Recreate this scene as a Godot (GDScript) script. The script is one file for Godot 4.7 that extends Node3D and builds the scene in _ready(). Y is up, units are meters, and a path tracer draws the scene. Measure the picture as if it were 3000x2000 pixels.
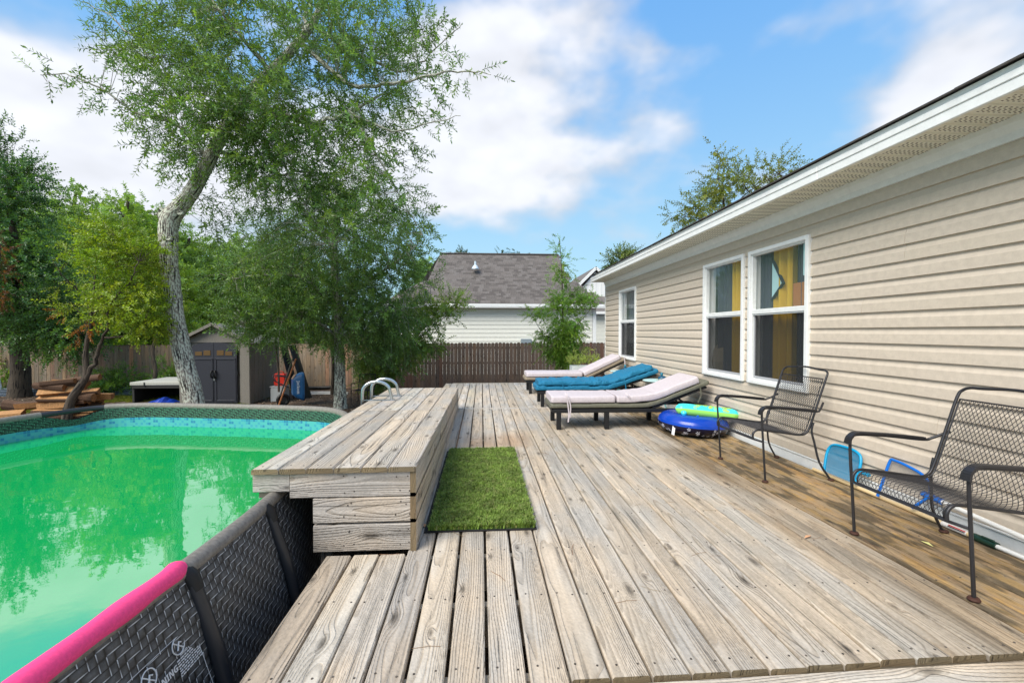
extends Node3D
# A back yard with a timber deck, an above-ground pool and a house. Deck top is y = 0, boards run along z.
const GROUND := -1.0
const WALL := 2.97
var rng := RandomNumberGenerator.new()
var names := {}
var M := {}
var noise_a := FastNoiseLite.new()
var noise_b := FastNoiseLite.new()
var sprigs := {}

# ------------------------------------------------------------------ mesh shorthand
class Sh:
	var v := PackedVector3Array()
	var n := PackedVector3Array()
	var t := PackedVector2Array()
	var c := PackedColorArray()
	var col := Color.WHITE
	func tri(a: Vector3, b: Vector3, d: Vector3, ua := Vector2.ZERO, ub := Vector2.ZERO, ud := Vector2.ZERO) -> void:
		var m := (b - a).cross(d - a).normalized()
		v.append(a); v.append(d); v.append(b)
		n.append(m); n.append(m); n.append(m)
		t.append(ua); t.append(ud); t.append(ub)
		c.append(col); c.append(col); c.append(col)
	func quad(a: Vector3, b: Vector3, d: Vector3, e: Vector3, ua := Vector2.ZERO, ub := Vector2(1, 0), ud := Vector2(1, 1), ue := Vector2(0, 1)) -> void:
		tri(a, b, d, ua, ub, ud)
		tri(a, d, e, ua, ud, ue)
	func stri(p: Array, m: Array, u: Array, k: Array) -> void:
		for i in [0, 2, 1]:
			v.append(p[i]); n.append(m[i]); t.append(u[i]); c.append(k[i])
	func mesh() -> ArrayMesh:
		var a := []
		a.resize(Mesh.ARRAY_MAX)
		a[Mesh.ARRAY_VERTEX] = v
		a[Mesh.ARRAY_NORMAL] = n
		a[Mesh.ARRAY_TEX_UV] = t
		a[Mesh.ARRAY_COLOR] = c
		var r := ArrayMesh.new()
		r.add_surface_from_arrays(Mesh.PRIMITIVE_TRIANGLES, a)
		return r
	# a box with chamfered edges
	func box(ctr: Vector3, size: Vector3, b := Basis.IDENTITY, bev := 0.0) -> void:
		var h := size * 0.5
		bev = minf(bev, minf(h.x, minf(h.y, h.z)) * 0.9)
		var i := h - Vector3(bev, bev, bev)
		for ax in 3:
			for s in [-1.0, 1.0]:
				var u := (ax + 1) % 3
				var w := (ax + 2) % 3
				var p := []
				for q in [[-1, -1], [1, -1], [1, 1], [-1, 1]]:
					var x := Vector3.ZERO
					x[ax] = s * h[ax]; x[u] = q[0] * i[u]; x[w] = q[1] * i[w]
					p.append(ctr + b * x)
				var su := size[u]
				var sw := size[w]
				if s > 0: quad(p[0], p[1], p[2], p[3], Vector2.ZERO, Vector2(su, 0), Vector2(su, sw), Vector2(0, sw))
				else: quad(p[0], p[3], p[2], p[1], Vector2.ZERO, Vector2(0, sw), Vector2(su, sw), Vector2(su, 0))
				if bev > 0.0:
					for s2 in [-1.0, 1.0]:
						var e := []
						for q in [-1, 1]:
							var x1 := Vector3.ZERO
							x1[ax] = s * h[ax]; x1[u] = s2 * i[u]; x1[w] = q * i[w]
							var x2 := Vector3.ZERO
							x2[ax] = s * i[ax]; x2[u] = s2 * h[u]; x2[w] = q * i[w]
							e.append(ctr + b * x1); e.append(ctr + b * x2)
						if s * s2 > 0: quad(e[0], e[1], e[3], e[2])
						else: quad(e[0], e[2], e[3], e[1])
		if bev > 0.0:
			for sx in [-1.0, 1.0]:
				for sy in [-1.0, 1.0]:
					for sz in [-1.0, 1.0]:
						var a1 := ctr + b * Vector3(sx * h.x, sy * i.y, sz * i.z)
						var a2 := ctr + b * Vector3(sx * i.x, sy * h.y, sz * i.z)
						var a3 := ctr + b * Vector3(sx * i.x, sy * i.y, sz * h.z)
						if sx * sy * sz > 0: tri(a1, a2, a3)
						else: tri(a1, a3, a2)
	func bar(a: Vector3, d: Vector3, w: float, h: float, bev := 0.0, up := Vector3.UP) -> void:
		var z := (d - a).normalized()
		var x := up.cross(z).normalized()
		if x.length() < 0.5: x = Vector3.RIGHT
		box((a + d) * 0.5, Vector3(w, h, (d - a).length()), Basis(x, z.cross(x), z), bev)
	# a smooth tube through points; radii may be one number or one per point
	func tube(pts: Array, rad, sides := 8, uk := 1.0, vk := 1.0, flat := 1.0, bump := 0.0) -> void:
		var ring_p := []
		var ring_n := []
		var along := 0.0
		var al := []
		var x := Vector3.ZERO
		for i in pts.size():
			var dir: Vector3 = (pts[mini(i + 1, pts.size() - 1)] - pts[maxi(i - 1, 0)]).normalized()
			if i == 0:
				x = dir.cross(Vector3.UP if absf(dir.y) < 0.9 else Vector3.BACK).normalized()
			else:
				along += (pts[i] - pts[i - 1]).length()
				x = (x - dir * x.dot(dir)).normalized()
			var y := dir.cross(x).normalized()
			var r: float = rad[i] if rad is Array else rad
			var a := PackedVector3Array()
			var b := PackedVector3Array()
			for k in sides:
				var w := TAU * k / sides
				var m := x * cos(w) + y * sin(w) * flat
				var rr := r
				if bump > 0.0: rr *= 1.0 + bump * (sin(3.0 * w + i * 0.9) * 0.5 + sin(5.0 * w - i * 1.7) * 0.35 + sin(i * 2.3) * 0.3)
				a.append(pts[i] + m * rr)
				b.append(m.normalized())
			ring_p.append(a); ring_n.append(b); al.append(along)
		for i in pts.size() - 1:
			for k in sides:
				var k2 := (k + 1) % sides
				var u0 := uk * k / sides
				var u1 := uk * (k + 1) / sides
				var p := [ring_p[i][k], ring_p[i][k2], ring_p[i + 1][k2], ring_p[i + 1][k]]
				var m := [ring_n[i][k], ring_n[i][k2], ring_n[i + 1][k2], ring_n[i + 1][k]]
				var u := [Vector2(u0, al[i] * vk), Vector2(u1, al[i] * vk), Vector2(u1, al[i + 1] * vk), Vector2(u0, al[i + 1] * vk)]
				var k4 := [col, col, col, col]
				stri([p[0], p[1], p[2]], [m[0], m[1], m[2]], [u[0], u[1], u[2]], k4)
				stri([p[0], p[2], p[3]], [m[0], m[2], m[3]], [u[0], u[2], u[3]], k4)
		for e in [0, pts.size() - 1]:
			var ctr: Vector3 = pts[e]
			for k in sides:
				var k2 := (k + 1) % sides
				if e == 0: tri(ctr, ring_p[e][k2], ring_p[e][k])
				else: tri(ctr, ring_p[e][k], ring_p[e][k2])
	# turn a profile of (radius, height) points about an axis through ctr
	func lathe(ctr: Vector3, prof: Array, sides := 24, b := Basis.IDENTITY, smooth := true) -> void:
		for i in prof.size() - 1:
			var p0: Vector2 = prof[i]
			var p1: Vector2 = prof[i + 1]
			for k in sides:
				var w0 := TAU * k / sides
				var w1 := TAU * (k + 1) / sides
				var q := []
				for e in [[p0, w0], [p0, w1], [p1, w1], [p1, w0]]:
					q.append(ctr + b * Vector3(cos(e[1]) * e[0].x, e[0].y, -sin(e[1]) * e[0].x))
				if smooth:
					var d := (p1 - p0).normalized()
					var m0 := b * Vector3(cos(w0) * d.y, -d.x, -sin(w0) * d.y)
					var m1 := b * Vector3(cos(w1) * d.y, -d.x, -sin(w1) * d.y)
					var uu := [Vector2(float(k) / sides, p0.y), Vector2(float(k + 1) / sides, p0.y), Vector2(float(k + 1) / sides, p1.y), Vector2(float(k) / sides, p1.y)]
					var kk := [col, col, col]
					stri([q[0], q[1], q[2]], [m0, m1, m1], [uu[0], uu[1], uu[2]], kk)
					stri([q[0], q[2], q[3]], [m0, m1, m0], [uu[0], uu[2], uu[3]], kk)
				else:
					quad(q[0], q[1], q[2], q[3])
	# a closed profile (counter-clockwise in x, y) swept from a to a + dir * len
	func sweep(prof: PackedVector2Array, xf: Transform3D, length: float, caps := true, uv_len := 1.0, v0 := 0.0, vk := 1.0, u0 := 0.0) -> void:
		var per := 0.0
		for i in prof.size():
			var a := prof[i]
			var d := prof[(i + 1) % prof.size()]
			var l := (d - a).length()
			quad(xf * Vector3(a.x, a.y, 0), xf * Vector3(d.x, d.y, 0), xf * Vector3(d.x, d.y, -length), xf * Vector3(a.x, a.y, -length),
				Vector2(u0, v0 + per * vk), Vector2(u0, v0 + (per + l) * vk), Vector2(u0 + length / uv_len, v0 + (per + l) * vk), Vector2(u0 + length / uv_len, v0 + per * vk))
			per += l
		if caps:
			var ix := Geometry2D.triangulate_polygon(prof)
			for k in range(0, ix.size(), 3):
				var q := [prof[ix[k]], prof[ix[k + 1]], prof[ix[k + 2]]]
				if (q[1] - q[0]).cross(q[2] - q[0]) < 0.0: q = [q[0], q[2], q[1]]
				tri(xf * Vector3(q[0].x, q[0].y, 0), xf * Vector3(q[1].x, q[1].y, 0), xf * Vector3(q[2].x, q[2].y, 0), q[0], q[1], q[2])
				tri(xf * Vector3(q[0].x, q[0].y, -length), xf * Vector3(q[2].x, q[2].y, -length), xf * Vector3(q[1].x, q[1].y, -length), q[0], q[2], q[1])

# ------------------------------------------------------------------ naming shorthand
func numbered(called: String) -> String:
	names[called] = names.get(called, 0) + 1
	return called if names[called] == 1 else "%s_%03d" % [called, names[called] - 1]

func thing(called: String, label: String, category: String, at := Vector3.ZERO, turn := 0.0, group := "") -> Node3D:
	var o := Node3D.new()
	o.name = numbered(called)
	add_child(o)
	o.position = at
	o.rotation.y = turn
	o.set_meta("label", label)
	o.set_meta("category", category)
	if group: o.set_meta("group", group)
	return o

func put(called: String, s, m: Material, parent: Node = self) -> MeshInstance3D:
	var o := MeshInstance3D.new()
	o.name = numbered(called) if parent == self else called
	o.mesh = s.mesh() if s is Sh else s
	o.material_override = m
	parent.add_child(o, true)
	return o

func tag(o: Node, label: String, category: String, group := "") -> void:
	o.set_meta("label", label)
	o.set_meta("category", category)
	if group: o.set_meta("group", group)

func struct(called: String, s, m: Material) -> MeshInstance3D:
	var o := put(called, s, m)
	o.set_meta("kind", "structure")
	return o

func many(called: String, mesh: Mesh, m: Material, where: Array, tint: Array, parent: Node) -> MultiMeshInstance3D:
	var mm := MultiMesh.new()
	mm.transform_format = MultiMesh.TRANSFORM_3D
	mm.use_colors = true
	mm.mesh = mesh
	mm.instance_count = where.size()
	for i in where.size():
		mm.set_instance_transform(i, where[i])
		mm.set_instance_color(i, tint[i])
	var o := MultiMeshInstance3D.new()
	o.name = numbered(called) if parent == self else called
	o.multimesh = mm
	o.material_override = m
	o.set_meta("kind", "stuff")
	parent.add_child(o, true)
	return o

func rf(a: float, b: float) -> float: return rng.randf_range(a, b)
func rv() -> Vector3: return Vector3(rng.randfn(), rng.randfn(), rng.randfn())

func smooth_path(pts: Array, per := 4) -> Array:
	var r := []
	for i in pts.size() - 1:
		var p0 = pts[maxi(i - 1, 0)]
		var p1 = pts[i]
		var p2 = pts[i + 1]
		var p3 = pts[mini(i + 2, pts.size() - 1)]
		for k in per:
			r.append(p1.cubic_interpolate(p2, p0, p3, float(k) / per))
	r.append(pts[-1])
	return r

func spread(vals: Array, n: int) -> Array:      # numbers resampled to n entries
	var r := []
	for i in n:
		var x := float(i) / (n - 1) * (vals.size() - 1)
		var k := mini(int(x), vals.size() - 2)
		r.append(lerpf(vals[k], vals[k + 1], x - k))
	return r

# ------------------------------------------------------------------ materials
func mat(col: Color, rough := 0.8, metal := 0.0) -> StandardMaterial3D:
	var m := StandardMaterial3D.new()
	m.albedo_color = col
	m.roughness = rough
	m.metallic = metal
	m.vertex_color_use_as_albedo = true
	return m

func lin(r: float, g: float, b: float) -> Color: return Color(r, g, b).linear_to_srgb()

func noise_img(freq: float, oct: int, w: int, h: int, type := FastNoiseLite.TYPE_SIMPLEX_SMOOTH, sd := 1) -> PackedByteArray:
	var f := FastNoiseLite.new()
	f.seed = sd
	f.frequency = freq
	f.noise_type = type
	f.fractal_octaves = oct
	var im := f.get_seamless_image(w, h, false, false, 0.1, true)
	im.convert(Image.FORMAT_L8)
	return im.get_data()

func stretched(sd: int, freq: float, oct: int, w: int, h: int, ow: int, oh: int) -> PackedByteArray:
	var f := FastNoiseLite.new()
	f.seed = sd
	f.frequency = freq
	f.noise_type = FastNoiseLite.TYPE_SIMPLEX_SMOOTH
	f.fractal_octaves = oct
	var im := f.get_seamless_image(w, h, false, false, 0.1, true)
	im.convert(Image.FORMAT_L8)
	im.resize(ow, oh, Image.INTERPOLATE_CUBIC)
	return im.get_data()

func texture(w: int, h: int, data: PackedByteArray) -> ImageTexture:
	return ImageTexture.create_from_image(Image.create_from_data(w, h, false, Image.FORMAT_RGB8, data))

func normal_of(w: int, h: int, grey: PackedByteArray, k: float) -> ImageTexture:
	var im := Image.create_from_data(w, h, false, Image.FORMAT_L8, grey)
	im.convert(Image.FORMAT_RGBA8)
	im.bump_map_to_normal_map(k)
	return ImageTexture.create_from_image(im)

# sixteen weathered pine boards, one above the other, each 3 m long
func wood_texture() -> void:
	var W := 1024
	var H := 1024
	var fine := stretched(3, 0.045, 3, 48, 1024, W, H)
	var mid := stretched(5, 0.02, 3, 96, 512, W, H)
	var blot := stretched(9, 0.012, 3, 256, 512, W, H)
	var grain := noise_img(0.35, 2, W, H, FastNoiseLite.TYPE_VALUE, 4)
	var data := PackedByteArray()
	data.resize(W * H * 3)
	var grey := PackedByteArray()
	grey.resize(W * H)
	for s in 16:
		var vc := rf(-0.4, 1.4)
		var flat_cut := rng.randf() < 0.6
		var vk := rf(5.0, 11.0)
		var knots := []
		for k in rng.randi_range(1, 4):
			knots.append([rf(30, W - 30), rf(0.12, 0.88), rf(5, 11)])
		var warm := rf(0.0, 1.0)
		var ph := rf(0, 10)
		for y in 64:
			var v := y / 64.0
			for x in W:
				var i := (s * 64 + y) * W + x
				var f := fine[i] / 255.0
				var m := mid[i] / 255.0
				var b := blot[i] / 255.0
				var g := grain[i] / 255.0
				var dv := v - vc
				var p := (dv * dv * vk * 1.6 if flat_cut else v * vk * 1.3) + ph + (m - 0.5) * 2.6 + sin(x * TAU / W + ph) * 1.3 + sin(x * 3.0 * TAU / W + ph * 2.0) * 0.25
				var dark := 0.0
				for k in knots:
					var dx: float = x - k[0]
					if absf(dx) < 60.0:
						var dy: float = (v - k[1]) * 64.0
						var d2: float = (dx * dx * 0.22 + dy * dy) / (k[2] * k[2])
						p += 2.4 * exp(-d2 * 0.5)
						if d2 < 0.7: dark = maxf(dark, 0.75 - d2)
						elif d2 < 1.1: dark = maxf(dark, 0.22)
				var fr := p - floorf(p)
				var line := smoothstep(0.55, 0.95, fr) * (1.0 - smoothstep(0.95, 1.0, fr))
				var streak := (f - 0.5) * 0.15 + (g - 0.5) * 0.12
				var l := 0.83 + streak - line * 0.10 - dark * 0.42 + (b - 0.5) * 0.12
				if f < 0.2: l -= (0.2 - f) * 1.3
				var tan_part := clampf((b - 0.42) * 2.4 + warm * 0.35 + line * 0.45 + dark * 0.5, 0.0, 1.0)
				l = clampf(l, 0.12, 1.0)
				data[i * 3] = int(255 * clampf(l * 0.99, 0, 1))
				data[i * 3 + 1] = int(255 * clampf(l * lerpf(0.975, 0.935, tan_part), 0, 1))
				data[i * 3 + 2] = int(255 * clampf(l * lerpf(0.955, 0.865, tan_part), 0, 1))
				grey[i] = int(255 * clampf(0.75 + streak * 1.2 - line * 0.3 - dark * 0.3 - (0.25 if f < 0.2 else 0.0), 0, 1))
	var m := mat(Color(0.92, 0.91, 0.895), 0.82)
	m.albedo_texture = texture(W, H, data)
	m.normal_enabled = true
	m.normal_texture = normal_of(W, H, grey, 5.0)
	m.normal_scale = 1.0
	M.wood = m
	# the same boards where damp and moss have turned them brown, with dark blotches drawn out along the grain
	var wet := stretched(61, 0.03, 4, 160, 512, W, H)
	var wet2 := stretched(62, 0.05, 3, 256, 512, W, H)
	var d2 := PackedByteArray()
	d2.resize(W * H * 3)
	for i in W * H:
		var dk := smoothstep(0.45, 0.68, wet[i] / 255.0 * 0.65 + wet2[i] / 255.0 * 0.35 + (fine[i] / 255.0 - 0.5) * 0.18)
		var gold := smoothstep(0.45, 0.65, wet2[i] / 255.0)
		var kc := Color(0.84, 0.76, 0.64).lerp(Color(0.90, 0.78, 0.56), gold).lerp(Color(0.44, 0.41, 0.35), dk * 0.85)
		d2[i * 3] = int(data[i * 3] * kc.r); d2[i * 3 + 1] = int(data[i * 3 + 1] * kc.g); d2[i * 3 + 2] = int(data[i * 3 + 2] * kc.b)
	M.wood_damp = m.duplicate()
	M.wood_damp.albedo_texture = texture(W, H, d2)

func weave_texture() -> void:
	var W := 512
	var cell := 32
	var data := PackedByteArray()
	data.resize(W * W * 3)
	var grey := PackedByteArray()
	grey.resize(W * W)
	var g := noise_img(0.05, 3, W, W, FastNoiseLite.TYPE_SIMPLEX_SMOOTH, 8)
	var h := noise_img(0.4, 2, W, W, FastNoiseLite.TYPE_VALUE, 9)
	for y in W:
		for x in W:
			var ci := x / cell
			var cj := y / cell
			var k := (ci + cj) % 4
			var across := 0.0
			var along := 0.0
			var hor := k < 2
			if hor:
				across = float(y % cell) / cell
				along = (float(x % cell) / cell + k) * 0.5
			else:
				across = float(x % cell) / cell
				var j := (3 - k)
				along = (float(y % cell) / cell + (0 if k == 3 else 1)) * 0.5
			var i := y * W + x
			var e := across * (1.0 - across) * 4.0
			var l := 0.19 + 0.15 * sin(along * PI) * e + (g[i] / 255.0 - 0.5) * 0.1
			var fib := h[((x if hor else x * 7) % W) + ((y * 7 if hor else y) % W) * W] / 255.0
			l += (fib - 0.5) * 0.11
			if across < 0.11: l = 0.36 + 0.42 * sin(along * PI) + (fib - 0.5) * 0.25
			if across > 0.9: l *= 0.35
			if along < 0.05 or along > 0.95: l *= 0.55
			l = clampf(l, 0.02, 0.9)
			data[i * 3] = int(255 * l * 0.97)
			data[i * 3 + 1] = int(255 * l)
			data[i * 3 + 2] = int(255 * minf(1.0, l * 1.03))
			grey[i] = int(255 * clampf(0.3 + e * 0.5 * sin(along * PI), 0, 1))
	M.weave = mat(Color(1, 1, 1), 0.5)
	M.weave.albedo_texture = texture(W, W, data)
	M.weave.normal_enabled = true
	M.weave.normal_texture = normal_of(W, W, grey, 4.0)
	M.weave.uv1_scale = Vector3(2.2, 2.2, 1)
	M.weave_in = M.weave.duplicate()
	M.weave_in.albedo_color = Color(0.55, 0.95, 0.75)  # same weave, with the green light reflected off the water put into its tint

func tile_texture() -> void:
	var W := 256
	var data := PackedByteArray()
	data.resize(W * W * 3)
	var r := RandomNumberGenerator.new()
	r.seed = 5
	var tone := []
	for k in 256: tone.append(r.randf())
	for y in W:
		for x in W:
			var ti: float = tone[(y / 16) * 16 + x / 16]
			var edge := (x % 16 < 2) or (y % 16 < 2)
			var c := Color(0.34, 0.77, 0.77)
			if not edge and ti > 0.45: c = Color(0.26, 0.69, 0.78) if ti < 0.8 else Color(0.17, 0.56, 0.72)
			var i := (y * W + x) * 3
			data[i] = int(255 * c.r); data[i + 1] = int(255 * c.g); data[i + 2] = int(255 * c.b)
	M.tiles = mat(Color(0.84, 0.86, 0.86), 0.35)
	M.tiles.albedo_texture = texture(W, W, data)
	M.tiles.uv1_scale = Vector3(2.0, 2.0, 1)

func bark_texture() -> void:
	var W := 512
	var cracks := noise_img(0.028, 3, W, W, FastNoiseLite.TYPE_CELLULAR, 21)
	var b := stretched(22, 0.02, 4, 512, 64, W, W)
	var lich := noise_img(0.014, 4, W, W, FastNoiseLite.TYPE_SIMPLEX_SMOOTH, 23)
	var g := noise_img(0.3, 2, W, W, FastNoiseLite.TYPE_VALUE, 24)
	for kind in 2:
		var data := PackedByteArray()
		data.resize(W * W * 3)
		var grey := PackedByteArray()
		grey.resize(W * W)
		for i in W * W:
			var y := i / W
			var x := i % W
			var cr := cracks[((y / 3) * W + x) % (W * W)] / 255.0
			var s := b[i] / 255.0
			var li := smoothstep(0.43, 0.54, lich[i] / 255.0)
			var fis := smoothstep(0.40, 0.25, s)
			var l := 0.47 + s * 0.22 + (g[i] / 255.0 - 0.5) * 0.22 + (cr - 0.5) * 0.16
			var c := Color(l, l * 0.96, l * 0.9)
			if kind == 0: c = c.lerp(Color(0.86, 0.88, 0.82) * (0.85 + 0.3 * g[i] / 255.0), li * 0.85)
			c = c.lerp(Color(0.10, 0.09, 0.085), fis * 0.85)
			data[i * 3] = int(255 * clampf(c.r, 0, 1)); data[i * 3 + 1] = int(255 * clampf(c.g, 0, 1)); data[i * 3 + 2] = int(255 * clampf(c.b, 0, 1))
			grey[i] = int(255 * clampf(l - fis * 0.4, 0, 1))
		var m := mat(Color(0.98, 0.98, 0.97) if kind == 0 else Color(0.55, 0.51, 0.47), 0.9)
		m.albedo_texture = texture(W, W, data)
		m.normal_enabled = true
		m.normal_texture = normal_of(W, W, grey, 8.0)
		M["bark" if kind == 0 else "bark_dark"] = m

func grain_material(col: Color, rough: float, depth: float, scale: float, contrast: float, metal := 0.0, sd := 31) -> StandardMaterial3D:
	# a plain colour broken up by fine and coarse mottling, laid on from all sides
	var W := 256
	var a := noise_img(0.02, 4, W, W, FastNoiseLite.TYPE_SIMPLEX_SMOOTH, sd)
	var b := noise_img(0.25, 2, W, W, FastNoiseLite.TYPE_VALUE, sd + 1)
	var data := PackedByteArray()
	data.resize(W * W * 3)
	var grey := PackedByteArray()
	grey.resize(W * W)
	for i in W * W:
		var l := clampf(1.0 - contrast + contrast * (0.6 * a[i] + 0.4 * b[i]) / 127.5 * 0.5 + contrast * 0.25, 0, 1)
		data[i * 3] = int(255 * l); data[i * 3 + 1] = int(255 * l); data[i * 3 + 2] = int(255 * l)
		grey[i] = int(0.5 * a[i] + 0.5 * b[i])
	var m := mat(col, rough, metal)
	m.albedo_texture = texture(W, W, data)
	if depth > 0.0:
		m.normal_enabled = true
		m.normal_texture = normal_of(W, W, grey, 3.0)
		m.normal_scale = depth
	m.uv1_triplanar = true
	m.uv1_scale = Vector3(scale, scale, scale)
	return m

func ground_texture() -> void:
	var W := 512
	var a := noise_img(0.012, 5, W, W, FastNoiseLite.TYPE_SIMPLEX_SMOOTH, 41)
	var b := noise_img(0.12, 3, W, W, FastNoiseLite.TYPE_CELLULAR, 42)
	var c := noise_img(0.4, 2, W, W, FastNoiseLite.TYPE_VALUE, 43)
	var data := PackedByteArray()
	data.resize(W * W * 3)
	for i in W * W:
		var t := smoothstep(0.35, 0.65, a[i] / 255.0)
		var l := 0.55 + 0.5 * (b[i] / 255.0) + 0.4 * (c[i] / 255.0 - 0.5)
		var k := Color(0.40, 0.31, 0.24).lerp(Color(0.50, 0.42, 0.34), t) * l
		data[i * 3] = int(255 * clampf(k.r, 0, 1)); data[i * 3 + 1] = int(255 * clampf(k.g, 0, 1)); data[i * 3 + 2] = int(255 * clampf(k.b, 0, 1))
	M.ground = mat(Color(0.9, 0.9, 0.9), 0.95)
	M.ground.albedo_texture = texture(W, W, data)
	M.ground.uv1_triplanar = true
	M.ground.uv1_world_triplanar = true
	M.ground.uv1_scale = Vector3(0.45, 0.45, 0.45)

func leaf_material(col: Color, shine := 0.45, through := 0.5) -> StandardMaterial3D:
	var m := mat(col, shine)
	m.backlight_enabled = true
	m.backlight = Color(through, through, through * 0.5)
	m.cull_mode = BaseMaterial3D.CULL_DISABLED
	return m

func make_materials() -> void:
	wood_texture()
	weave_texture()
	tile_texture()
	bark_texture()
	ground_texture()
	M.vinyl = grain_material(Color(0.825, 0.775, 0.71), 0.55, 0.1, 3.0, 0.10)
	M.white = grain_material(Color(0.93, 0.94, 0.94), 0.45, 0.05, 2.0, 0.08)
	M.soffit = mat(Color(0.90, 0.89, 0.83), 0.6)
	M.black_hole = mat(Color(0.08, 0.08, 0.07), 0.9)
	M.iron = grain_material(Color(0.25, 0.25, 0.265), 0.42, 0.2, 30.0, 0.25, 0.55)
	M.rust = mat(Color(0.26, 0.15, 0.11), 0.8)
	M.wicker = grain_material(Color(0.075, 0.08, 0.095), 0.55, 0.8, 40.0, 0.5)
	M.teal = grain_material(Color(0.06, 0.46, 0.62), 0.75, 0.3, 6.0, 0.18)
	M.cushion_white = grain_material(Color(0.80, 0.765, 0.785), 0.85, 0.15, 5.0, 0.10)
	M.cushion_olive = grain_material(Color(0.44, 0.44, 0.38), 0.6, 0.4, 5.0, 0.30)
	M.cushion_tan = grain_material(Color(0.58, 0.53, 0.46), 0.8, 0.3, 5.0, 0.2)
	M.steel = mat(Color(0.75, 0.77, 0.78), 0.22, 0.9)
	M.pvc = mat(Color(0.90, 0.90, 0.89), 0.3)
	M.cream = mat(Color(0.86, 0.76, 0.58), 0.45)
	M.green_plastic = mat(Color(0.09, 0.22, 0.17), 0.4)
	M.cyan_plastic = mat(Color(0.03, 0.60, 0.80), 0.3)
	M.blue_plastic = mat(Color(0.04, 0.42, 0.80), 0.35)
	M.pane = mat(Color(0.75, 0.9, 0.85, 0.10), 0.02)
	M.pane.transparency = BaseMaterial3D.TRANSPARENCY_ALPHA
	M.pane.metallic_specular = 0.68
	M.screen = mat(Color(0.10, 0.10, 0.11, 0.62), 0.9)
	M.screen.transparency = BaseMaterial3D.TRANSPARENCY_ALPHA
	M.net_cyan = mat(Color(0.02, 0.52, 0.70, 0.62), 0.6)
	M.net_cyan.transparency = BaseMaterial3D.TRANSPARENCY_ALPHA
	M.net_grey = mat(Color(0.62, 0.62, 0.62, 0.25), 0.8)
	M.net_grey.transparency = BaseMaterial3D.TRANSPARENCY_ALPHA
	M.dark_room = mat(Color(0.13, 0.14, 0.18), 0.9)
	M.curtain_yellow = grain_material(Color(0.85, 0.70, 0.16), 0.9, 0.1, 8.0, 0.2)
	M.curtain_grey = grain_material(Color(0.27, 0.28, 0.36), 0.9, 0.1, 8.0, 0.2)
	M.pale_blue = mat(Color(0.72, 0.88, 0.90), 0.7)
	M.cardboard = mat(Color(0.66, 0.42, 0.22), 0.85)
	M.cream_siding = grain_material(Color(0.90, 0.905, 0.87), 0.7, 0.05, 1.0, 0.06)
	M.shingle = grain_material(Color(0.47, 0.45, 0.44), 0.95, 0.6, 3.0, 0.35)
	M.shed_grey = grain_material(Color(0.52, 0.50, 0.47), 0.6, 0.2, 4.0, 0.2)
	M.shed_door = grain_material(Color(0.185, 0.19, 0.23), 0.5, 0.3, 4.0, 0.2)
	M.black_plastic = mat(Color(0.035, 0.037, 0.042), 0.5)
	M.red_plastic = mat(Color(0.80, 0.17, 0.08), 0.45)
	M.barrow_blue = grain_material(Color(0.12, 0.38, 0.60), 0.4, 0.1, 3.0, 0.4)
	M.handle_wood = grain_material(Color(0.72, 0.46, 0.28), 0.6, 0.1, 12.0, 0.25)
	M.pink = grain_material(Color(1.0, 0.29, 0.55), 0.85, 0.5, 14.0, 0.16)
	M.log_cut = grain_material(Color(0.76, 0.57, 0.37), 0.85, 0.5, 5.0, 0.42)
	M.log_bark = grain_material(Color(0.40, 0.30, 0.23), 0.95, 1.0, 8.0, 0.6)
	M.tin = grain_material(Color(0.60, 0.66, 0.72), 0.35, 0.1, 2.0, 0.2, 0.6)
	M.frame_black = mat(Color(0.16, 0.17, 0.19), 0.4)
	M.leaf = leaf_material(Color.WHITE, 0.28, 1.0)
	M.leaf_soft = leaf_material(Color.WHITE, 0.5, 1.0)
	M.turf = mat(Color.WHITE, 0.6)
	M.plain = mat(Color.WHITE, 0.8)
	M.gloss = mat(Color.WHITE, 0.25)

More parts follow.
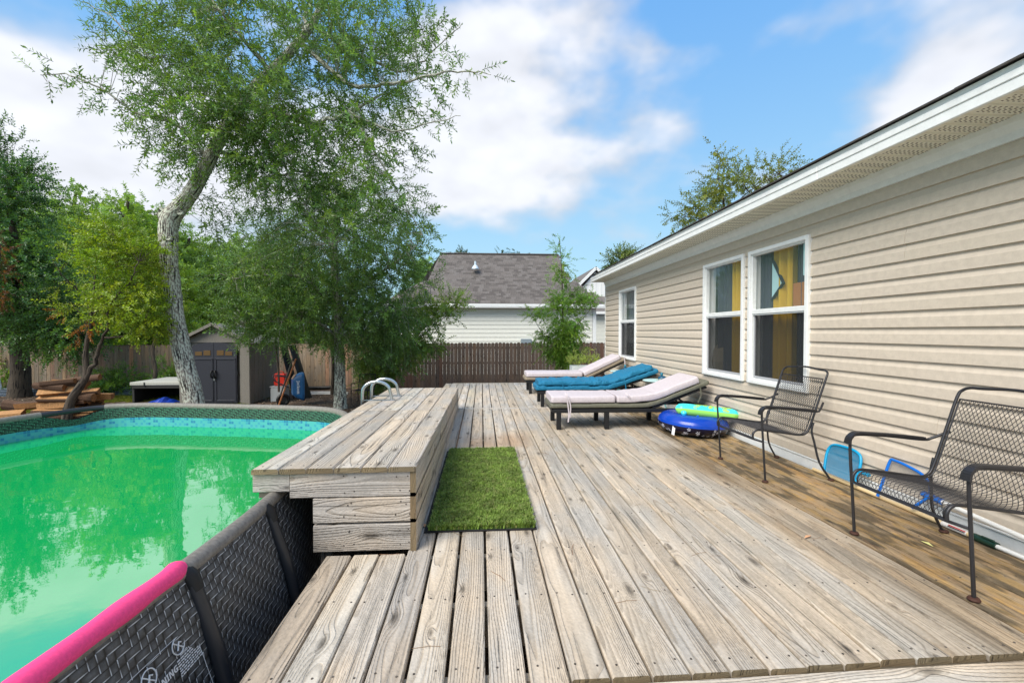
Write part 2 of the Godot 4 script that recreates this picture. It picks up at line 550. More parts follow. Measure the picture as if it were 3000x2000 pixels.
# ------------------------------------------------------------------ sky
func sky_image() -> ImageTexture:
	# air that pales towards the horizon with broken white cloud in it, the same kind of sky all the way round
	var W := 1600
	var H := 800
	var f1 := FastNoiseLite.new()
	f1.seed = 12
	f1.frequency = 1.5
	f1.fractal_octaves = 6
	f1.fractal_gain = 0.52
	var f2 := FastNoiseLite.new()
	f2.seed = 14
	f2.frequency = 3.2
	f2.fractal_octaves = 4
	var blobs := [[-42.0, 18.0, 13.0, 9.0, 1.05], [-33.0, 12.5, 9.0, 6.0, 0.9], [-22.0, 18.0, 9.0, 7.0, 0.8], [-56.0, 20.0, 10.0, 12.0, 0.9], [-1.0, 27.0, 8.0, 13.0, 0.80], [7.0, 29.0, 7.0, 8.0, 0.62], [12.0, 22.5, 6.0, 6.0, 0.5],
		[1.0, 19.0, 7.0, 4.5, 0.85], [20.0, 27.0, 6.0, 4.0, 0.46], [25.0, 23.0, 7.0, 2.5, 0.46], [51.0, 22.0, 7.0, 8.0, 1.0], [44.0, 18.5, 7.0, 4.5, 0.62], [37.0, 29.5, 5.0, 2.2, 0.42], [-8.0, 24.0, 8.0, 9.0, 0.8], [34.0, 19.0, 8.0, 2.5, 0.3],
		[-30.0, 62.0, 24.0, 12.0, 0.9], [60.0, 55.0, 22.0, 12.0, 0.9], [-100.0, 35.0, 18.0, 12.0, 1.0], [-80.0, 55.0, 20.0, 12.0, 0.8]]
	var r := RandomNumberGenerator.new()
	r.seed = 77
	for k in 26: blobs.append([r.randf_range(75, 280), r.randf_range(8, 70), r.randf_range(8, 20), r.randf_range(5, 12), r.randf_range(0.6, 1.0)])
	var d := PackedFloat32Array()
	d.resize(W * H * 3)
	for y in H:
		var el := 90.0 - (y + 0.5) * 180.0 / H
		var ce := cos(deg_to_rad(el))
		var se := sin(deg_to_rad(el))
		var near := []
		for b in blobs:
			if absf(el - b[1]) < b[3] * 2.6: near.append(b)
		var t := pow(clampf(1.0 - se, 0, 1), 3.0)
		var t2 := pow(clampf(1.0 - se, 0, 1), 1.6)
		var air := Vector3(0.048, 0.158, 0.372).lerp(Vector3(0.11, 0.245, 0.412), t2).lerp(Vector3(0.26, 0.39, 0.43), t)
		for x in W:
			var c := air
			if el > -2.0:
				var az := (x + 0.5) * 360.0 / W
				if az > 180.0: az -= 360.0
				var cov := -0.37
				for b in near:
					var da: float = fposmod(az - b[0] + 180.0, 360.0) - 180.0
					da *= ce
					var q: float = da * da / (b[2] * b[2]) + (el - b[1]) * (el - b[1]) / (b[3] * b[3])
					if q < 7.0: cov += b[4] * exp(-q)
				if cov > -0.40:
					var p := Vector3(sin(deg_to_rad(az)) * ce, se * 1.9, -cos(deg_to_rad(az)) * ce) * 2.0
					var nz := f1.get_noise_3dv(p)
					var k := cov + nz * 1.05
					var a := smoothstep(-0.20, 0.72, k)
					if a > 0.0:
						var body := 0.80 + 0.18 * smoothstep(0.1, 0.8, k) + f2.get_noise_3dv(p) * 0.16
						c = air.lerp(Vector3(0.40, 0.41, 0.44) * body, a * 0.97)
			else:
				c = Vector3(0.09, 0.10, 0.075)
			var i := (y * W + x) * 3
			d[i] = c.x; d[i + 1] = c.y; d[i + 2] = c.z
	return ImageTexture.create_from_image(Image.create_from_data(W, H, false, Image.FORMAT_RGBF, d.to_byte_array()))

# ------------------------------------------------------------------ timber
# a board whose upper face has the corners l0, r0 (near end) and l1, r1 (far end)
func plank(s: Sh, l0: Vector3, r0: Vector3, l1: Vector3, r1: Vector3, up: Vector3, thick: float, tint: Color, seg := 1, stain := false, bev := 0.005) -> void:
	var strip := rng.randi_range(0, 15)
	var u0 := rng.randf()
	var flip := rng.randf() < 0.5
	var length := (l1 - l0).length()
	var v0 := (strip + (0.97 if flip else 0.03)) / 16.0
	var v1 := (strip + (0.03 if flip else 0.97)) / 16.0
	var rows := []
	for i in seg + 1:
		var k := float(i) / seg
		var l := l0.lerp(l1, k)
		var r := r0.lerp(r1, k)
		var side := (r - l).normalized() * bev
		rows.append([l - up * thick, l - up * bev, l + side, r - side, r - up * bev, r - up * thick])
	var vs := [v0, v0, lerpf(v0, v1, 0.04), lerpf(v0, v1, 0.96), v1, v1]
	for i in seg:
		var ua := u0 + length * i / seg / 3.0
		var ub := u0 + length * (i + 1) / seg / 3.0
		for j in 6:
			var j2 := (j + 1) % 6
			var va: float = vs[j]
			var vb: float = vs[j2]
			var p := [rows[i][j], rows[i + 1][j], rows[i + 1][j2], rows[i][j2]]
			var m: Vector3 = (p[1] - p[0]).cross(p[2] - p[0]).normalized()
			var mid := ((p[0] + p[2]) * 0.5 - (l0 + l1 + r0 + r1) * 0.25 + up * thick * 0.5) as Vector3
			var cc := []
			for q in p: cc.append(deck_tint(q, tint) if stain else tint)
			var uu := [Vector2(ua, va), Vector2(ub, va), Vector2(ub, vb), Vector2(ua, vb)]
			if m.dot(mid - (l1 - l0).normalized() * mid.dot((l1 - l0).normalized())) < 0.0:
				m = -m
				s.stri([p[0], p[2], p[1]], [m, m, m], [uu[0], uu[2], uu[1]], [cc[0], cc[2], cc[1]])
				s.stri([p[0], p[3], p[2]], [m, m, m], [uu[0], uu[3], uu[2]], [cc[0], cc[3], cc[2]])
			else:
				s.stri([p[0], p[1], p[2]], [m, m, m], [uu[0], uu[1], uu[2]], [cc[0], cc[1], cc[2]])
				s.stri([p[0], p[2], p[3]], [m, m, m], [uu[0], uu[2], uu[3]], [cc[0], cc[2], cc[3]])
	for e in [0, seg]:
		var q: Array = rows[e]
		var out := (l0 - l1).normalized() * (1.0 if e == 0 else -1.0)
		var k := tint * Color(0.40, 0.35, 0.25)
		for j in range(1, 5):
			var a := [q[0], q[j], q[j + 1]]
			if (a[1] - a[0]).cross(a[2] - a[0]).dot(out) < 0.0: a = [q[0], q[j + 1], q[j]]
			s.stri(a, [out, out, out], [Vector2(u0, v0), Vector2(u0 + 0.01, v1), Vector2(u0 + 0.012, v0)], [k, k, k])

# weathering of the deck: brown and mossy along the house wall, a damp brown patch past the mat
func deck_tint(p: Vector3, base: Color) -> Color:
	var c := base
	var n := noise_a.get_noise_2d(p.x * 170.0, p.z * 26.0)
	var brown := smoothstep(1.80, 2.35, p.x + n * 0.40 + smoothstep(-5.2, -3.0, p.z) * 0.1) * smoothstep(-7.6, -6.0, p.z)
	c *= Color(1, 1, 1).lerp(Color(0.66, 0.50, 0.30), brown * 0.8 * smoothstep(2.216, 2.200, p.x))
	var moss := smoothstep(-0.08, 0.20, noise_b.get_noise_2d(p.x * 190.0 + 30.0, p.z * 40.0)) * brown * 0.6 * smoothstep(2.216, 2.200, p.x)
	c *= Color(1, 1, 1).lerp(Color(0.27, 0.26, 0.215), moss * 0.9)
	var damp := smoothstep(-5.6, -5.15, p.z) * smoothstep(-4.74, -4.80, p.z) * smoothstep(-0.3, -0.1, p.x) * smoothstep(0.62, 0.45, p.x)
	c *= Color(1, 1, 1).lerp(Color(0.72, 0.55, 0.42), damp * (0.55 + 0.5 * n))
	var dull := smoothstep(0.1, 0.6, noise_b.get_noise_2d(p.x * 18.0 - 50.0, p.z * 7.0))
	return c * Color(1, 1, 1).lerp(Color(0.86, 0.83, 0.77), dull * 0.6)

func board_tint(k := 0.0) -> Color:
	var l := rf(0.76, 1.04) + k
	var w := rf(0.0, 1.0)
	return Color(l, l * lerpf(1.0, 0.955, w), l * lerpf(0.985, 0.88, w))

func build_deck() -> void:
	var deck := thing("timber_deck", "weathered grey timber deck of long parallel boards running beside the beige house", "deck")
	var screws := []
	var edge := -0.8475
	var wide := 0.1455
	for k in 27:
		var x0 := edge + wide * k
		var gap := rf(0.0075, 0.0105)
		if k >= 3 and k <= 6: gap = 0.0145
		var x1 := minf(x0 + wide - gap, WALL - 0.02)
		if x1 - x0 < 0.03: continue
		var runs := []
		if k < 3: runs = [[-1.535, -2.515], [-7.285, -10.83]]
		elif k < 4: runs = [[-1.535, -4.71], [-4.715, -7.225], [-7.285, -10.83]]
		elif k < 8: runs = [[-1.535, -4.71], [-4.716, -7.225], [-7.285, -10.83]]
		else: runs = [[-1.535 - 0.002 * k, -7.225], [-7.285, -10.83]]
		for q in runs:
			var wob := rf(-0.0015, 0.0015)
			var lift := rf(-0.0015, 0.0015)
			var s := Sh.new()
			var za: float = q[0] + rf(-0.006, 0.006) * (1.0 if q[0] > -2.0 else 0.2)
			var far: bool = q[0] < -7.2
			plank(s, Vector3(x0, lift, za), Vector3(x1, lift, za), Vector3(x0 + wob, lift, q[1]), Vector3(x1 + wob, lift, q[1]), Vector3.UP, 0.027, board_tint(0.06 if far else 0.0), int(absf(q[1] - za) / 0.16) + 1, true, 0.0065)
			put("deck_board", s, M.wood_damp if k >= 21 and not far else M.wood, deck)
			var zz := -1.62
			while zz > -10.7:
				if zz < za - 0.03 and zz > q[1] + 0.03:
					for e in [0.028, x1 - x0 - 0.028]:
						screws.append(Transform3D(Basis(Vector3.UP, rf(0, 6)), Vector3(x0 + e + rf(-0.006, 0.006), lift + 0.0006, zz + rf(-0.012, 0.012))))
				zz -= 0.455
	# the strip that covers the joint between the two runs, and the border boards across the near ends
	var s1 := Sh.new()
	plank(s1, Vector3(-0.36, 0.004, -7.232), Vector3(-0.36, 0.004, -7.278), Vector3(2.94, 0.004, -7.232), Vector3(2.94, 0.004, -7.278), Vector3.UP, 0.027, Color(1.05, 1.05, 1.05), 4)
	put("joint_strip", s1, M.wood, deck)
	for k in 8:
		var z0 := -1.528 + k * 0.149
		var s := Sh.new()
		plank(s, Vector3(-0.84, -0.010, z0 + 0.143), Vector3(-0.84, -0.010, z0), Vector3(2.95, -0.010, z0 + 0.143 - 0.03), Vector3(2.95, -0.010, z0 - 0.03), Vector3.UP, 0.03, board_tint(), 20, true)
		put("border_board", s, M.wood, deck)
	var frame := Sh.new()
	for k in 22:
		var z := -1.62 - 0.455 * k
		frame.col = Color(0.5, 0.44, 0.34)
		frame.box(Vector3(1.1 if z > -2.6 or z < -7.1 else 1.35, -0.128, z), Vector3(3.6 if z > -2.6 or z < -7.1 else 3.2, 0.19, 0.038))
	put("joist_frame", frame, M.plain, deck)
	for p in [[-0.80, -1.7], [-0.80, -2.4], [-0.80, -10.7], [1.0, -10.7], [2.8, -10.7]]:
		var ps := Sh.new()
		plank(ps, Vector3(p[0], -1.0, p[1] + 0.09), Vector3(p[0] + 0.09, -1.0, p[1] + 0.09), Vector3(p[0], -0.03, p[1] + 0.09), Vector3(p[0] + 0.09, -0.03, p[1] + 0.09), Vector3.BACK, 0.09, Color(0.7, 0.66, 0.6))
		put("post", ps, M.wood, deck)
	var rim := Sh.new()
	plank(rim, Vector3(-0.83, -0.17, -10.835), Vector3(-0.83, -0.03, -10.835), Vector3(2.95, -0.17, -10.835), Vector3(2.95, -0.03, -10.835), Vector3.FORWARD, 0.035, board_tint())
	put("rim_board", rim, M.wood, deck)
	var disc := Sh.new()
	disc.lathe(Vector3.ZERO, [Vector2(0.0045, -0.002), Vector2(0.0045, 0.0012), Vector2(0.0, 0.0004)], 7)
	var tint := []
	for q in screws: tint.append(Color(0.05, 0.042, 0.035) * rf(0.6, 2.4))
	many("screw_heads", disc.mesh(), M.plain, screws, tint, deck)
	# pine needles and leaves blown onto the boards
	var nd := Sh.new()
	nd.box(Vector3(0.03, 0.0012, 0), Vector3(0.06, 0.0012, 0.0014))
	nd.box(Vector3(0.085, 0.003, 0.006), Vector3(0.055, 0.0012, 0.0014), Basis(Vector3.UP, -0.25))
	var nw := []
	var nt := []
	for k in 60:
		nw.append(Transform3D(Basis(Vector3.UP, rf(0, TAU)).scaled(Vector3.ONE * rf(0.5, 1.2)), Vector3(rf(-0.8, 2.9), 0.002, rf(-7.0, -1.7) if k > 14 else rf(-3.2, -1.7))))
		nt.append(Color(0.22, 0.09, 0.04).lerp(Color(0.30, 0.22, 0.12), rng.randf()))
	many("pine_needles", nd.mesh(), M.plain, nw, nt, deck)
	for q in [[1.93, -2.55, 0.4], [2.55, -2.42, 1.7], [-0.36, -2.86, 2.0], [0.325, -2.95, 0.9]]:
		var l := Sh.new()
		l.col = lin(0.30, 0.09, 0.03) if q[0] < 2.4 else lin(0.45, 0.40, 0.06)
		var b := Basis(Vector3.UP, q[2]).scaled(Vector3.ONE * 0.035)
		var o := Vector3(q[0], 0.004, q[1])
		l.tri(o + b * Vector3(-1, 0, 0), o + b * Vector3(0, 0.25, 0.35), o + b * Vector3(1, 0.1, 0))
		l.tri(o + b * Vector3(-1, 0, 0), o + b * Vector3(1, 0.1, 0), o + b * Vector3(0, 0.2, -0.35))
		tag(put("fallen_leaf", l, M.plain), ["curled red leaf on the boards before the near wire chair", "yellow leaf on the brown boards under the near wire chair", "brown leaf in the gap between turf mat and bench", "brown leaf at the right edge of the turf mat"][int(q[2] * 1.0) if q[0] > 2.4 else (0 if q[0] > 1.0 else (2 if q[0] < 0.0 else 3))], "leaf")

func bench_y(z: float) -> float: return 0.475 - 0.0285 * (-z - 2.54)

func build_bench() -> void:
	var o := thing("wooden_bench", "long grey timber bench box with an overhanging top beside the pool", "bench")
	var z0 := -2.535
	var z1 := -4.74
	var z2 := -7.2
	for seg in 2:
		var za := z0 if seg == 0 else z1 - 0.006
		var zb := z1 if seg == 0 else z2
		for k in 6:
			var ends := []
			for z in [za, zb]:
				var t: float = (z - z0) / (z2 - z0)
				var l := lerpf(-1.247, -1.43, t)
				var r := -0.368
				var w := (r - l) / 6.0
				ends.append([l + w * k, l + w * (k + 1) - 0.006])
			var s := Sh.new()
			plank(s, Vector3(ends[0][0], bench_y(za), za), Vector3(ends[0][1], bench_y(za), za), Vector3(ends[1][0], bench_y(zb), zb), Vector3(ends[1][1], bench_y(zb), zb), Vector3.UP, 0.029, board_tint(0.05 + 0.06 * seg), 14, true, 0.007)
			put("top_board", s, M.wood, o)
	var zf := -2.552
	for q in [[-1.247, -1.053, 0.343, 0.444], [-1.051, -0.372, 0.306, 0.444], [-0.928, -0.372, 0.163, 0.301], [-0.928, -0.372, 0.002, 0.150]]:
		var s := Sh.new()
		plank(s, Vector3(q[0], q[2], zf), Vector3(q[0], q[3], zf), Vector3(q[1], q[2], zf), Vector3(q[1], q[3], zf), Vector3.BACK, 0.035, Color(0.80, 0.79, 0.79) * rf(0.95, 1.05), 2)
		put("front_board", s, M.wood, o)
	for seg in 2:
		var za := -2.545 if seg == 0 else z1 - 0.004
		var zb := z1 if seg == 0 else z2
		for q in [[0.029, 0.170], [0.176, 0.315], [0.322, 0.480]]:
			var s := Sh.new()
			var a := bench_y(za)
			var b := bench_y(zb)
			plank(s, Vector3(-0.366, maxf(a - q[1], -0.02), za), Vector3(-0.366, a - q[0] + 0.028, za), Vector3(-0.366, b - q[1], zb), Vector3(-0.366, b - q[0] + 0.028, zb), Vector3.RIGHT, 0.032, Color(0.93, 0.89, 0.83) * rf(0.94, 1.05), 6)
			put("side_board", s, M.wood, o)
	var f := Sh.new()
	f.col = Color(0.12, 0.10, 0.08)  # timber coloured nearly black, painting in the shade under the bench
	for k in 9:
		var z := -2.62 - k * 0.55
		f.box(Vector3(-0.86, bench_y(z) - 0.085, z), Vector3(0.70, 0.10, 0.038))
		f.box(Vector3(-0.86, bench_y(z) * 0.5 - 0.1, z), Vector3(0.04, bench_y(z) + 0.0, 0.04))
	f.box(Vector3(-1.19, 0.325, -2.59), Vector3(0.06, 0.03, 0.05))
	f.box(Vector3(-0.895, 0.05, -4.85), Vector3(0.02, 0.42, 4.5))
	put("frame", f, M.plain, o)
	var d := Sh.new()
	d.lathe(Vector3.ZERO, [Vector2(0.0042, -0.002), Vector2(0.0042, 0.001), Vector2(0.0, 0.0004)], 7)
	var w := []
	var t := []
	for k in 9:
		var z := -2.60 - k * 0.52
		for b in 6:
			var tt := (z - z0) / (z2 - z0)
			var l := lerpf(-1.247, -1.43, tt)
			var bw := (-0.368 - l) / 6.0
			for e in [0.25, 0.75]:
				w.append(Transform3D(Basis.IDENTITY, Vector3(l + bw * (b + e), bench_y(z) + 0.0006, z + rf(-0.01, 0.01))))
	for y in [0.33, 0.42, 0.20, 0.27, 0.04, 0.12]:
		for x in [-0.42, -0.47, -0.72, -0.75]:
			w.append(Transform3D(Basis(Vector3.RIGHT, PI / 2), Vector3(x + rf(-0.02, 0.02), y + rf(-0.01, 0.01), zf + 0.0006)))
	for q in w: t.append(Color(0.05, 0.04, 0.035) * rf(0.6, 2.0))
	many("screw_heads", d.mesh(), M.plain, w, t, o)

func build_ladder() -> void:
	var o := thing("pool_ladder", "pair of curved steel pool handrails standing on the far part of the bench", "handrail")
	for z in [-5.60, -6.06]:
		var y := bench_y(z)
		var pts := [Vector3(-1.085, y, z), Vector3(-1.10, y + 0.06, z)]
		for k in 13:
			var a := PI * k / 12.0
			pts.append(Vector3(-1.275 + cos(a) * 0.165, y + 0.105 + sin(a) * 0.125, z))
		pts += [Vector3(-1.445, y + 0.02, z), Vector3(-1.45, y - 0.55, z)]
		var s := Sh.new()
		s.tube(smooth_path(pts, 2), 0.019, 12)
		put("rail", s, M.steel, o)
		var p := Sh.new()
		p.box(Vector3(-1.235, y + 0.006, z), Vector3(0.37, 0.008, 0.055), Basis.IDENTITY, 0.002)
		put("base_plate", p, M.steel, o)
	for k in 3:
		var p := Sh.new()
		p.box(Vector3(-1.44, 0.05 - 0.25 * k, -5.83), Vector3(0.09, 0.025, 0.46), Basis.IDENTITY, 0.006)
		put("step", p, M.pvc, o)

# ------------------------------------------------------------------ pool
func pool_path() -> Array:
	return smooth_path([Vector3(-1.22, 0.31, 1.6), Vector3(-1.19, 0.31, 0.2), Vector3(-1.165, 0.31, -1.2), Vector3(-1.135, 0.31, -1.93), Vector3(-1.145, 0.31, -2.58), Vector3(-1.24, 0.31, -3.9), Vector3(-1.36, 0.31, -4.75), Vector3(-1.72, 0.31, -5.36), Vector3(-2.4, 0.31, -5.60),
		Vector3(-3.35, 0.31, -5.78), Vector3(-4.17, 0.31, -5.90), Vector3(-4.62, 0.305, -5.78), Vector3(-4.83, 0.30, -5.40), Vector3(-5.0, 0.295, -4.9), Vector3(-5.2, 0.29, -3.6), Vector3(-5.25, 0.29, -1.0), Vector3(-5.2, 0.29, 1.0), Vector3(-4.6, 0.29, 2.2), Vector3(-3.2, 0.3, 2.6), Vector3(-1.8, 0.3, 2.3), Vector3(-1.22, 0.31, 1.6)], 6)

func build_pool() -> void:
	var path := pool_path()
	var o := thing("frame_pool", "above ground frame pool with dark woven print liner and grey top rail", "swimming pool")
	var outer := Sh.new()
	var band := Sh.new()
	var tiles := Sh.new()
	var sleeve_pts := [[]]
	var gap_pts := []
	var ctr := Vector3(-3.2, 0, -1.6)
	var run := 0.0
	var n := path.size()
	var outs := []
	for i in n:
		var t: Vector3 = (path[(i + 1) % n] - path[i - 1]) if i > 0 and i < n - 1 else Vector3(0.02, 0, -1)
		t.y = 0
		var q := t.normalized().cross(Vector3.UP).normalized()
		if q.dot(path[i] - ctr) < 0: q = -q
		outs.append(q)
	var sag := []
	for i in n:
		var p: Vector3 = path[i]
		var d: float = exp(-pow((p - Vector3(-4.74, 0.3, -5.60)).length() / 0.22, 2.0)) * 0.10
		sag.append(d)
	for i in n - 1:
		var a: Vector3 = path[i]
		var b: Vector3 = path[i + 1]
		var l := (b - a).length()
		var ua := run
		var ub := run + l
		run += l
		var na: Vector3 = outs[i]
		var nb: Vector3 = outs[i + 1]
		# outside wall: bulges a little below the rail
		var prof := [[0.028, 0.0], [0.075, -0.16], [0.125, -0.42], [0.15, -0.75], [0.12, -1.30]]
		for k in prof.size() - 1:
			var p0 = prof[k]
			var p1 = prof[k + 1]
			var sa: float = sag[i] if k == 0 else 0.0
			var sb: float = sag[i + 1] if k == 0 else 0.0
			p0 = [p0[0] + 0.007 * sin(ua * 7.0 + k * 2.1) * signf(k) , p0[1]]
			p1 = [p1[0] + 0.007 * sin(ua * 7.0 + (k + 1) * 2.1), p1[1]]
			var q0: float = prof[k][0] + 0.007 * sin(ub * 7.0 + k * 2.1) * signf(k)
			var q1: float = prof[k + 1][0] + 0.007 * sin(ub * 7.0 + (k + 1) * 2.1)
			outer.quad(a + na * p0[0] + Vector3(0, p0[1] - sa, 0), a + na * p1[0] + Vector3(0, p1[1], 0), b + nb * q1 + Vector3(0, p1[1], 0), b + nb * q0 + Vector3(0, p0[1] - sb, 0),
				Vector2(ua, p0[1]), Vector2(ua, p1[1]), Vector2(ub, p1[1]), Vector2(ub, p0[1]))
		var wa := na * 0.03
		var wb := nb * 0.03
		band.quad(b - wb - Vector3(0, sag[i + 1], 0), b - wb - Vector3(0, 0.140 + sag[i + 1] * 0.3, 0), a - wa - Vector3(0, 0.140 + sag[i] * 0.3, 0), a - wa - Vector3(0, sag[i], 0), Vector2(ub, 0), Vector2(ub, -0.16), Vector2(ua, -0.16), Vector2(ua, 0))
		tiles.quad(b - wb * 1.02 - Vector3(0, 0.140 + sag[i + 1] * 0.3, 0), b - wb * 1.6 - Vector3(0, 0.62, 0), a - wa * 1.6 - Vector3(0, 0.62, 0), a - wa * 1.02 - Vector3(0, 0.140 + sag[i] * 0.3, 0), Vector2(ub, 0), Vector2(ub, -0.46), Vector2(ua, -0.46), Vector2(ua, 0))
		if sag[i] > 0.028:
			if gap_pts.is_empty(): sleeve_pts.append([])
			gap_pts.append(a)
		else:
			sleeve_pts[-1].append(a)
	put("outer_wall", outer, M.weave, o)
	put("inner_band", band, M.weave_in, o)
	put("tile_band", tiles, M.tiles, o)
	M.sleeve = grain_material(Color(0.54, 0.52, 0.49), 0.6, 0.5, 7.0, 0.45)
	for g in sleeve_pts:
		var s := Sh.new()
		s.tube(g, 0.036, 12)
		put("rail_sleeve", s, M.sleeve, o)
	if gap_pts.size() > 1:
		var s := Sh.new()
		var ext: Array = [sleeve_pts[0][-2], sleeve_pts[0][-1]] + gap_pts + [sleeve_pts[1][0], sleeve_pts[1][1]]
		s.tube(smooth_path(ext, 3), 0.030, 12)
		put("top_rail", s, M.frame_black, o)
	# sloping legs outside the wall along the deck, with a cap at the rail
	for z in [1.0, 0.05, -0.85, -1.79, -2.42, -3.6]:
		var x := -1.145 if z > -2.0 else -1.14
		var s := Sh.new()
		s.tube([Vector3(x + 0.045, 0.262, z), Vector3(x + 0.125, 0.0, z - 0.01), Vector3(x + 0.20, -0.35, z - 0.02), Vector3(x + 0.27, -0.98, z - 0.03)], 0.026, 12, 1.0, 1.0, 1.25)
		var lg := put("leg", s, M.frame_black, o)
		var cpt := Sh.new()
		cpt.tube([Vector3(x + 0.012, 0.305, z + 0.005), Vector3(x + 0.035, 0.285, z), Vector3(x + 0.055, 0.235, z - 0.002)], [0.036, 0.036, 0.030], 10)
		put("cap", cpt, M.black_plastic, lg)
	# printed warning panel on the outside of the liner
	print_warning(o)
	var poly := PackedVector2Array()
	for i in range(0, n - 1): poly.append(Vector2(path[i].x - outs[i].x * 0.028, path[i].z - outs[i].z * 0.028))
	var ix := Geometry2D.triangulate_polygon(poly)
	var w := Sh.new()
	for k in range(0, ix.size(), 3):
		var q := []
		for e in 3: q.append(Vector3(poly[ix[k + e]].x, 0.062, poly[ix[k + e]].y))
		if (q[1] - q[0]).cross(q[2] - q[0]).y < 0: q = [q[0], q[2], q[1]]
		w.tri(q[0], q[1], q[2])
	var m := mat(lin(0.002, 0.40, 0.10), 0.02)
	m.refraction_enabled = true
	m.refraction_scale = 0.27
	m.uv1_triplanar = true
	m.uv1_world_triplanar = true
	m.uv1_scale = Vector3(0.42, 0.42, 0.62)
	m.normal_enabled = true
	var nt := FastNoiseLite.new()
	nt.seed = 6
	nt.frequency = 0.012
	nt.fractal_octaves = 4
	nt.fractal_gain = 0.45
	var im := nt.get_seamless_image(512, 512, false, false, 0.1, true)
	im.convert(Image.FORMAT_RGBA8)
	im.bump_map_to_normal_map(6.0)
	m.normal_texture = ImageTexture.create_from_image(im)
	m.normal_scale = 0.020
	struct("pool_water", w, m)
	# the swim noodle pushed over the rail
	var nd := Sh.new()
	var np := []
	for i in n:
		if path[i].z > -1.76 and path[i].z < -0.5 and path[i].x > -2.0: np.append(path[i] + Vector3(0.006, 0.018, 0))
	np.append(Vector3(-1.141, 0.328, -1.76))
	np.sort_custom(func(a, b): return a.z > b.z)
	var np2 := smooth_path(np, 3)
	var rad := []
	for i in np2.size(): rad.append(0.036 * (1.0 + 0.05 * sin(i * 0.9)))
	var last: Vector3 = np2[-1]
	for k in 5:
		np2.append(last + Vector3(0, -0.002 * k, -0.01 * k))
		rad.append(0.036 * sqrt(1.0 - pow((k + 1) / 5.6, 2.0)))
	nd.tube(np2, rad, 18, 1, 1, 1, 0.02)
	tag(put("swim_noodle", nd, M.pink), "bright pink foam swim noodle slipped over the near pool rail", "pool noodle")

func print_warning(o: Node) -> void:
	var ink := mat(Color(0.86, 0.87, 0.88), 0.6)
	# position on the wall: d metres below the rail, at z
	var at := func(d: float, z: float) -> Vector3: return Vector3(-1.155 + 0.028 + d * 0.294 + 0.006, 0.31 - d, z)
	var up := Vector3(-0.28, 0.96, 0)
	var b := Basis(Vector3(0, 0, -1), up, Vector3(0, 0, -1).cross(up))
	var f := SystemFont.new()
	f.font_names = PackedStringArray(["Droid Sans"])
	f.font_weight = 700
	var line := func(text: String, size: float, d: float, z: float) -> void:
		var t := TextMesh.new()
		t.text = text
		t.font = f
		t.font_size = 32
		t.pixel_size = size / 32.0
		t.depth = 0.0008
		t.horizontal_alignment = HORIZONTAL_ALIGNMENT_LEFT
		var p := put("lettering", t, ink, o)
		p.transform = Transform3D(b, at.call(d, z))
	line.call("WARNING", 0.030, 0.246, -1.475)
	line.call("AVOID ENTRA", 0.0125, 0.222, -1.645)
	var rng2 := RandomNumberGenerator.new()
	rng2.seed = 3
	for k in 7:
		# rows of print too small to read
		var s := Sh.new()
		var z := -1.625
		while z > -1.735:
			var l := rng2.randf_range(0.006, 0.02)
			s.box(at.call(0.232 + 0.0085 * k, z - l * 0.5), Vector3(l, 0.0042, 0.0008), b)
			z -= l + 0.004
		put("small_print", s, ink, o)
	for q in [[0.19, -1.65, 0.029], [0.20, -1.505, 0.031]]:
		var ring := Sh.new()
		var pts := []
		for k in 25: pts.append(at.call(q[0], q[1]) + b * Vector3(cos(TAU * k / 24) * q[2], sin(TAU * k / 24) * q[2], 0))
		ring.tube(pts, 0.0022, 5)
		ring.tube([at.call(q[0], q[1]) + b * Vector3(-q[2] * 0.7, q[2] * 0.7, 0), at.call(q[0], q[1]) + b * Vector3(q[2] * 0.7, -q[2] * 0.7, 0)], 0.0022, 5)
		ring.tube([at.call(q[0], q[1]) + b * Vector3(-q[2] * 0.3, -q[2] * 0.5, 0), at.call(q[0], q[1]) + b * Vector3(q[2] * 0.2, q[2] * 0.35, 0), at.call(q[0], q[1]) + b * Vector3(q[2] * 0.5, q[2] * 0.1, 0)], 0.003, 5)
		put("no_diving_mark", ring, ink, o)
	var fr := Sh.new()
	fr.tube([at.call(0.165, -1.735), at.call(0.45, -1.745)], 0.0011, 4)
	fr.tube([at.call(0.165, -1.735), at.call(0.150, -1.3)], 0.0011, 4)
	put("panel_outline", fr, ink, o)

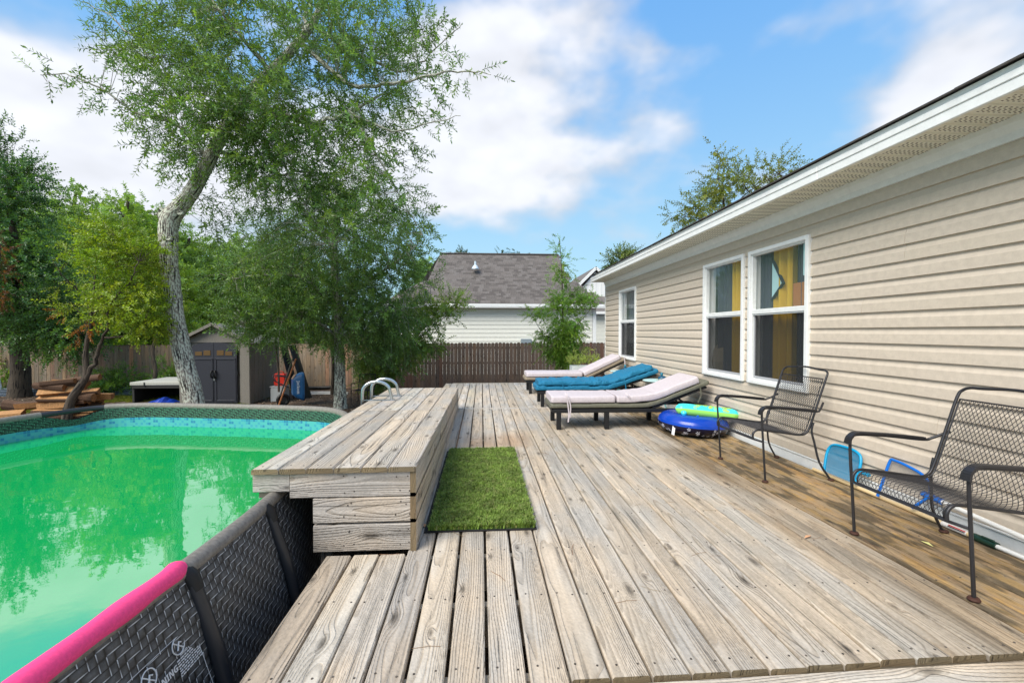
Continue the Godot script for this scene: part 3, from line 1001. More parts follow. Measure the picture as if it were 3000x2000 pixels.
# ------------------------------------------------------------------ the house on the right
func build_house() -> void:
	var o := thing("beige_house", "beige vinyl sided house with white soffit and three windows beside the deck", "house")
	var zn := 3.2
	var zf := -10.70
	var wins := [[-4.84, -3.91], [-5.862, -4.928], [-9.56, -8.52]]
	var y0 := 0.665
	var y1 := 2.097
	# wall behind the siding, with openings, then floor, ceiling and the other walls: a closed box
	var core := Sh.new()
	var edges := [zf, -9.54, -8.54, -5.84, -4.95, -4.82, -3.93, zn]
	for k in range(0, 8, 2):
		core.box(Vector3(WALL + 0.065, 1.15, (edges[k] + edges[k + 1]) * 0.5), Vector3(0.12, 2.5, edges[k + 1] - edges[k]))
	for q in [[-9.54, -8.54], [-5.84, -4.95], [-4.82, -3.93]]:
		core.box(Vector3(WALL + 0.065, 0.285, (q[0] + q[1]) * 0.5), Vector3(0.12, 0.77, q[1] - q[0]))
		core.box(Vector3(WALL + 0.065, 2.24, (q[0] + q[1]) * 0.5), Vector3(0.12, 0.31, q[1] - q[0]))
	core.box(Vector3(6.5, -0.05, -3.75), Vector3(6.9, 0.1, 13.9))
	core.box(Vector3(6.5, 2.45, -3.75), Vector3(6.9, 0.08, 13.9))
	core.box(Vector3(9.95, 0.7, -3.75), Vector3(0.12, 3.4, 13.9))
	core.box(Vector3(6.5, 0.72, zf + 0.06), Vector3(6.9, 3.35, 0.12))
	core.box(Vector3(6.5, 0.72, zn - 0.06), Vector3(6.9, 3.35, 0.12))
	core.box(Vector3(WALL + 0.07, -0.56, -3.75), Vector3(0.1, 0.9, 13.8))
	core.box(Vector3(4.4, 1.2, -3.75), Vector3(0.06, 2.4, 13.7))
	core.col = lin(0.10, 0.10, 0.12)
	put("wall_core", core, M.plain, o)
	# lap siding: every course a board, broken by the windows and at the panel joints
	var pitch := 0.1161
	var prof := PackedVector2Array([Vector2(0.002, 0.003), Vector2(-0.020, 0.0), Vector2(-0.0165, 0.067), Vector2(-0.010, 0.082), Vector2(-0.004, 0.098), Vector2(-0.0025, 0.121), Vector2(0.002, 0.121)])
	prof.reverse()
	var joints := [[-9.0, -3.0], [-6.6], [-8.1, -5.2, -2.75], [-6.45, -2.9], [-7.6, -1.6], [-8.9, -3.35], [-7.1, -1.2]]
	for k in 19:
		var yb := 0.0925 + pitch * k
		var cuts := [zf]
		for w in wins:
			if yb + pitch * 0.5 > y0 and yb + pitch * 0.6 < y1: cuts += [w[0], w[1]]
		cuts.sort()
		cuts.append(zn)
		for c in range(0, cuts.size(), 2):
			var part := [cuts[c]]
			for j in joints[(k / 2) % 7]:
				if j > cuts[c] + 0.15 and j < cuts[c + 1] - 0.15: part.append(j)
			part.sort()
			part.append(cuts[c + 1])
			for e in part.size() - 1:
				var s := Sh.new()
				var g := rf(0.975, 1.015)
				s.col = Color(g, g, g * rf(0.985, 1.005))
				s.sweep(prof, Transform3D(Basis.IDENTITY, Vector3(WALL - rf(0, 0.0018), yb, part[e + 1] - 0.0008)), part[e + 1] - part[e] - 0.0016)
				put("siding_board", s, M.vinyl, o)
	# white trim along the foot, corner post, frieze under the soffit
	var st := Sh.new()
	st.box(Vector3(WALL - 0.008, 0.028, -3.75), Vector3(0.02, 0.085, 13.88), Basis.IDENTITY, 0.003)
	st.box(Vector3(WALL - 0.012, 0.082, -3.75), Vector3(0.026, 0.014, 13.88), Basis.IDENTITY, 0.003)
	put("skirting", st, M.white, o)
	var cp := Sh.new()
	cp.box(Vector3(WALL + 0.02, 1.17, zf - 0.012), Vector3(0.085, 2.46, 0.045), Basis.IDENTITY, 0.006)
	put("corner_post", cp, M.white, o)
	var fz := Sh.new()
	var fp := PackedVector2Array([Vector2(0, 0.0), Vector2(0, 0.123), Vector2(-0.055, 0.123), Vector2(-0.05, 0.09), Vector2(-0.028, 0.045), Vector2(-0.025, 0.0)])
	var zz := zf
	while zz < zn - 0.1:
		var l := minf(3.62, zn - zz)
		var s := Sh.new()
		s.sweep(fp, Transform3D(Basis.IDENTITY, Vector3(WALL - 0.002, 2.282, zz + l - 0.001)), l - 0.002)
		put("frieze", s, M.white, o)
		zz += l
	# soffit: narrow vinyl panels with slots
	var holes := []
	var tint := []
	var n := int((zn - zf) / 0.345)
	var sp := PackedVector2Array()
	for k in 3:
		var x := 0.115 * k
		sp.append_array([Vector2(x + 0.002, 0.0), Vector2(x + 0.082, 0.0), Vector2(x + 0.088, 0.008), Vector2(x + 0.108, 0.008), Vector2(x + 0.113, 0.0)])
	sp.append_array([Vector2(0.344, 0.014), Vector2(0.001, 0.014)])
	var panel := Sh.new()
	panel.sweep(sp, Transform3D(Basis(Vector3(0, 0, 1), Vector3.UP, Vector3(-1, 0, 0)), Vector3.ZERO), 0.335)
	var pm := panel.mesh()
	for k in n:
		var z := zf + 0.345 * k
		var p := put("soffit_panel", pm, M.soffit, o)
		p.position = Vector3(WALL - 0.012 - 0.335, 2.402, z)
		if z < -1.2:
			for a in 3:
				for i in 5:
					for j in 9:
						holes.append(Transform3D(Basis.IDENTITY, Vector3(WALL - 0.33 + 0.031 * j + 0.008 * (i % 2) + 0.02, 2.4016, z + 0.115 * a + 0.012 + 0.0145 * i)))
						tint.append(Color(0.15, 0.14, 0.12))
	var slot := Sh.new()
	slot.box(Vector3.ZERO, Vector3(0.0115, 0.003, 0.0038))
	many("soffit_slots", slot.mesh(), M.plain, holes, tint, o)
	# eave: fascia in lengths, drip edge, and the ragged edge of the shingles
	zz = zf
	while zz < zn - 0.1:
		var l := minf(3.66, zn - zz)
		var s := Sh.new()
		s.box(Vector3(2.606, 2.427, zz + l * 0.5), Vector3(0.022, 0.058, l - 0.002), Basis.IDENTITY, 0.003)
		s.box(Vector3(2.602, 2.477, zz + l * 0.5), Vector3(0.026, 0.040, l - 0.002), Basis.IDENTITY, 0.004)
		put("fascia", s, M.white, o)
		var d := Sh.new()
		d.box(Vector3(2.607, 2.515, zz + l * 0.5 + 0.4), Vector3(0.014, 0.034, l - 0.003), Basis(Vector3.BACK, 0.25))
		put("drip_edge", d, M.white, o)
		zz += l
	var slope := 0.30
	var rb := Basis(Vector3.BACK, atan(slope))
	for k in 45:
		var s := Sh.new()
		var g := rf(0.55, 0.8)
		s.col = Color(g, g, g)
		s.box(Vector3(2.565 + 0.15 + rf(-0.004, 0.004), 2.536 + 0.15 * slope + rf(0, 0.003), zf - 0.03 + 0.311 * (k + 0.5)), Vector3(0.31, 0.009, 0.308), rb)
		put("shingle", s, M.shingle, o)
	var rs := Sh.new()
	rs.quad(Vector3(2.60, 2.528, zn), Vector3(6.5, 2.528 + 3.9 * slope, zn), Vector3(6.5, 2.528 + 3.9 * slope, zf - 0.02), Vector3(2.60, 2.528, zf - 0.02))
	rs.quad(Vector3(6.5, 2.528 + 3.9 * slope, zn), Vector3(10.4, 2.528, zn), Vector3(10.4, 2.528, zf - 0.02), Vector3(6.5, 2.528 + 3.9 * slope, zf - 0.02))
	put("roof", rs, M.shingle, o)
	var gb := Sh.new()
	for z in [zf + 0.01, zn - 0.01]:
		gb.tri(Vector3(2.62, 2.41, z), Vector3(10.3, 2.41, z), Vector3(6.5, 3.66, z))
		gb.quad(Vector3(2.62, 2.40, z), Vector3(2.97, 2.40, z), Vector3(2.97, 2.52, z), Vector3(2.62, 2.51, z))
	put("gable", gb, M.white, o)
	for i in 3: window(o, wins[i][0], wins[i][1], y0, y1)
	# what shows inside
	var a := [[-4.80, -4.62, "grey", "folded grey curtain at the left of the largest window"], [-4.58, -4.28, "yellow", "yellow curtain hanging in the largest window nearest the wire chairs"], [-4.24, -3.98, "grey", "dark grey curtain at the right side of the largest window"],
		[-5.72, -5.40, "grey", "dark grey curtain in the middle window by the teal lounger"], [-5.40, -5.02, "yellow", "yellow curtain hanging in the middle window by the near lounger"]]
	for q in a:
		var s := Sh.new()
		var m := 40
		var x0 := WALL + 0.115
		var ph: float = q[0] * 3.0
		for k in m:
			var r := []
			for e in [k, k + 1]:
				var t: float = float(e) / m
				r.append(Vector3(x0 + 0.035 * sin(t * (q[1] - q[0]) * 60.0 + ph) + 0.012 * sin(t * 31.0), 0, lerpf(q[0], q[1], t)))
			s.quad(r[0] + Vector3(0, 0.68, 0), r[1] + Vector3(0, 0.68, 0), r[1] + Vector3(0, 2.2, 0), r[0] + Vector3(0, 2.2, 0))
		tag(put("curtain", s, M.curtain_yellow if q[2] == "yellow" else M.curtain_grey), q[3], "curtain")
	var far := Sh.new()
	for k in 30:
		var r := []
		for e in [k, k + 1]: r.append(Vector3(WALL + 0.17 + 0.02 * sin(e * 1.1), 0, lerpf(-9.5, -8.6, e / 30.0)))
		far.quad(r[0] + Vector3(0, 0.9, 0), r[1] + Vector3(0, 0.9, 0), r[1] + Vector3(0, 2.2, 0), r[0] + Vector3(0, 2.2, 0))
	tag(put("curtain", far, M.curtain_grey), "blue grey curtain inside the far small window", "curtain")
	var pic := Sh.new()
	pic.tri(Vector3(WALL + 0.08, 1.98, -4.60), Vector3(WALL + 0.08, 1.56, -4.60), Vector3(WALL + 0.08, 1.72, -4.42))
	pic.tri(Vector3(WALL + 0.084, 1.98, -4.60), Vector3(WALL + 0.084, 1.72, -4.42), Vector3(WALL + 0.084, 1.56, -4.60))
	var pp := put("pennant", pic, M.pale_blue)
	tag(pp, "pale blue pennant with a navy edge behind the pane of the largest window", "pennant")
	var pe := Sh.new()
	pe.bar(Vector3(WALL + 0.078, 1.99, -4.60), Vector3(WALL + 0.078, 1.715, -4.415), 0.012, 0.03, 0.0, Vector3.RIGHT)
	pe.bar(Vector3(WALL + 0.078, 1.715, -4.415), Vector3(WALL + 0.078, 1.55, -4.60), 0.012, 0.03, 0.0, Vector3.RIGHT)
	put("edge", pe, mat(Color(0.06, 0.08, 0.2), 0.7), pp)
	var bx := Sh.new()
	bx.box(Vector3(WALL + 0.10, 1.575, -4.16), Vector3(0.05, 0.24, 0.22), Basis.IDENTITY, 0.003)
	tag(put("cardboard_box", bx, M.cardboard), "brown cardboard box standing on the middle rail of the largest window", "box")
	for q in [[-4.02, 1.90, "pale paper taped in the upper corner of the largest window", 0.13, 0.30], [-5.03, 1.90, "pale paper taped in the upper corner of the middle window", 0.13, 0.27]]:
		var ps := Sh.new()
		ps.box(Vector3(WALL + 0.042, q[1], q[0]), Vector3(0.002, q[4], q[3]))
		tag(put("paper_sheet", ps, M.pale_blue), q[2], "paper")
	var cush := Sh.new()
	cush.lathe(Vector3(WALL + 0.15, 0.70, -5.72), [Vector2(0.0, 0.0), Vector2(0.10, 0.02), Vector2(0.12, 0.14), Vector2(0.10, 0.30), Vector2(0.04, 0.37), Vector2(0.0, 0.38)], 16)
	tag(put("stuffed_cushion", cush, M.cushion_tan), "tan cushion behind the insect screen of the middle window", "cushion")

func window(o: Node, z0: float, z1: float, y0: float, y1: float) -> void:
	var w := Node3D.new()
	w.name = "window"
	o.add_child(w, true)
	var x := WALL - 0.012
	var fr := Sh.new()
	var zc := (z0 + z1) * 0.5
	var yc := (y0 + y1) * 0.5
	var wd := z1 - z0
	for s in [[z0 + 0.022, 1], [z1 - 0.022, 1]]:
		fr.box(Vector3(x - 0.008, yc, s[0]), Vector3(0.05, y1 - y0, 0.044), Basis.IDENTITY, 0.004)
		fr.box(Vector3(x + 0.012, yc, s[0] + (0.03 if s[0] < zc else -0.03)), Vector3(0.05, y1 - y0 - 0.08, 0.018), Basis.IDENTITY, 0.003)
	fr.box(Vector3(x - 0.008, y1 - 0.02, zc), Vector3(0.05, 0.04, wd - 0.088), Basis.IDENTITY, 0.004)
	fr.box(Vector3(x + 0.012, y1 - 0.047, zc), Vector3(0.05, 0.014, wd - 0.1), Basis.IDENTITY, 0.003)
	put("frame", fr, M.white, w)
	var sl := Sh.new()
	sl.box(Vector3(x - 0.010, y0 + 0.018, zc), Vector3(0.055, 0.036, wd - 0.088), Basis.IDENTITY, 0.004)
	sl.box(Vector3(x + 0.006, y0 + 0.046, zc), Vector3(0.04, 0.018, wd - 0.1), Basis.IDENTITY, 0.003)
	put("sill", sl, M.white, w)
	var rl := Sh.new()
	var ym := y0 + 0.772
	rl.box(Vector3(x + 0.006, ym, zc), Vector3(0.042, 0.05, wd - 0.1), Basis.IDENTITY, 0.004)
	rl.box(Vector3(x + 0.012, ym - 0.032, zc), Vector3(0.034, 0.012, wd - 0.11), Basis.IDENTITY, 0.003)
	put("meeting_rail", rl, M.white, w)
	var sa := Sh.new()
	for s in [z0 + 0.066, z1 - 0.066]: sa.box(Vector3(x + 0.022, (y0 + ym) * 0.5 + 0.02, s), Vector3(0.03, ym - y0 - 0.08, 0.016), Basis.IDENTITY, 0.003)
	sa.box(Vector3(x + 0.022, y0 + 0.068, zc), Vector3(0.03, 0.022, wd - 0.15), Basis.IDENTITY, 0.003)
	put("screen_frame", sa, mat(Color(0.66, 0.67, 0.69), 0.4), w)
	var p := Sh.new()
	p.quad(Vector3(x + 0.03, ym, z1 - 0.05), Vector3(x + 0.03, ym, z0 + 0.05), Vector3(x + 0.03, y1 - 0.05, z0 + 0.05), Vector3(x + 0.03, y1 - 0.05, z1 - 0.05))
	p.quad(Vector3(x + 0.045, y0 + 0.05, z1 - 0.05), Vector3(x + 0.045, y0 + 0.05, z0 + 0.05), Vector3(x + 0.045, ym, z0 + 0.05), Vector3(x + 0.045, ym, z1 - 0.05))
	put("pane", p, M.pane, w)
	var sc := Sh.new()
	sc.quad(Vector3(x + 0.02, y0 + 0.06, z1 - 0.07), Vector3(x + 0.02, y0 + 0.06, z0 + 0.07), Vector3(x + 0.02, ym - 0.03, z0 + 0.07), Vector3(x + 0.02, ym - 0.03, z1 - 0.07))
	put("insect_screen", sc, M.screen, w)

# ------------------------------------------------------------------ furniture on the deck
func wire_chair(called: String, label: String, at: Vector3, turn: float) -> Node3D:
	var o := thing(called, label, "chair", at, turn, "wire mesh patio chairs along the house wall")
	for s in [-1.0, 1.0]:
		var z: float = 0.34 * s
		var leg := Sh.new()
		leg.tube(smooth_path([Vector3(0, 0.012, z), Vector3(-0.02, 0.3, z), Vector3(-0.035, 0.53, z), Vector3(-0.025, 0.585, z), Vector3(0.02, 0.602, z), Vector3(0.2, 0.592, z), Vector3(0.42, 0.568, z), Vector3(0.47, 0.58, z * 0.97), Vector3(0.535, 0.63, z * 0.83)], 4), 0.0085, 8)
		put("front_leg", leg, M.iron, o)
		var arm := Sh.new()
		var ap := smooth_path([Vector3(-0.052, 0.548, z), Vector3(-0.04, 0.588, z), Vector3(0.0, 0.613, z), Vector3(0.08, 0.611, z), Vector3(0.25, 0.598, z), Vector3(0.43, 0.578, z)], 4)
		for i in ap.size() - 1:
			var w0 := 0.023 - 0.012 * i / ap.size()
			var w1 := 0.023 - 0.012 * (i + 1) / ap.size()
			var a: Vector3 = ap[i]
			var b: Vector3 = ap[i + 1]
			var up := Vector3(-(b - a).y, (b - a).x, 0).normalized() * 0.006
			var dz0 := Vector3(0, 0, w0)
			var dz1 := Vector3(0, 0, w1)
			arm.quad(a - dz0 + up, a + dz0 + up, b + dz1 + up, b - dz1 + up)
			arm.quad(a + dz0 - up, a - dz0 - up, b - dz1 - up, b + dz1 - up)
			arm.quad(a + dz0 - up, b + dz1 - up, b + dz1 + up, a + dz0 + up)
			arm.quad(b - dz1 - up, a - dz0 - up, a - dz0 + up, b - dz1 + up)
			if i == 0: arm.quad(a - dz0 - up, a + dz0 - up, a + dz0 + up, a - dz0 + up)
		put("armrest", arm, M.iron, o)
		var rl := Sh.new()
		rl.tube(smooth_path([Vector3(0.445, 0.47, z * 0.86), Vector3(0.43, 0.40, z * 0.86), Vector3(0.445, 0.3, z * 0.9), Vector3(0.475, 0.15, z * 0.95), Vector3(0.545, 0.03, z), Vector3(0.565, 0.012, z)], 4), 0.0085, 8)
		put("rear_leg", rl, M.iron, o)
		var ft := Sh.new()
		for p in [Vector3(0, 0, z), Vector3(0.566, 0, z)]:
			ft.lathe(p, [Vector2(0.0, 0.0), Vector2(0.022, 0.0), Vector2(0.025, 0.006), Vector2(0.020, 0.014), Vector2(0.0, 0.016)], 14)
		put("glide", ft, M.rust, o)
	var fr := Sh.new()
	var zs := 0.275
	var side := func(s: float) -> Array: return [Vector3(-0.065, 0.335, zs * s), Vector3(-0.068, 0.375, zs * s), Vector3(-0.045, 0.405, zs * s), Vector3(0.0, 0.41, zs * s), Vector3(0.17, 0.388, zs * s), Vector3(0.335, 0.365, zs * s), Vector3(0.395, 0.38, zs * s), Vector3(0.43, 0.44, zs * s), Vector3(0.505, 0.66, zs * s), Vector3(0.565, 0.835, zs * s), Vector3(0.585, 0.875, zs * s * 0.96)]
	var r := (side.call(-1.0) as Array) + [Vector3(0.594, 0.893, -zs * 0.83), Vector3(0.594, 0.896, -zs * 0.6), Vector3(0.60, 0.908, 0), Vector3(0.594, 0.896, zs * 0.6), Vector3(0.594, 0.893, zs * 0.83)]
	var l: Array = side.call(1.0)
	l.reverse()
	fr.tube(smooth_path(r + l, 4), 0.0085, 8)
	fr.tube([Vector3(-0.018, 0.325, -0.34), Vector3(-0.06, 0.335, -0.26), Vector3(-0.06, 0.335, 0.26), Vector3(-0.018, 0.325, 0.34)], 0.0075, 8)
	put("frame", fr, M.iron, o)
	# expanded metal: two families of slanting strands over the seat and the back, with a thin border
	var prof := smooth_path([Vector3(-0.058, 0.342, 0), Vector3(-0.061, 0.372, 0), Vector3(-0.04, 0.40, 0), Vector3(0.0, 0.405, 0), Vector3(0.17, 0.383, 0), Vector3(0.33, 0.362, 0), Vector3(0.39, 0.378, 0), Vector3(0.424, 0.44, 0), Vector3(0.50, 0.66, 0), Vector3(0.556, 0.825, 0)], 6)
	var len := [0.0]
	for i in prof.size() - 1: len.append(len[-1] + (prof[i + 1] - prof[i]).length())
	var total: float = len[-1]
	var hw := 0.252
	var at_s := func(q: float, z: float) -> Vector3:
		q = clampf(q, 0, total)
		var i := 0
		while i < len.size() - 2 and len[i + 1] < q: i += 1
		return prof[i].lerp(prof[i + 1], (q - len[i]) / maxf(len[i + 1] - len[i], 1e-5)) + Vector3(0, 0, z)
	var slant := 0.62
	var cell := 0.0235
	var ms := Sh.new()
	for fam in [-1.0, 1.0]:
		var c := -hw - total * slant
		while c < hw + total * slant:
			var pts := []
			var steps := 46
			for k in steps + 1:
				var q := total * k / steps
				var z: float = c + fam * slant * q
				if absf(z) <= hw: pts.append(at_s.call(q, z) + Vector3(0, 0.0008 * fam, 0))
			if pts.size() > 1: ms.tube(pts, 0.0016, 4)
			c += cell
	var mp := put("mesh_panel", ms, M.iron, o)
	mp.set_meta("kind", "stuff")
	var bd := Sh.new()
	var e0 := []
	for k in 41: e0.append(at_s.call(total * k / 40, -hw))
	for k in 41: e0.append(at_s.call(total * (40 - k) / 40, hw))
	e0.append(e0[0])
	bd.tube(e0, 0.0045, 6)
	put("border", bd, M.iron, o)
	return o

# a cushion lofted along a path in x, y; half width w, half thickness t
func cushion(path: Array, w: float, t: float, crease: float, sd: float, puff := 0.0) -> Sh:
	var s := Sh.new()
	var n := 28
	var rings := []
	var pts := smooth_path(path, 16)
	for i in pts.size():
		var d: Vector3 = (pts[mini(i + 1, pts.size() - 1)] - pts[maxi(i - 1, 0)]).normalized()
		var up := Vector3(-d.y, d.x, 0)
		var ends := minf(i, pts.size() - 1 - i)
		var k := 1.0 if ends >= 2 else (0.96 if ends == 1 else 0.84)
		var ring := []
		for j in n:
			var a := TAU * j / n
			var cx := signf(cos(a)) * pow(absf(cos(a)), 0.28)
			var sy := signf(sin(a)) * pow(absf(sin(a)), 0.36)
			var nz := noise_a.get_noise_3d(pts[i].x * 160.0 + sd, a * 12.0, sd) * crease + noise_b.get_noise_3d(pts[i].x * 420.0 + sd, sy * 10.0 + cx * 22.0, sd) * crease * 0.6 + noise_b.get_noise_3d(pts[i].x * 1500.0 + cx * 260.0, cx * 420.0, sd) * maxf(0.0, crease - 0.012) * 0.9
			var pf := puff * (1.0 - cx * cx) * sin(clampf(float(i) / (pts.size() - 1), 0, 1) * PI)
			ring.append(pts[i] + Vector3(0, 0, cx * (w + nz * 0.5) * (0.5 + 0.5 * k)) + up * (sy * t * k + (nz + pf if sy > 0 else nz * 0.3)))
		rings.append(ring)
	var norm := func(i: int, j: int) -> Vector3:
		var a: Vector3 = rings[mini(i + 1, rings.size() - 1)][j % n] - rings[maxi(i - 1, 0)][j % n]
		var b: Vector3 = rings[i][(j + 1) % n] - rings[i][(j + n - 1) % n]
		return b.cross(a).normalized()
	var sg := 1.0
	var test: Vector3 = norm.call(rings.size() / 2, n / 4)
	if test.y < 0: sg = -1.0
	var wc := [s.col, s.col, s.col]
	var uu := [Vector2.ZERO, Vector2.ZERO, Vector2.ZERO]
	for i in rings.size() - 1:
		for j in n:
			var j2 := (j + 1) % n
			var p := [rings[i][j], rings[i][j2], rings[i + 1][j2], rings[i + 1][j]]
			var m := [norm.call(i, j) * sg, norm.call(i, j2) * sg, norm.call(i + 1, j2) * sg, norm.call(i + 1, j) * sg]
			if (p[1] - p[0]).cross(p[2] - p[0]).dot(m[0]) > 0:
				s.stri([p[0], p[1], p[2]], [m[0], m[1], m[2]], uu, wc)
				s.stri([p[0], p[2], p[3]], [m[0], m[2], m[3]], uu, wc)
			else:
				s.stri([p[0], p[2], p[1]], [m[0], m[2], m[1]], uu, wc)
				s.stri([p[0], p[3], p[2]], [m[0], m[3], m[2]], uu, wc)
	for e in [0, rings.size() - 1]:
		var c := Vector3.ZERO
		for q in rings[e]: c += q / n
		var out: Vector3 = (pts[0] - pts[1]) if e == 0 else (pts[-1] - pts[-2])
		for j in n:
			var a := [c, rings[e][j], rings[e][(j + 1) % n]]
			if (a[1] - a[0]).cross(a[2] - a[0]).dot(out) < 0: a = [a[0], a[2], a[1]]
			s.tri(a[0], a[1], a[2])
	return s

func strap(pts: Array, w: float, out: Vector3) -> Sh:
	var s := Sh.new()
	var p := smooth_path(pts, 4)
	for i in p.size() - 1:
		var a: Vector3 = p[i]
		var b: Vector3 = p[i + 1]
		var d := (b - a).cross(out).normalized() * w
		s.quad(a - d, a + d, b + d, b - d)
		s.quad(a - d - out * 0.003, b - d - out * 0.003, b + d - out * 0.003, a + d - out * 0.003)
	return s

# x runs from the foot end to the head end; tip = height of the raised back
func lounger(label: String, at: Vector3, turn: float, kind: String, rise: float, knee: float) -> void:
	var o := thing("sun_lounger", label, "sun lounger", at, turn, "black wicker sun loungers on the deck")
	var w := 0.315
	for s in [-1.0, 1.0]:
		for x in [0.095, 0.70, 1.44, 1.93]:
			var l := Sh.new()
			l.box(Vector3(x, 0.105, s * (w - 0.028)), Vector3(0.055, 0.21, 0.055), Basis.IDENTITY, 0.004)
			put("leg", l, M.wicker, o)
		var r := Sh.new()
		r.box(Vector3(1.02, 0.232, s * (w - 0.02)), Vector3(2.0, 0.046, 0.04), Basis.IDENTITY, 0.005)
		put("side_rail", r, M.wicker, o)
	var sl := Sh.new()
	for x in [0.035, 0.45, 0.95, knee, 2.0]: sl.box(Vector3(x, 0.232, 0), Vector3(0.045, 0.04, 2.0 * w - 0.08), Basis.IDENTITY, 0.004)
	put("cross_bar", sl, M.wicker, o)
	var tip := Vector3(1.98, rise, 0)
	var hinge := Vector3(knee, 0.256, 0)
	var dir := (tip - hinge).normalized()
	var up := Vector3(-dir.y, dir.x, 0)
	var bk := Sh.new()
	for s in [-1.0, 1.0]:
		bk.bar(hinge + Vector3(0, 0, s * 0.28), tip + Vector3(0, 0, s * 0.28), 0.035, 0.025, 0.004)
		bk.bar(hinge + dir * 0.36 + Vector3(0, 0, s * 0.2), Vector3(knee + 0.52, 0.27, s * 0.2), 0.022, 0.022)
	bk.bar(tip - dir * 0.02 + Vector3(0, 0, -0.28), tip - dir * 0.02 + Vector3(0, 0, 0.28), 0.035, 0.025)
	put("back_frame", bk, M.wicker, o)
	var deckp := Sh.new()
	deckp.box(Vector3(knee * 0.5 + 0.02, 0.256, 0), Vector3(knee - 0.02, 0.012, 2 * w - 0.09))
	deckp.bar(hinge, tip, 0.54, 0.012)
	put("sling", deckp, M.wicker, o)
	var lower: Material = {"olive": M.cushion_olive, "teal": M.teal, "tan": M.cushion_tan}[kind]
	var top: Material = M.teal if kind == "teal" else M.cushion_white
	var t1 := 0.031 if kind != "teal" else 0.040
	var t2 := 0.049 if kind != "teal" else 0.038
	var b1 := 0.263 + t1
	var b2 := b1 + t1 + t2 - 0.002
	var off1 := up * (t1 + 0.016)
	var off2 := up * (t1 * 2 + t2 + 0.014)
	var cr := 0.010 if kind != "teal" else 0.022
	put("lower_cushion", cushion([Vector3(-0.01, b1, 0), Vector3(0.35, b1, 0), Vector3(0.7, b1, 0), Vector3(knee - 0.14, b1, 0), hinge + off1 + dir * 0.06, hinge.lerp(tip, 0.55) + off1, tip + off1 + dir * 0.05], w, t1, cr, 3.0 + rise * 10.0), lower, o)
	if kind == "teal":
		put("top_cushion", cushion([Vector3(0.03, b2, 0), Vector3(0.4, b2, 0), Vector3(0.85, b2, 0), Vector3(knee - 0.14, b2, 0), hinge + off2 + dir * 0.06, hinge.lerp(tip, 0.55) + off2, tip + off2 - dir * 0.02], w - 0.01, t2, 0.036, 60.0, 0.012), top, o)
	else:
		put("foot_cushion", cushion([Vector3(0.0, b2, 0), Vector3(0.3, b2, 0), Vector3(0.6, b2, 0), Vector3(0.81, b2, 0)] if kind == "olive" else [Vector3(0.02, b2, 0), Vector3(0.4, b2, 0), Vector3(0.8, b2, 0), Vector3(knee - 0.06, b2, 0)], w - 0.005, t2, 0.007, 5.0), top, o)
		put("back_cushion", cushion([Vector3(0.83, b2, 0), Vector3(1.0, b2, 0), Vector3(knee - 0.15, b2 + 0.01, 0), hinge + off2 + dir * 0.1, hinge.lerp(tip, 0.55) + off2, tip + off2 - dir * 0.06] if kind == "olive" else [Vector3(knee - 0.04, b2 + 0.005, 0), hinge + off2 + dir * 0.1, hinge.lerp(tip, 0.5) + off2, tip + off2 - dir * 0.03], w - 0.005, t2, 0.008, 9.0), top, o)
	var zf := w + 0.012
	var strapm: Material = M.teal if kind == "teal" else M.cushion_white
	if kind == "olive":
		put("tie", strap([Vector3(0.17, 0.46, zf - 0.03), Vector3(0.185, 0.42, zf + 0.004), Vector3(0.20, 0.33, zf + 0.006), Vector3(0.215, 0.2, zf + 0.005), Vector3(0.205, 0.10, zf + 0.012)], 0.008, Vector3.BACK), strapm, o)
		put("tie", strap([Vector3(0.19, 0.45, zf - 0.02), Vector3(0.205, 0.40, zf + 0.006), Vector3(0.235, 0.30, zf + 0.009), Vector3(0.23, 0.16, zf + 0.006)], 0.007, Vector3.BACK), strapm, o)
		put("tie", strap([Vector3(0.93, 0.455, zf - 0.02), Vector3(0.96, 0.425, zf + 0.004), Vector3(0.985, 0.40, zf + 0.004)], 0.008, Vector3.BACK), strapm, o)
		put("tie", strap([tip + Vector3(-0.10, 0.0, zf), tip + Vector3(-0.09, -0.10, zf), tip + Vector3(-0.13, -0.19, zf)], 0.008, Vector3.BACK), M.cushion_olive, o)
	elif kind == "teal":
		put("tie", strap([Vector3(1.42, 0.46, zf), Vector3(1.45, 0.36, zf + 0.006), Vector3(1.46, 0.22, zf + 0.006)], 0.009, Vector3.BACK), strapm, o)
		put("tie", strap([Vector3(0.42, 0.37, zf), Vector3(0.425, 0.30, zf + 0.006), Vector3(0.42, 0.24, zf + 0.005)], 0.006, Vector3.BACK), strapm, o)
	else:
		put("tie", strap([tip + Vector3(-0.02, 0.10, zf), tip + Vector3(0.0, -0.05, zf), tip + Vector3(-0.01, -0.2, zf)], 0.009, Vector3.BACK), strapm, o)

func side_table(at: Vector3, label: String) -> void:
	var o := thing("side_table", label, "table", at, 0.0, "small round side tables between the loungers")
	var t := Sh.new()
	t.lathe(Vector3(0, 0.475, 0), [Vector2(0.0, 0.0), Vector2(0.20, 0.0), Vector2(0.215, 0.006), Vector2(0.215, 0.014), Vector2(0.20, 0.018), Vector2(0.0, 0.018)], 28)
	put("table_top", t, mat(Color(0.75, 0.88, 0.88), 0.3), o)
	for k in 3:
		var a := TAU * k / 3.0 + 0.5
		var l := Sh.new()
		l.tube([Vector3(cos(a) * 0.15, 0.475, sin(a) * 0.15), Vector3(cos(a) * 0.06, 0.25, sin(a) * 0.06), Vector3(cos(a) * 0.16, 0.0, sin(a) * 0.16)], 0.008, 7)
		put("leg", l, mat(Color(0.35, 0.68, 0.72), 0.4), o)

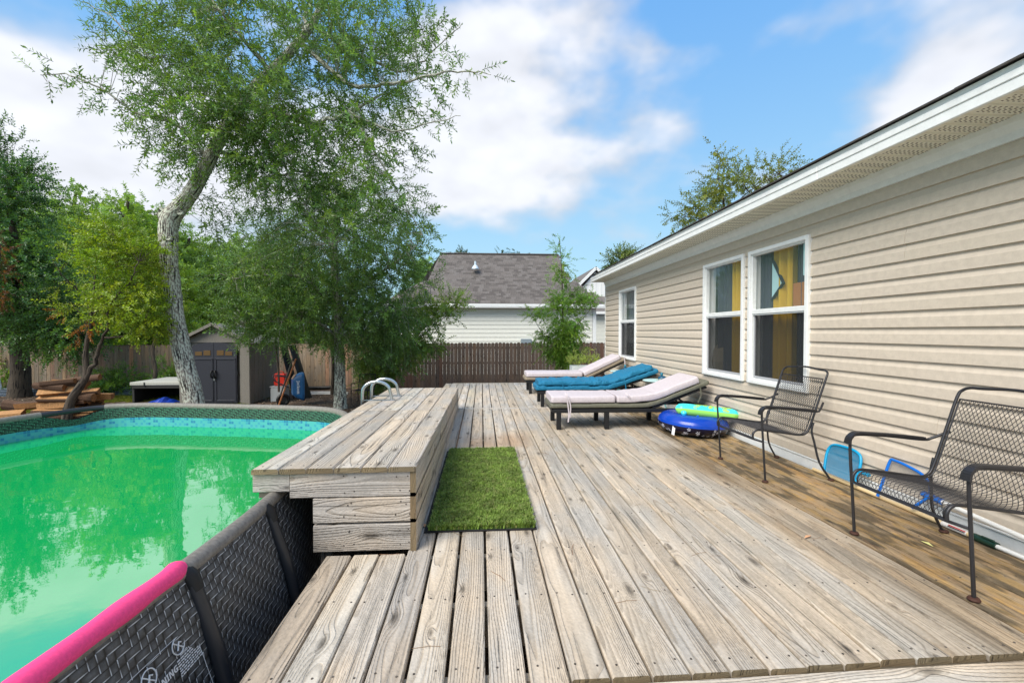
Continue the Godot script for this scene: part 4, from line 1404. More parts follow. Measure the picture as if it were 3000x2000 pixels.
func ornament(at: Vector3, label: String) -> void:
	# a small turtle-like figure: domed body, head, four feet
	var o := thing("garden_ornament", label, "ornament", at)
	var b := Sh.new()
	b.lathe(Vector3.ZERO, [Vector2(0.0, 0.0), Vector2(0.055, 0.004), Vector2(0.065, 0.02), Vector2(0.055, 0.045), Vector2(0.03, 0.062), Vector2(0.0, 0.068)], 16)
	put("shell", b, mat(Color(0.07, 0.30, 0.42), 0.4), o)
	var h := Sh.new()
	h.lathe(Vector3(-0.01, 0.062, 0.0), [Vector2(0.0, 0.0), Vector2(0.018, 0.008), Vector2(0.022, 0.03), Vector2(0.014, 0.05), Vector2(0.0, 0.056)], 12)
	put("head", h, mat(Color(0.10, 0.45, 0.55), 0.4), o)
	for p in [[-0.05, 0.04], [0.05, 0.04], [-0.05, -0.04], [0.05, -0.04]]:
		var f := Sh.new()
		f.lathe(Vector3(p[0], 0, p[1]), [Vector2(0.022, 0.0), Vector2(0.02, 0.015), Vector2(0.0, 0.022)], 10)
		put("foot", f, mat(Color(0.62, 0.66, 0.62), 0.5), o)

func build_furniture() -> void:
	var c := wire_chair("wire_chair", "black wire mesh armchair standing below the largest window", Vector3(2.292, 0.002, -3.86), 0.01)
	wire_chair("wire_chair", "nearest black wire mesh armchair, cut off by the picture's right edge", Vector3(2.236, 0.002, -2.235), -0.02)
	lounger("nearest sun lounger with white cushion over a dirty olive pad", Vector3(0.872, 0.002, -5.90), -0.02, "olive", 0.52, 1.28)
	lounger("sun lounger with crumpled teal cushions, between the two white ones", Vector3(0.90, 0.002, -7.625), -0.02, "teal", 0.51, 1.22)
	lounger("farthest sun lounger with white cushion over a tan pad", Vector3(0.868, 0.002, -9.20), -0.01, "tan", 0.62, 1.2)
	side_table(Vector3(2.66, 0.001, -6.72), "pale round side table between the nearest and the teal lounger")
	side_table(Vector3(2.62, 0.001, -8.35), "pale round side table between the teal and the farthest lounger")
	ornament(Vector3(2.72, 0.496, -6.68), "teal ornament on the round table behind the nearest lounger")
	ornament(Vector3(2.68, 0.496, -8.30), "teal ornament on the round table behind the teal lounger")
	# swim ring with a printed underside, and the long inflatable on it
	var ring := thing("swim_ring", "blue inflatable swim ring with navy flower print below, by the house wall", "swim ring", Vector3(2.545, 0.012, -5.33))
	ring.rotation = Vector3(0.03, 0.3, -0.05)
	var up := Sh.new()
	var lo := Sh.new()
	var R := 0.245
	for part in 2:
		var prof := []
		for k in 13:
			var a := (PI * k / 12.0 if part == 0 else PI + PI * k / 12.0)
			prof.append(Vector2(R + cos(a) * 0.16, 0.115 + sin(a) * 0.115))
		if part == 0: up.lathe(Vector3.ZERO, prof, 40)
		else: lo.lathe(Vector3.ZERO, prof, 40)
	put("upper_side", up, mat(Color(0.04, 0.25, 0.68), 0.25), ring)
	put("under_side", lo, mat(Color(0.03, 0.03, 0.16), 0.3), ring)
	var fl := []
	var ft := []
	for k in 70:
		var a := rf(0, TAU)
		var e := rf(-0.1, -0.95)
		var out := Vector3(cos(a) * cos(e), sin(e), sin(a) * cos(e))
		var p := Vector3(cos(a) * R, 0.115, sin(a) * R) + Vector3(cos(a) * cos(e) * 0.1612, sin(e) * 0.1162, sin(a) * cos(e) * 0.1612)
		var x := out.cross(Vector3.UP).normalized()
		fl.append(Transform3D(Basis(x, out.cross(x), out).rotated(out, rf(0, TAU)).scaled_local(Vector3.ONE * rf(0.6, 1.1)), p))
		ft.append(Color(0.6, 0.62, 0.75))
	var petal := Sh.new()
	for k in 5:
		var a := TAU * k / 5.0
		var d := Vector3(cos(a), sin(a), 0)
		var q := Vector3(-sin(a), cos(a), 0)
		petal.quad(d * 0.004, d * 0.014 - q * 0.006, d * 0.026, d * 0.014 + q * 0.006)
	many("flower_print", petal.mesh(), M.plain, fl, ft, ring)
	var vl := Sh.new()
	vl.lathe(Vector3(-0.12, 0.215, 0.20), [Vector2(0.022, 0.0), Vector2(0.024, 0.012), Vector2(0.012, 0.014), Vector2(0.010, 0.026), Vector2(0.0, 0.027)], 14, Basis(Vector3(1, 0, 0.5).normalized(), 0.25))
	put("valve", vl, mat(Color(0.08, 0.35, 0.85), 0.25), ring)
	var tg := Sh.new()
	tg.col = Color(0.7, 0.7, 0.72)
	tg.quad(Vector3(-0.385, 0.13, 0.10), Vector3(-0.37, 0.12, 0.13), Vector3(-0.39, 0.0, 0.14), Vector3(-0.405, 0.01, 0.11))
	put("care_tag", tg, M.plain, ring)
	var fo := thing("inflatable_float", "turquoise and lime inflatable tube lying on the blue swim ring", "pool float")
	var a0 := Vector3(2.375, 0.305, -5.24)
	var a1 := Vector3(2.90, 0.262, -5.08)
	var ax := (a1 - a0).normalized()
	var sd := ax.cross(Vector3.UP).normalized()
	var b3 := Basis(sd, ax, sd.cross(ax))
	var pf := [Vector2(0, -0.075), Vector2(0.03, -0.066), Vector2(0.055, -0.042), Vector2(0.066, 0.0)]
	var L := (a1 - a0).length()
	for k in 9: pf.append(Vector2(0.069 + 0.0015 * (k % 2), L * (k + 0.5) / 9.0))
	pf += [Vector2(0.066, L), Vector2(0.052, L + 0.045), Vector2(0.028, L + 0.066), Vector2(0, L + 0.072)]
	for half in 2:
		var s := Sh.new()
		s.col = lin(0.005, 0.50, 0.60) if half == 0 else lin(0.09, 0.62, 0.02)
		var n := 18
		var top := Vector3.UP
		for i in pf.size() - 1:
			for k in n:
				var q := []
				var nn := []
				for e in [[i, k], [i, k + 1], [i + 1, k + 1], [i + 1, k]]:
					var w: float = 0.30 + PI * e[1] / n + (0.0 if half == 0 else PI)
					var dirv := sd * cos(w) + sd.cross(ax) * sin(w) * (1.0 if sd.cross(ax).y > 0 else -1.0)
					q.append(a0 + ax * pf[e[0]].y + dirv * pf[e[0]].x)
					nn.append((dirv + ax * (0.0 if pf[e[0]].x > 0.06 else signf(pf[e[0]].y - L * 0.5) * 0.9)).normalized())
				var kc := [s.col, s.col, s.col]
				var z3 := [Vector2.ZERO, Vector2.ZERO, Vector2.ZERO]
				if (q[1] - q[0]).cross(q[2] - q[0]).dot(nn[0]) > 0:
					s.stri([q[0], q[1], q[2]], [nn[0], nn[1], nn[2]], z3, kc)
					s.stri([q[0], q[2], q[3]], [nn[0], nn[2], nn[3]], z3, kc)
				else:
					s.stri([q[0], q[2], q[1]], [nn[0], nn[2], nn[1]], z3, kc)
					s.stri([q[0], q[3], q[2]], [nn[0], nn[3], nn[2]], z3, kc)
		put("upper_half" if half == 0 else "lower_half", s, M.gloss, fo)
	var kn := Sh.new()
	kn.col = lin(0.005, 0.50, 0.60)
	kn.lathe(a0 + Vector3(0.0, -0.035, 0.055), [Vector2(0, -0.035), Vector2(0.028, -0.022), Vector2(0.036, 0.0), Vector2(0.028, 0.022), Vector2(0, 0.035)], 14)
	put("end_bead", kn, M.gloss, fo)
	var sp := []
	var st := []
	for k in 46:
		var w := rf(0.55, 1.9)
		var dirv := sd * cos(w) + Vector3.UP * sin(w)
		var along := rf(0.12, L)
		var x := dirv.cross(ax).normalized()
		sp.append(Transform3D(Basis(x, dirv.cross(x), dirv).scaled_local(Vector3.ONE * rf(0.5, 1.25)), a0 + ax * along + dirv * 0.0712))
		st.append(lin(0.20, 0.55, 0.01))
	many("leaf_print", petal.mesh(), M.gloss, sp, st, fo)

	# skimmer nets and poles leaning at the foot of the wall
	var sk := thing("leaf_skimmer", "turquoise pool skimmer net leaning on the wall between the wire chairs", "pool net")
	var loop := smooth_path([Vector3(2.86, 0.06, -3.60), Vector3(2.90, 0.19, -3.625), Vector3(2.925, 0.252, -3.62), Vector3(2.932, 0.283, -3.57), Vector3(2.935, 0.290, -3.45), Vector3(2.93, 0.283, -3.36), Vector3(2.922, 0.25, -3.305), Vector3(2.895, 0.16, -3.285), Vector3(2.86, 0.055, -3.285)], 4)
	var fr := Sh.new()
	fr.tube(loop, 0.011, 8)
	put("frame", fr, M.cyan_plastic, sk)
	var nt := Sh.new()
	var cc := Vector3(2.895, 0.16, -3.45)
	for i in loop.size(): nt.tri(cc, loop[i], loop[(i + 1) % loop.size()])
	put("net", nt, M.net_cyan, sk)
	var sh := Sh.new()
	sh.tube([Vector3(2.895, 0.15, -3.30), Vector3(2.895, 0.15, -3.20)], 0.017, 10)
	put("socket", sh, M.cyan_plastic, sk)
	var sb := thing("skimmer_frame", "blue skimmer net with white pole, lying behind the near wire chair", "pool net")
	var lp := smooth_path([Vector3(2.865, 0.03, -3.09), Vector3(2.89, 0.14, -3.075), Vector3(2.93, 0.29, -3.062), Vector3(2.935, 0.305, -3.03), Vector3(2.93, 0.295, -2.92), Vector3(2.925, 0.268, -2.81), Vector3(2.91, 0.21, -2.745), Vector3(2.89, 0.14, -2.75), Vector3(2.86, 0.05, -2.82)], 4)
	var f2 := Sh.new()
	f2.tube(lp, 0.010, 8)
	put("frame", f2, M.blue_plastic, sb)
	var n2 := Sh.new()
	for i in lp.size(): n2.tri(Vector3(2.90, 0.17, -2.92), lp[i], lp[(i + 1) % lp.size()])
	put("net", n2, M.net_grey, sb)
	var s2 := Sh.new()
	s2.tube([Vector3(2.905, 0.155, -2.79), Vector3(2.903, 0.148, -2.66)], 0.02, 10)
	put("socket", s2, M.blue_plastic, sb)
	var s3 := Sh.new()
	s3.tube([Vector3(2.903, 0.148, -2.66), Vector3(2.895, 0.118, -2.2), Vector3(2.88, 0.03, -0.9)], 0.0145, 12)
	put("pole", s3, M.pvc, sb)
	var br := thing("broom_pole", "cream wooden broom pole with a green coupling lying along the wall foot", "pole")
	var h := Sh.new()
	h.tube([Vector3(2.905, 0.017, -3.78), Vector3(2.898, 0.017, -3.0), Vector3(2.885, 0.018, -2.46)], 0.0145, 12)
	put("handle", h, M.cream, br)
	var lb := Sh.new()
	lb.tube([Vector3(2.8885, 0.018, -2.645), Vector3(2.8855, 0.018, -2.492)], 0.0149, 14)
	var lbl := put("paper_label", lb, mat(Color(0.88, 0.86, 0.84), 0.6), br)
	for q in [[0.019, 0.9, Color(0.72, 0.05, 0.10), 0.007], [0.006, 0.35, Color(0.04, 0.04, 0.05), 0.006]]:
		var bd := Sh.new()
		bd.bar(Vector3(2.887 - cos(q[1]) * 0.0149, 0.018 + sin(q[1]) * 0.0149, -2.60), Vector3(2.8858 - cos(q[1]) * 0.0149, 0.018 + sin(q[1]) * 0.0149, -2.50), q[3], 0.001, 0.0, Vector3(-cos(q[1]), sin(q[1]), 0))
		put("print_band", bd, mat(q[2], 0.6), lbl)
	var gp := Sh.new()
	gp.tube([Vector3(2.886, 0.02, -2.46), Vector3(2.884, 0.02, -2.40), Vector3(2.882, 0.02, -2.335)], [0.021, 0.023, 0.02], 12)
	gp.box(Vector3(2.872, 0.044, -2.375), Vector3(0.012, 0.012, 0.07), Basis.IDENTITY, 0.003)
	put("coupling", gp, M.green_plastic, br)
	var wp := Sh.new()
	wp.tube([Vector3(2.882, 0.018, -2.34), Vector3(2.868, 0.016, -0.9)], 0.014, 6)
	put("extension", wp, M.pvc, br)
	# planter box at the far end of the deck
	var pl := thing("planter_box", "white planter box with a leafy lime plant by the house corner", "planter", Vector3(2.30, 0.0, -10.42))
	var bx := Sh.new()
	for q in [[Vector3(0, 0.22, 0.16), Vector3(0.46, 0.44, 0.03)], [Vector3(0, 0.22, -0.16), Vector3(0.46, 0.44, 0.03)], [Vector3(-0.215, 0.22, 0), Vector3(0.03, 0.44, 0.29)], [Vector3(0.215, 0.22, 0), Vector3(0.03, 0.44, 0.29)], [Vector3(0, 0.39, 0), Vector3(0.42, 0.03, 0.3)]]:
		bx.box(q[0], q[1], Basis.IDENTITY, 0.004)
	put("box", bx, grain_material(Color(0.83, 0.86, 0.87), 0.5, 0.1, 3.0, 0.1), pl)
	var w := []
	var t := []
	for k in 240:
		var p := Vector3(rf(-0.3, 0.42), rf(0.47, 0.64) + (0.18 if rng.randf() < 0.12 else 0.0), rf(-0.2, 0.22))
		w.append(aim(p, (Vector3(p.x, 0.5, p.z) + rv() * 0.3).normalized(), rf(0.28, 0.55)))
		t.append(lin(0.22, 0.36, 0.03) * rf(0.6, 1.2))
	many("leaves", sprigs.broad, M.leaf_soft, w, t, pl)
	# turf mat: backing and blades
	var mt := thing("turf_mat", "rectangular green artificial turf mat lying beside the bench", "mat", Vector3(0.005, 0.0, -3.70))
	var bk := Sh.new()
	bk.box(Vector3(-0.012, 0.006, 0), Vector3(0.69, 0.010, 1.88), Basis.IDENTITY, 0.003)
	put("backing", bk, mat(Color(0.10, 0.10, 0.11), 0.9), mt)
	var by := Sh.new()
	by.box(Vector3(0, 0.013, 0), Vector3(0.645, 0.006, 1.86))
	put("base_pile", by, mat(lin(0.05, 0.10, 0.02), 0.9), mt)
	var bl := Sh.new()
	for k in 7:
		var a := rf(0, TAU)
		var d := Vector3(cos(a), 0, sin(a))
		var q := Vector3(-sin(a), 0, cos(a)) * 0.0022
		var r0 := Vector3(rf(-0.006, 0.006), 0, rf(-0.006, 0.006))
		var m1 := r0 + d * 0.006 + Vector3(0, 0.017, 0)
		var e1 := r0 + d * rf(0.014, 0.024) + Vector3(0, rf(0.022, 0.032), 0)
		bl.col = Color(1, 1, 1) * rf(0.7, 1.15)
		bl.quad(r0 - q, r0 + q, m1 + q * 0.8, m1 - q * 0.8)
		bl.tri(m1 - q * 0.8, m1 + q * 0.8, e1)
	var gw := []
	var gt := []
	for k in 17000:
		var p := Vector3(rf(-0.325, 0.325), 0.015, rf(-0.935, 0.935))
		gw.append(Transform3D(Basis(Vector3.UP, rf(0, TAU)).scaled(Vector3.ONE * rf(0.8, 1.2)), p))
		var pale := noise_a.get_noise_2d(p.x * 220.0, p.z * 220.0)
		var g := rf(0.7, 1.3)
		var base := Color(0.16, 0.255, 0.032) * g
		if rng.randf() < 0.10: base = Color(0.30, 0.32, 0.10)
		gt.append(base * (1.0 + pale * 0.55))
	many("blades", bl.mesh(), M.turf, gw, gt, mt)

# ------------------------------------------------------------------ plants
func aim(p: Vector3, dir: Vector3, scale: float) -> Transform3D:
	var x := dir.cross(Vector3(rf(-1, 1), rf(-1, 1), rf(-1, 1))).normalized()
	return Transform3D(Basis(x, dir, x.cross(dir)).scaled_local(Vector3.ONE * scale), p)

# a twig with leaves along it, growing up the y axis
func sprig(count: int, stem: float, ll: float, lw: float, droop: float, wide: float, seed_: int) -> ArrayMesh:
	rng.seed = seed_
	var s := Sh.new()
	s.col = Color(0.55, 0.42, 0.3)
	s.tube([Vector3.ZERO, Vector3(0.01, stem * 0.5, 0), Vector3(0, stem, 0.01)], [0.004, 0.003, 0.001], 3)
	for k in count:
		var t := (k + 0.6) / count
		var a := k * 2.4 + rf(-0.5, 0.5)
		var out := Vector3(cos(a), 0, sin(a))
		var d := (out * wide + Vector3(0, rf(0.25, 0.9), 0) + rv() * 0.15).normalized()
		if k == count - 1: d = Vector3.UP
		var side := d.cross(Vector3.UP if absf(d.y) < 0.95 else Vector3.RIGHT).normalized()
		side = (side + rv() * 0.25).normalized()
		var nrm := side.cross(d).normalized()
		var b := Vector3(0, stem * t, 0)
		var l := ll * rf(0.75, 1.15)
		var w := lw * rf(0.85, 1.15)
		var mid := b + d * l * 0.45 + nrm * l * 0.04
		var tip := b + d * l - Vector3(0, droop * l, 0)
		var g := rf(0.72, 1.22)
		s.col = Color(g, g, g)
		s.tri(b, mid + side * w, tip)
		s.tri(b, tip, mid - side * w)
	return s.mesh()

# limbs: [points, radius at start, radius at end]; crowns: [centre, radii, clumps, sprigs per clump]
func tree(called: String, label: String, trunk: Array, tr: Array, limbs: Array, crowns: Array, kind: String, leaf: Color, warm: Color, size: float, clump: float, bark: Material, group := "", sd := 1, twig := 0.012, category := "tree", dense := 1.0) -> Node3D:
	rng.seed = sd * 7919 + 11
	var base: Vector3 = trunk[0]
	var o := thing(called, label, category, base, 0.0, group)
	var tp := smooth_path(trunk, 5)
	for i in tp.size(): tp[i] = tp[i] - base
	var s := Sh.new()
	var big: float = tr[0]
	s.tube(tp, spread(tr, tp.size()), 16 if big > 0.1 else 8, maxf(1.0, roundf(big * 12.0)), 1.6, 1.0, 0.06)
	put("trunk", s, bark, o)
	var skel := []
	for i in range(tp.size() / 2, tp.size()): skel.append([tp[i], 0.03])
	var lb := Sh.new()
	for l in limbs:
		var lp := smooth_path(l[0], 5)
		for i in lp.size(): lp[i] = lp[i] - base
		for i in range(1, lp.size() - 1): lp[i] += rv() * l[1] * 0.35
		lb.tube(lp, spread([l[1], lerpf(l[1], l[2], 0.6), l[2]], lp.size()), 7, 1.0, 1.6)
		if l[1] < 0.12:
			for i in lp.size(): skel.append([lp[i], 0.0])
	var w := []
	var t := []
	var mid := Vector3.ZERO
	for c in crowns: mid += (c[0] - base) / crowns.size()
	for c in crowns:
		var cc: Vector3 = c[0] - base
		for k in c[2]:
			var p := rv().normalized() * pow(rng.randf(), 0.42)
			p = cc + p * (c[1] as Vector3)
			var best := 1e9
			var from := cc
			for q in skel:
				var dd: float = (q[0] - p).length() + q[1] * 10.0 + maxf(0.0, (q[0] as Vector3).y - p.y) * 0.4
				if dd < best:
					best = dd
					from = q[0]
			if (p - from).length() > 2.6: from = p + (from - p).normalized() * 2.6
			var sag := Vector3(0, (p - from).length() * 0.14, 0)
			var m := from.lerp(p, 0.5) + sag + rv() * 0.04
			lb.tube([from, from.lerp(m, 0.6), m, m.lerp(p, 0.6) + sag * 0.2, p], [twig, twig * 0.75, twig * 0.55, twig * 0.4, twig * 0.2], 4)
			var along := (p - m).normalized()
			var tone := rf(1.0, 1.7)
			var yel := pow(rng.randf(), 2.2)
			for e in int(c[3] * dense + 0.5):
				var f := pow(rng.randf(), 0.6)
				var at := m.lerp(p, f * 1.05) + rv() * clump * (0.35 + 0.65 * f)
				var dir := (along * 0.7 + (at - m.lerp(p, f)).normalized() * 0.7 + (at - mid).normalized() * 0.35 + rv() * 0.35 + Vector3(0, -0.25, 0)).normalized()
				w.append(aim(at, dir, size * rf(0.75, 1.25)))
				var g := tone * rf(0.82, 1.18)
				t.append(leaf.lerp(warm, clampf(yel * 0.8 + rf(-0.15, 0.15), 0, 1)) * g)
	if lb.v.size(): put("limbs", lb, bark, o).set_meta("kind", "stuff")
	many("crown", sprigs[kind], M.leaf if kind != "far" else M.leaf_soft, w, t, o)
	return o

func bush(called: String, label: String, at: Vector3, radii: Vector3, clumps: int, per: int, kind: String, leaf: Color, warm: Color, size: float, sd: int, group := "") -> void:
	var stems := []
	rng.seed = sd
	for k in 5:
		var a := TAU * k / 5.0 + rf(-0.4, 0.4)
		stems.append([[at + Vector3(0, 0.02, 0), at + Vector3(cos(a) * radii.x * 0.25, radii.y * 0.5, sin(a) * radii.z * 0.25), at + Vector3(cos(a) * radii.x * 0.55, radii.y * 1.2, sin(a) * radii.z * 0.55)], 0.018, 0.006])
	tree(called, label, [at, at + Vector3(0, radii.y * 0.3, 0), at + Vector3(0.05, radii.y * 0.8, 0)], [0.025, 0.02, 0.01], stems, [[at + Vector3(0, radii.y, 0), radii, clumps, per]], kind, leaf, warm, size, 0.12, M.bark_dark, group, sd, 0.006, "bush")

func build_trees() -> void:
	sprigs.narrow = sprig(15, 0.26, 0.082, 0.0105, 0.12, 0.9, 101)
	sprigs.broad = sprig(12, 0.20, 0.062, 0.014, 0.15, 1.1, 102)
	sprigs.fine = sprig(16, 0.20, 0.045, 0.009, 0.1, 0.9, 103)
	sprigs.far = sprig(22, 0.55, 0.17, 0.040, 0.12, 1.0, 104)
	sprigs.blade = sprig(9, 0.02, 0.30, 0.006, 0.35, 0.5, 105)
	var oak := Color(0.135, 0.25, 0.095)
	var oak_w := Color(0.22, 0.33, 0.10)
	# the leaning oak in front
	var lean := tree("leaning_oak", "large leaning oak with pale lichened trunk behind the pool, its crown filling the upper left",
		[Vector3(-5.711, -0.948, -9.500), Vector3(-5.751, -0.245, -9.500), Vector3(-5.892, 0.455, -9.500), Vector3(-6.055, 1.238, -9.500), Vector3(-6.136, 1.931, -9.500), Vector3(-6.191, 2.621, -9.500), Vector3(-6.201, 3.094, -9.500), Vector3(-6.146, 3.482, -9.500), Vector3(-5.826, 3.874, -9.500), Vector3(-5.504, 4.439, -9.500), Vector3(-5.247, 4.961, -9.500), Vector3(-4.932, 5.528, -9.500), Vector3(-4.465, 6.144, -9.500), Vector3(-3.869, 6.768, -9.500), Vector3(-3.354, 7.435, -9.500), Vector3(-3.005, 8.398, -9.500)],
		[0.24, 0.18, 0.172, 0.162, 0.155, 0.152, 0.165, 0.172, 0.14, 0.13, 0.122, 0.11, 0.10, 0.085, 0.068, 0.042],
		[[[Vector3(-4.720, 5.792, -9.500), Vector3(-3.964, 5.489, -9.300), Vector3(-3.229, 5.268, -9.100), Vector3(-2.542, 5.450, -9.000), Vector3(-1.862, 5.752, -8.900)], 0.075, 0.020],
		[[Vector3(-5.316, 4.830, -9.500), Vector3(-4.833, 4.746, -9.700), Vector3(-4.233, 4.519, -9.900), Vector3(-3.738, 4.639, -10.000), Vector3(-3.078, 4.461, -10.200)], 0.050, 0.015],
		[[Vector3(-5.401, 4.656, -9.500), Vector3(-5.861, 5.193, -9.200), Vector3(-6.350, 5.272, -9.000), Vector3(-6.876, 5.605, -8.800), Vector3(-7.378, 5.803, -8.700), Vector3(-7.710, 5.720, -8.600)], 0.040, 0.006],
		[[Vector3(-5.188, 5.048, -9.500), Vector3(-5.984, 5.767, -9.800), Vector3(-6.781, 6.818, -10.000), Vector3(-7.525, 7.650, -10.100), Vector3(-8.280, 8.086, -10.200)], 0.045, 0.008],
		[[Vector3(-3.574, 6.976, -9.400), Vector3(-2.538, 5.987, -9.000), Vector3(-1.660, 5.856, -8.700), Vector3(-0.836, 5.936, -8.500), Vector3(-0.199, 5.943, -8.400), Vector3(0.178, 5.847, -8.300)], 0.050, 0.005],
		[[Vector3(-3.319, 7.285, -9.400), Vector3(-2.442, 6.842, -9.600), Vector3(-1.614, 6.780, -9.900), Vector3(-0.982, 7.323, -10.000), Vector3(-0.403, 7.884, -10.000)], 0.045, 0.006],
		[[Vector3(-2.542, 5.450, -9.000), Vector3(-1.684, 5.016, -8.800), Vector3(-1.021, 5.113, -8.700), Vector3(-0.383, 5.240, -8.600)], 0.030, 0.005],
		[[Vector3(-6.114, 3.413, -9.500), Vector3(-6.244, 3.497, -9.500), Vector3(-6.375, 3.529, -9.500)], 0.121, 0.090], [[Vector3(-4.209, 6.454, -9.500), Vector3(-4.557, 6.850, -9.200), Vector3(-4.923, 7.271, -9.000), Vector3(-5.227, 7.897, -9.000)], 0.050, 0.020],
		[[Vector3(-3.488, 7.149, -9.400), Vector3(-3.632, 7.890, -9.800), Vector3(-3.789, 8.743, -10.000)], 0.050, 0.020],
		[[Vector3(-4.932, 5.528, -9.500), Vector3(-4.136, 4.909, -9.300), Vector3(-3.520, 3.760, -9.400), Vector3(-3.081, 3.025, -9.600)], 0.040, 0.010],
		[[Vector3(-2.542, 5.450, -9.000), Vector3(-1.891, 4.431, -9.000), Vector3(-1.513, 3.742, -9.200), Vector3(-1.187, 3.166, -9.300)], 0.030, 0.006]],
		[[Vector3(-4.167, 6.229, -9.400), Vector3(2.43, 1.48, 2.00), 170, 18], [Vector3(-5.933, 6.531, -9.600), Vector3(1.19, 1.10, 1.40), 52, 15], [Vector3(-2.399, 6.379, -9.100), Vector3(1.44, 1.31, 1.80), 86, 15], [Vector3(-4.103, 4.595, -9.600), Vector3(1.98, 1.15, 1.70), 120, 18],
		[Vector3(-5.256, 7.331, -9.600), Vector3(2.02, 0.83, 1.60), 66, 16], [Vector3(-2.780, 7.496, -9.300), Vector3(1.78, 0.80, 1.60), 70, 16], [Vector3(-2.102, 4.499, -9.200), Vector3(0.97, 1.50, 1.20), 62, 14], [Vector3(-4.276, 5.087, -8.600), Vector3(1.23, 0.74, 0.90), 55, 18], [Vector3(-4.162, 3.030, -9.700), Vector3(1.39, 0.74, 1.20), 40, 15], [Vector3(-2.727, 3.563, -9.600), Vector3(1.10, 0.83, 1.20), 44, 15],
		[Vector3(-5.863, 5.069, -9.200), Vector3(0.88, 0.66, 0.80), 28, 11], [Vector3(-5.775, 4.446, -9.300), Vector3(0.62, 0.49, 0.60), 13, 9], [Vector3(-6.804, 5.581, -8.900), Vector3(0.64, 0.30, 0.40), 13, 7], [Vector3(-7.379, 5.788, -8.700), Vector3(0.42, 0.12, 0.20), 6, 5], [Vector3(-7.266, 7.751, -10.100), Vector3(0.97, 0.43, 0.70), 15, 8], [Vector3(-6.882, 6.843, -9.900), Vector3(0.76, 0.52, 0.70), 16, 8],
		[Vector3(-1.028, 6.259, -8.800), Vector3(0.59, 0.51, 0.70), 20, 7], [Vector3(-0.356, 5.913, -8.400), Vector3(0.44, 0.10, 0.20), 7, 5], [Vector3(-0.702, 7.658, -10.000), Vector3(0.33, 0.29, 0.40), 7, 6], [Vector3(-0.859, 5.199, -8.700), Vector3(0.46, 0.15, 0.30), 7, 6], [Vector3(-1.684, 7.531, -9.800), Vector3(0.66, 0.56, 0.90), 22, 8], [Vector3(-1.358, 3.512, -9.300), Vector3(0.44, 0.62, 0.70), 14, 9], [Vector3(-5.377, 3.951, -9.300), Vector3(0.31, 0.31, 0.40), 5, 6]],
		"narrow", oak, oak_w, 1.25, 0.15, M.bark, "", 1, 0.006, "tree", 0.34)
	for q in [[Vector3(-5.875, 3.544, -9.360), 0.05], [Vector3(-6.092, 3.038, -9.345), 0.045]]:
		var kn := Sh.new()
		var r: float = q[1]
		kn.lathe(q[0] - lean.position, [Vector2(r * 1.3, -0.03), Vector2(r * 1.15, 0.012), Vector2(r * 0.9, 0.026), Vector2(r * 0.62, 0.012), Vector2(0.0, 0.016)], 12, Basis(Vector3.RIGHT, PI / 2).scaled(Vector3(1.0, 0.8, 1.0)))
		put("knot", kn, M.bark, lean)
	# the second oak, standing by the fence
	tree("yard_oak", "upright oak with a dense dark crown standing between shed and bench",
		[Vector3(-4.102, -1.003, -13.470), Vector3(-4.097, -0.268, -13.470), Vector3(-4.114, 0.743, -13.470), Vector3(-4.128, 2.001, -13.470), Vector3(-4.206, 3.004, -13.470), Vector3(-4.224, 3.878, -13.470), Vector3(-4.130, 4.877, -13.470), Vector3(-4.185, 5.745, -13.470)], [0.20, 0.155, 0.14, 0.13, 0.11, 0.09, 0.07, 0.04],
		[[[Vector3(-4.140, 1.751, -13.500), Vector3(-4.887, 2.693, -13.000), Vector3(-5.641, 2.757, -12.600), Vector3(-6.435, 2.611, -12.400)], 0.060, 0.015], [[Vector3(-4.150, 2.003, -13.500), Vector3(-3.181, 2.741, -13.300), Vector3(-2.387, 3.200, -13.000), Vector3(-1.767, 3.676, -12.900)], 0.050, 0.012], [[Vector3(-4.189, 3.259, -13.500), Vector3(-5.176, 4.059, -13.800), Vector3(-6.002, 4.347, -14.000)], 0.050, 0.012],
		[[Vector3(-4.130, 1.373, -13.500), Vector3(-3.164, 1.742, -13.200), Vector3(-2.273, 1.858, -13.000), Vector3(-1.412, 1.978, -12.900)], 0.045, 0.010], [[Vector3(-4.120, 1.120, -13.500), Vector3(-4.663, 1.488, -13.000), Vector3(-5.472, 1.480, -12.700), Vector3(-6.230, 1.358, -12.400)], 0.050, 0.012], [[Vector3(-4.210, 3.759, -13.500), Vector3(-3.491, 4.546, -13.600), Vector3(-2.905, 5.248, -13.800)], 0.040, 0.010]],
		[[Vector3(-4.755, 3.222, -13.300), Vector3(2.42, 1.65, 2.00), 200, 17], [Vector3(-5.963, 2.426, -12.800), Vector3(1.35, 1.16, 1.40), 90, 17], [Vector3(-4.626, 1.606, -12.900), Vector3(2.35, 0.93, 1.60), 150, 17], [Vector3(-3.037, 2.607, -13.200), Vector3(1.39, 1.52, 1.50), 110, 16], [Vector3(-2.844, 1.121, -13.400), Vector3(1.22, 1.15, 1.20), 90, 16], [Vector3(-4.109, 4.913, -13.600), Vector3(1.82, 1.04, 1.60), 80, 15], [Vector3(-2.299, 3.726, -13.200), Vector3(0.88, 1.14, 1.00), 46, 13], [Vector3(-6.329, 1.535, -12.600), Vector3(0.60, 0.42, 0.60), 18, 13], [Vector3(-1.784, 2.962, -13.000), Vector3(0.50, 0.75, 0.70), 18, 10]],
		"narrow", Color(0.135, 0.25, 0.10), Color(0.22, 0.33, 0.10), 1.4, 0.19, M.bark, "", 2, 0.008, "tree", 0.29)
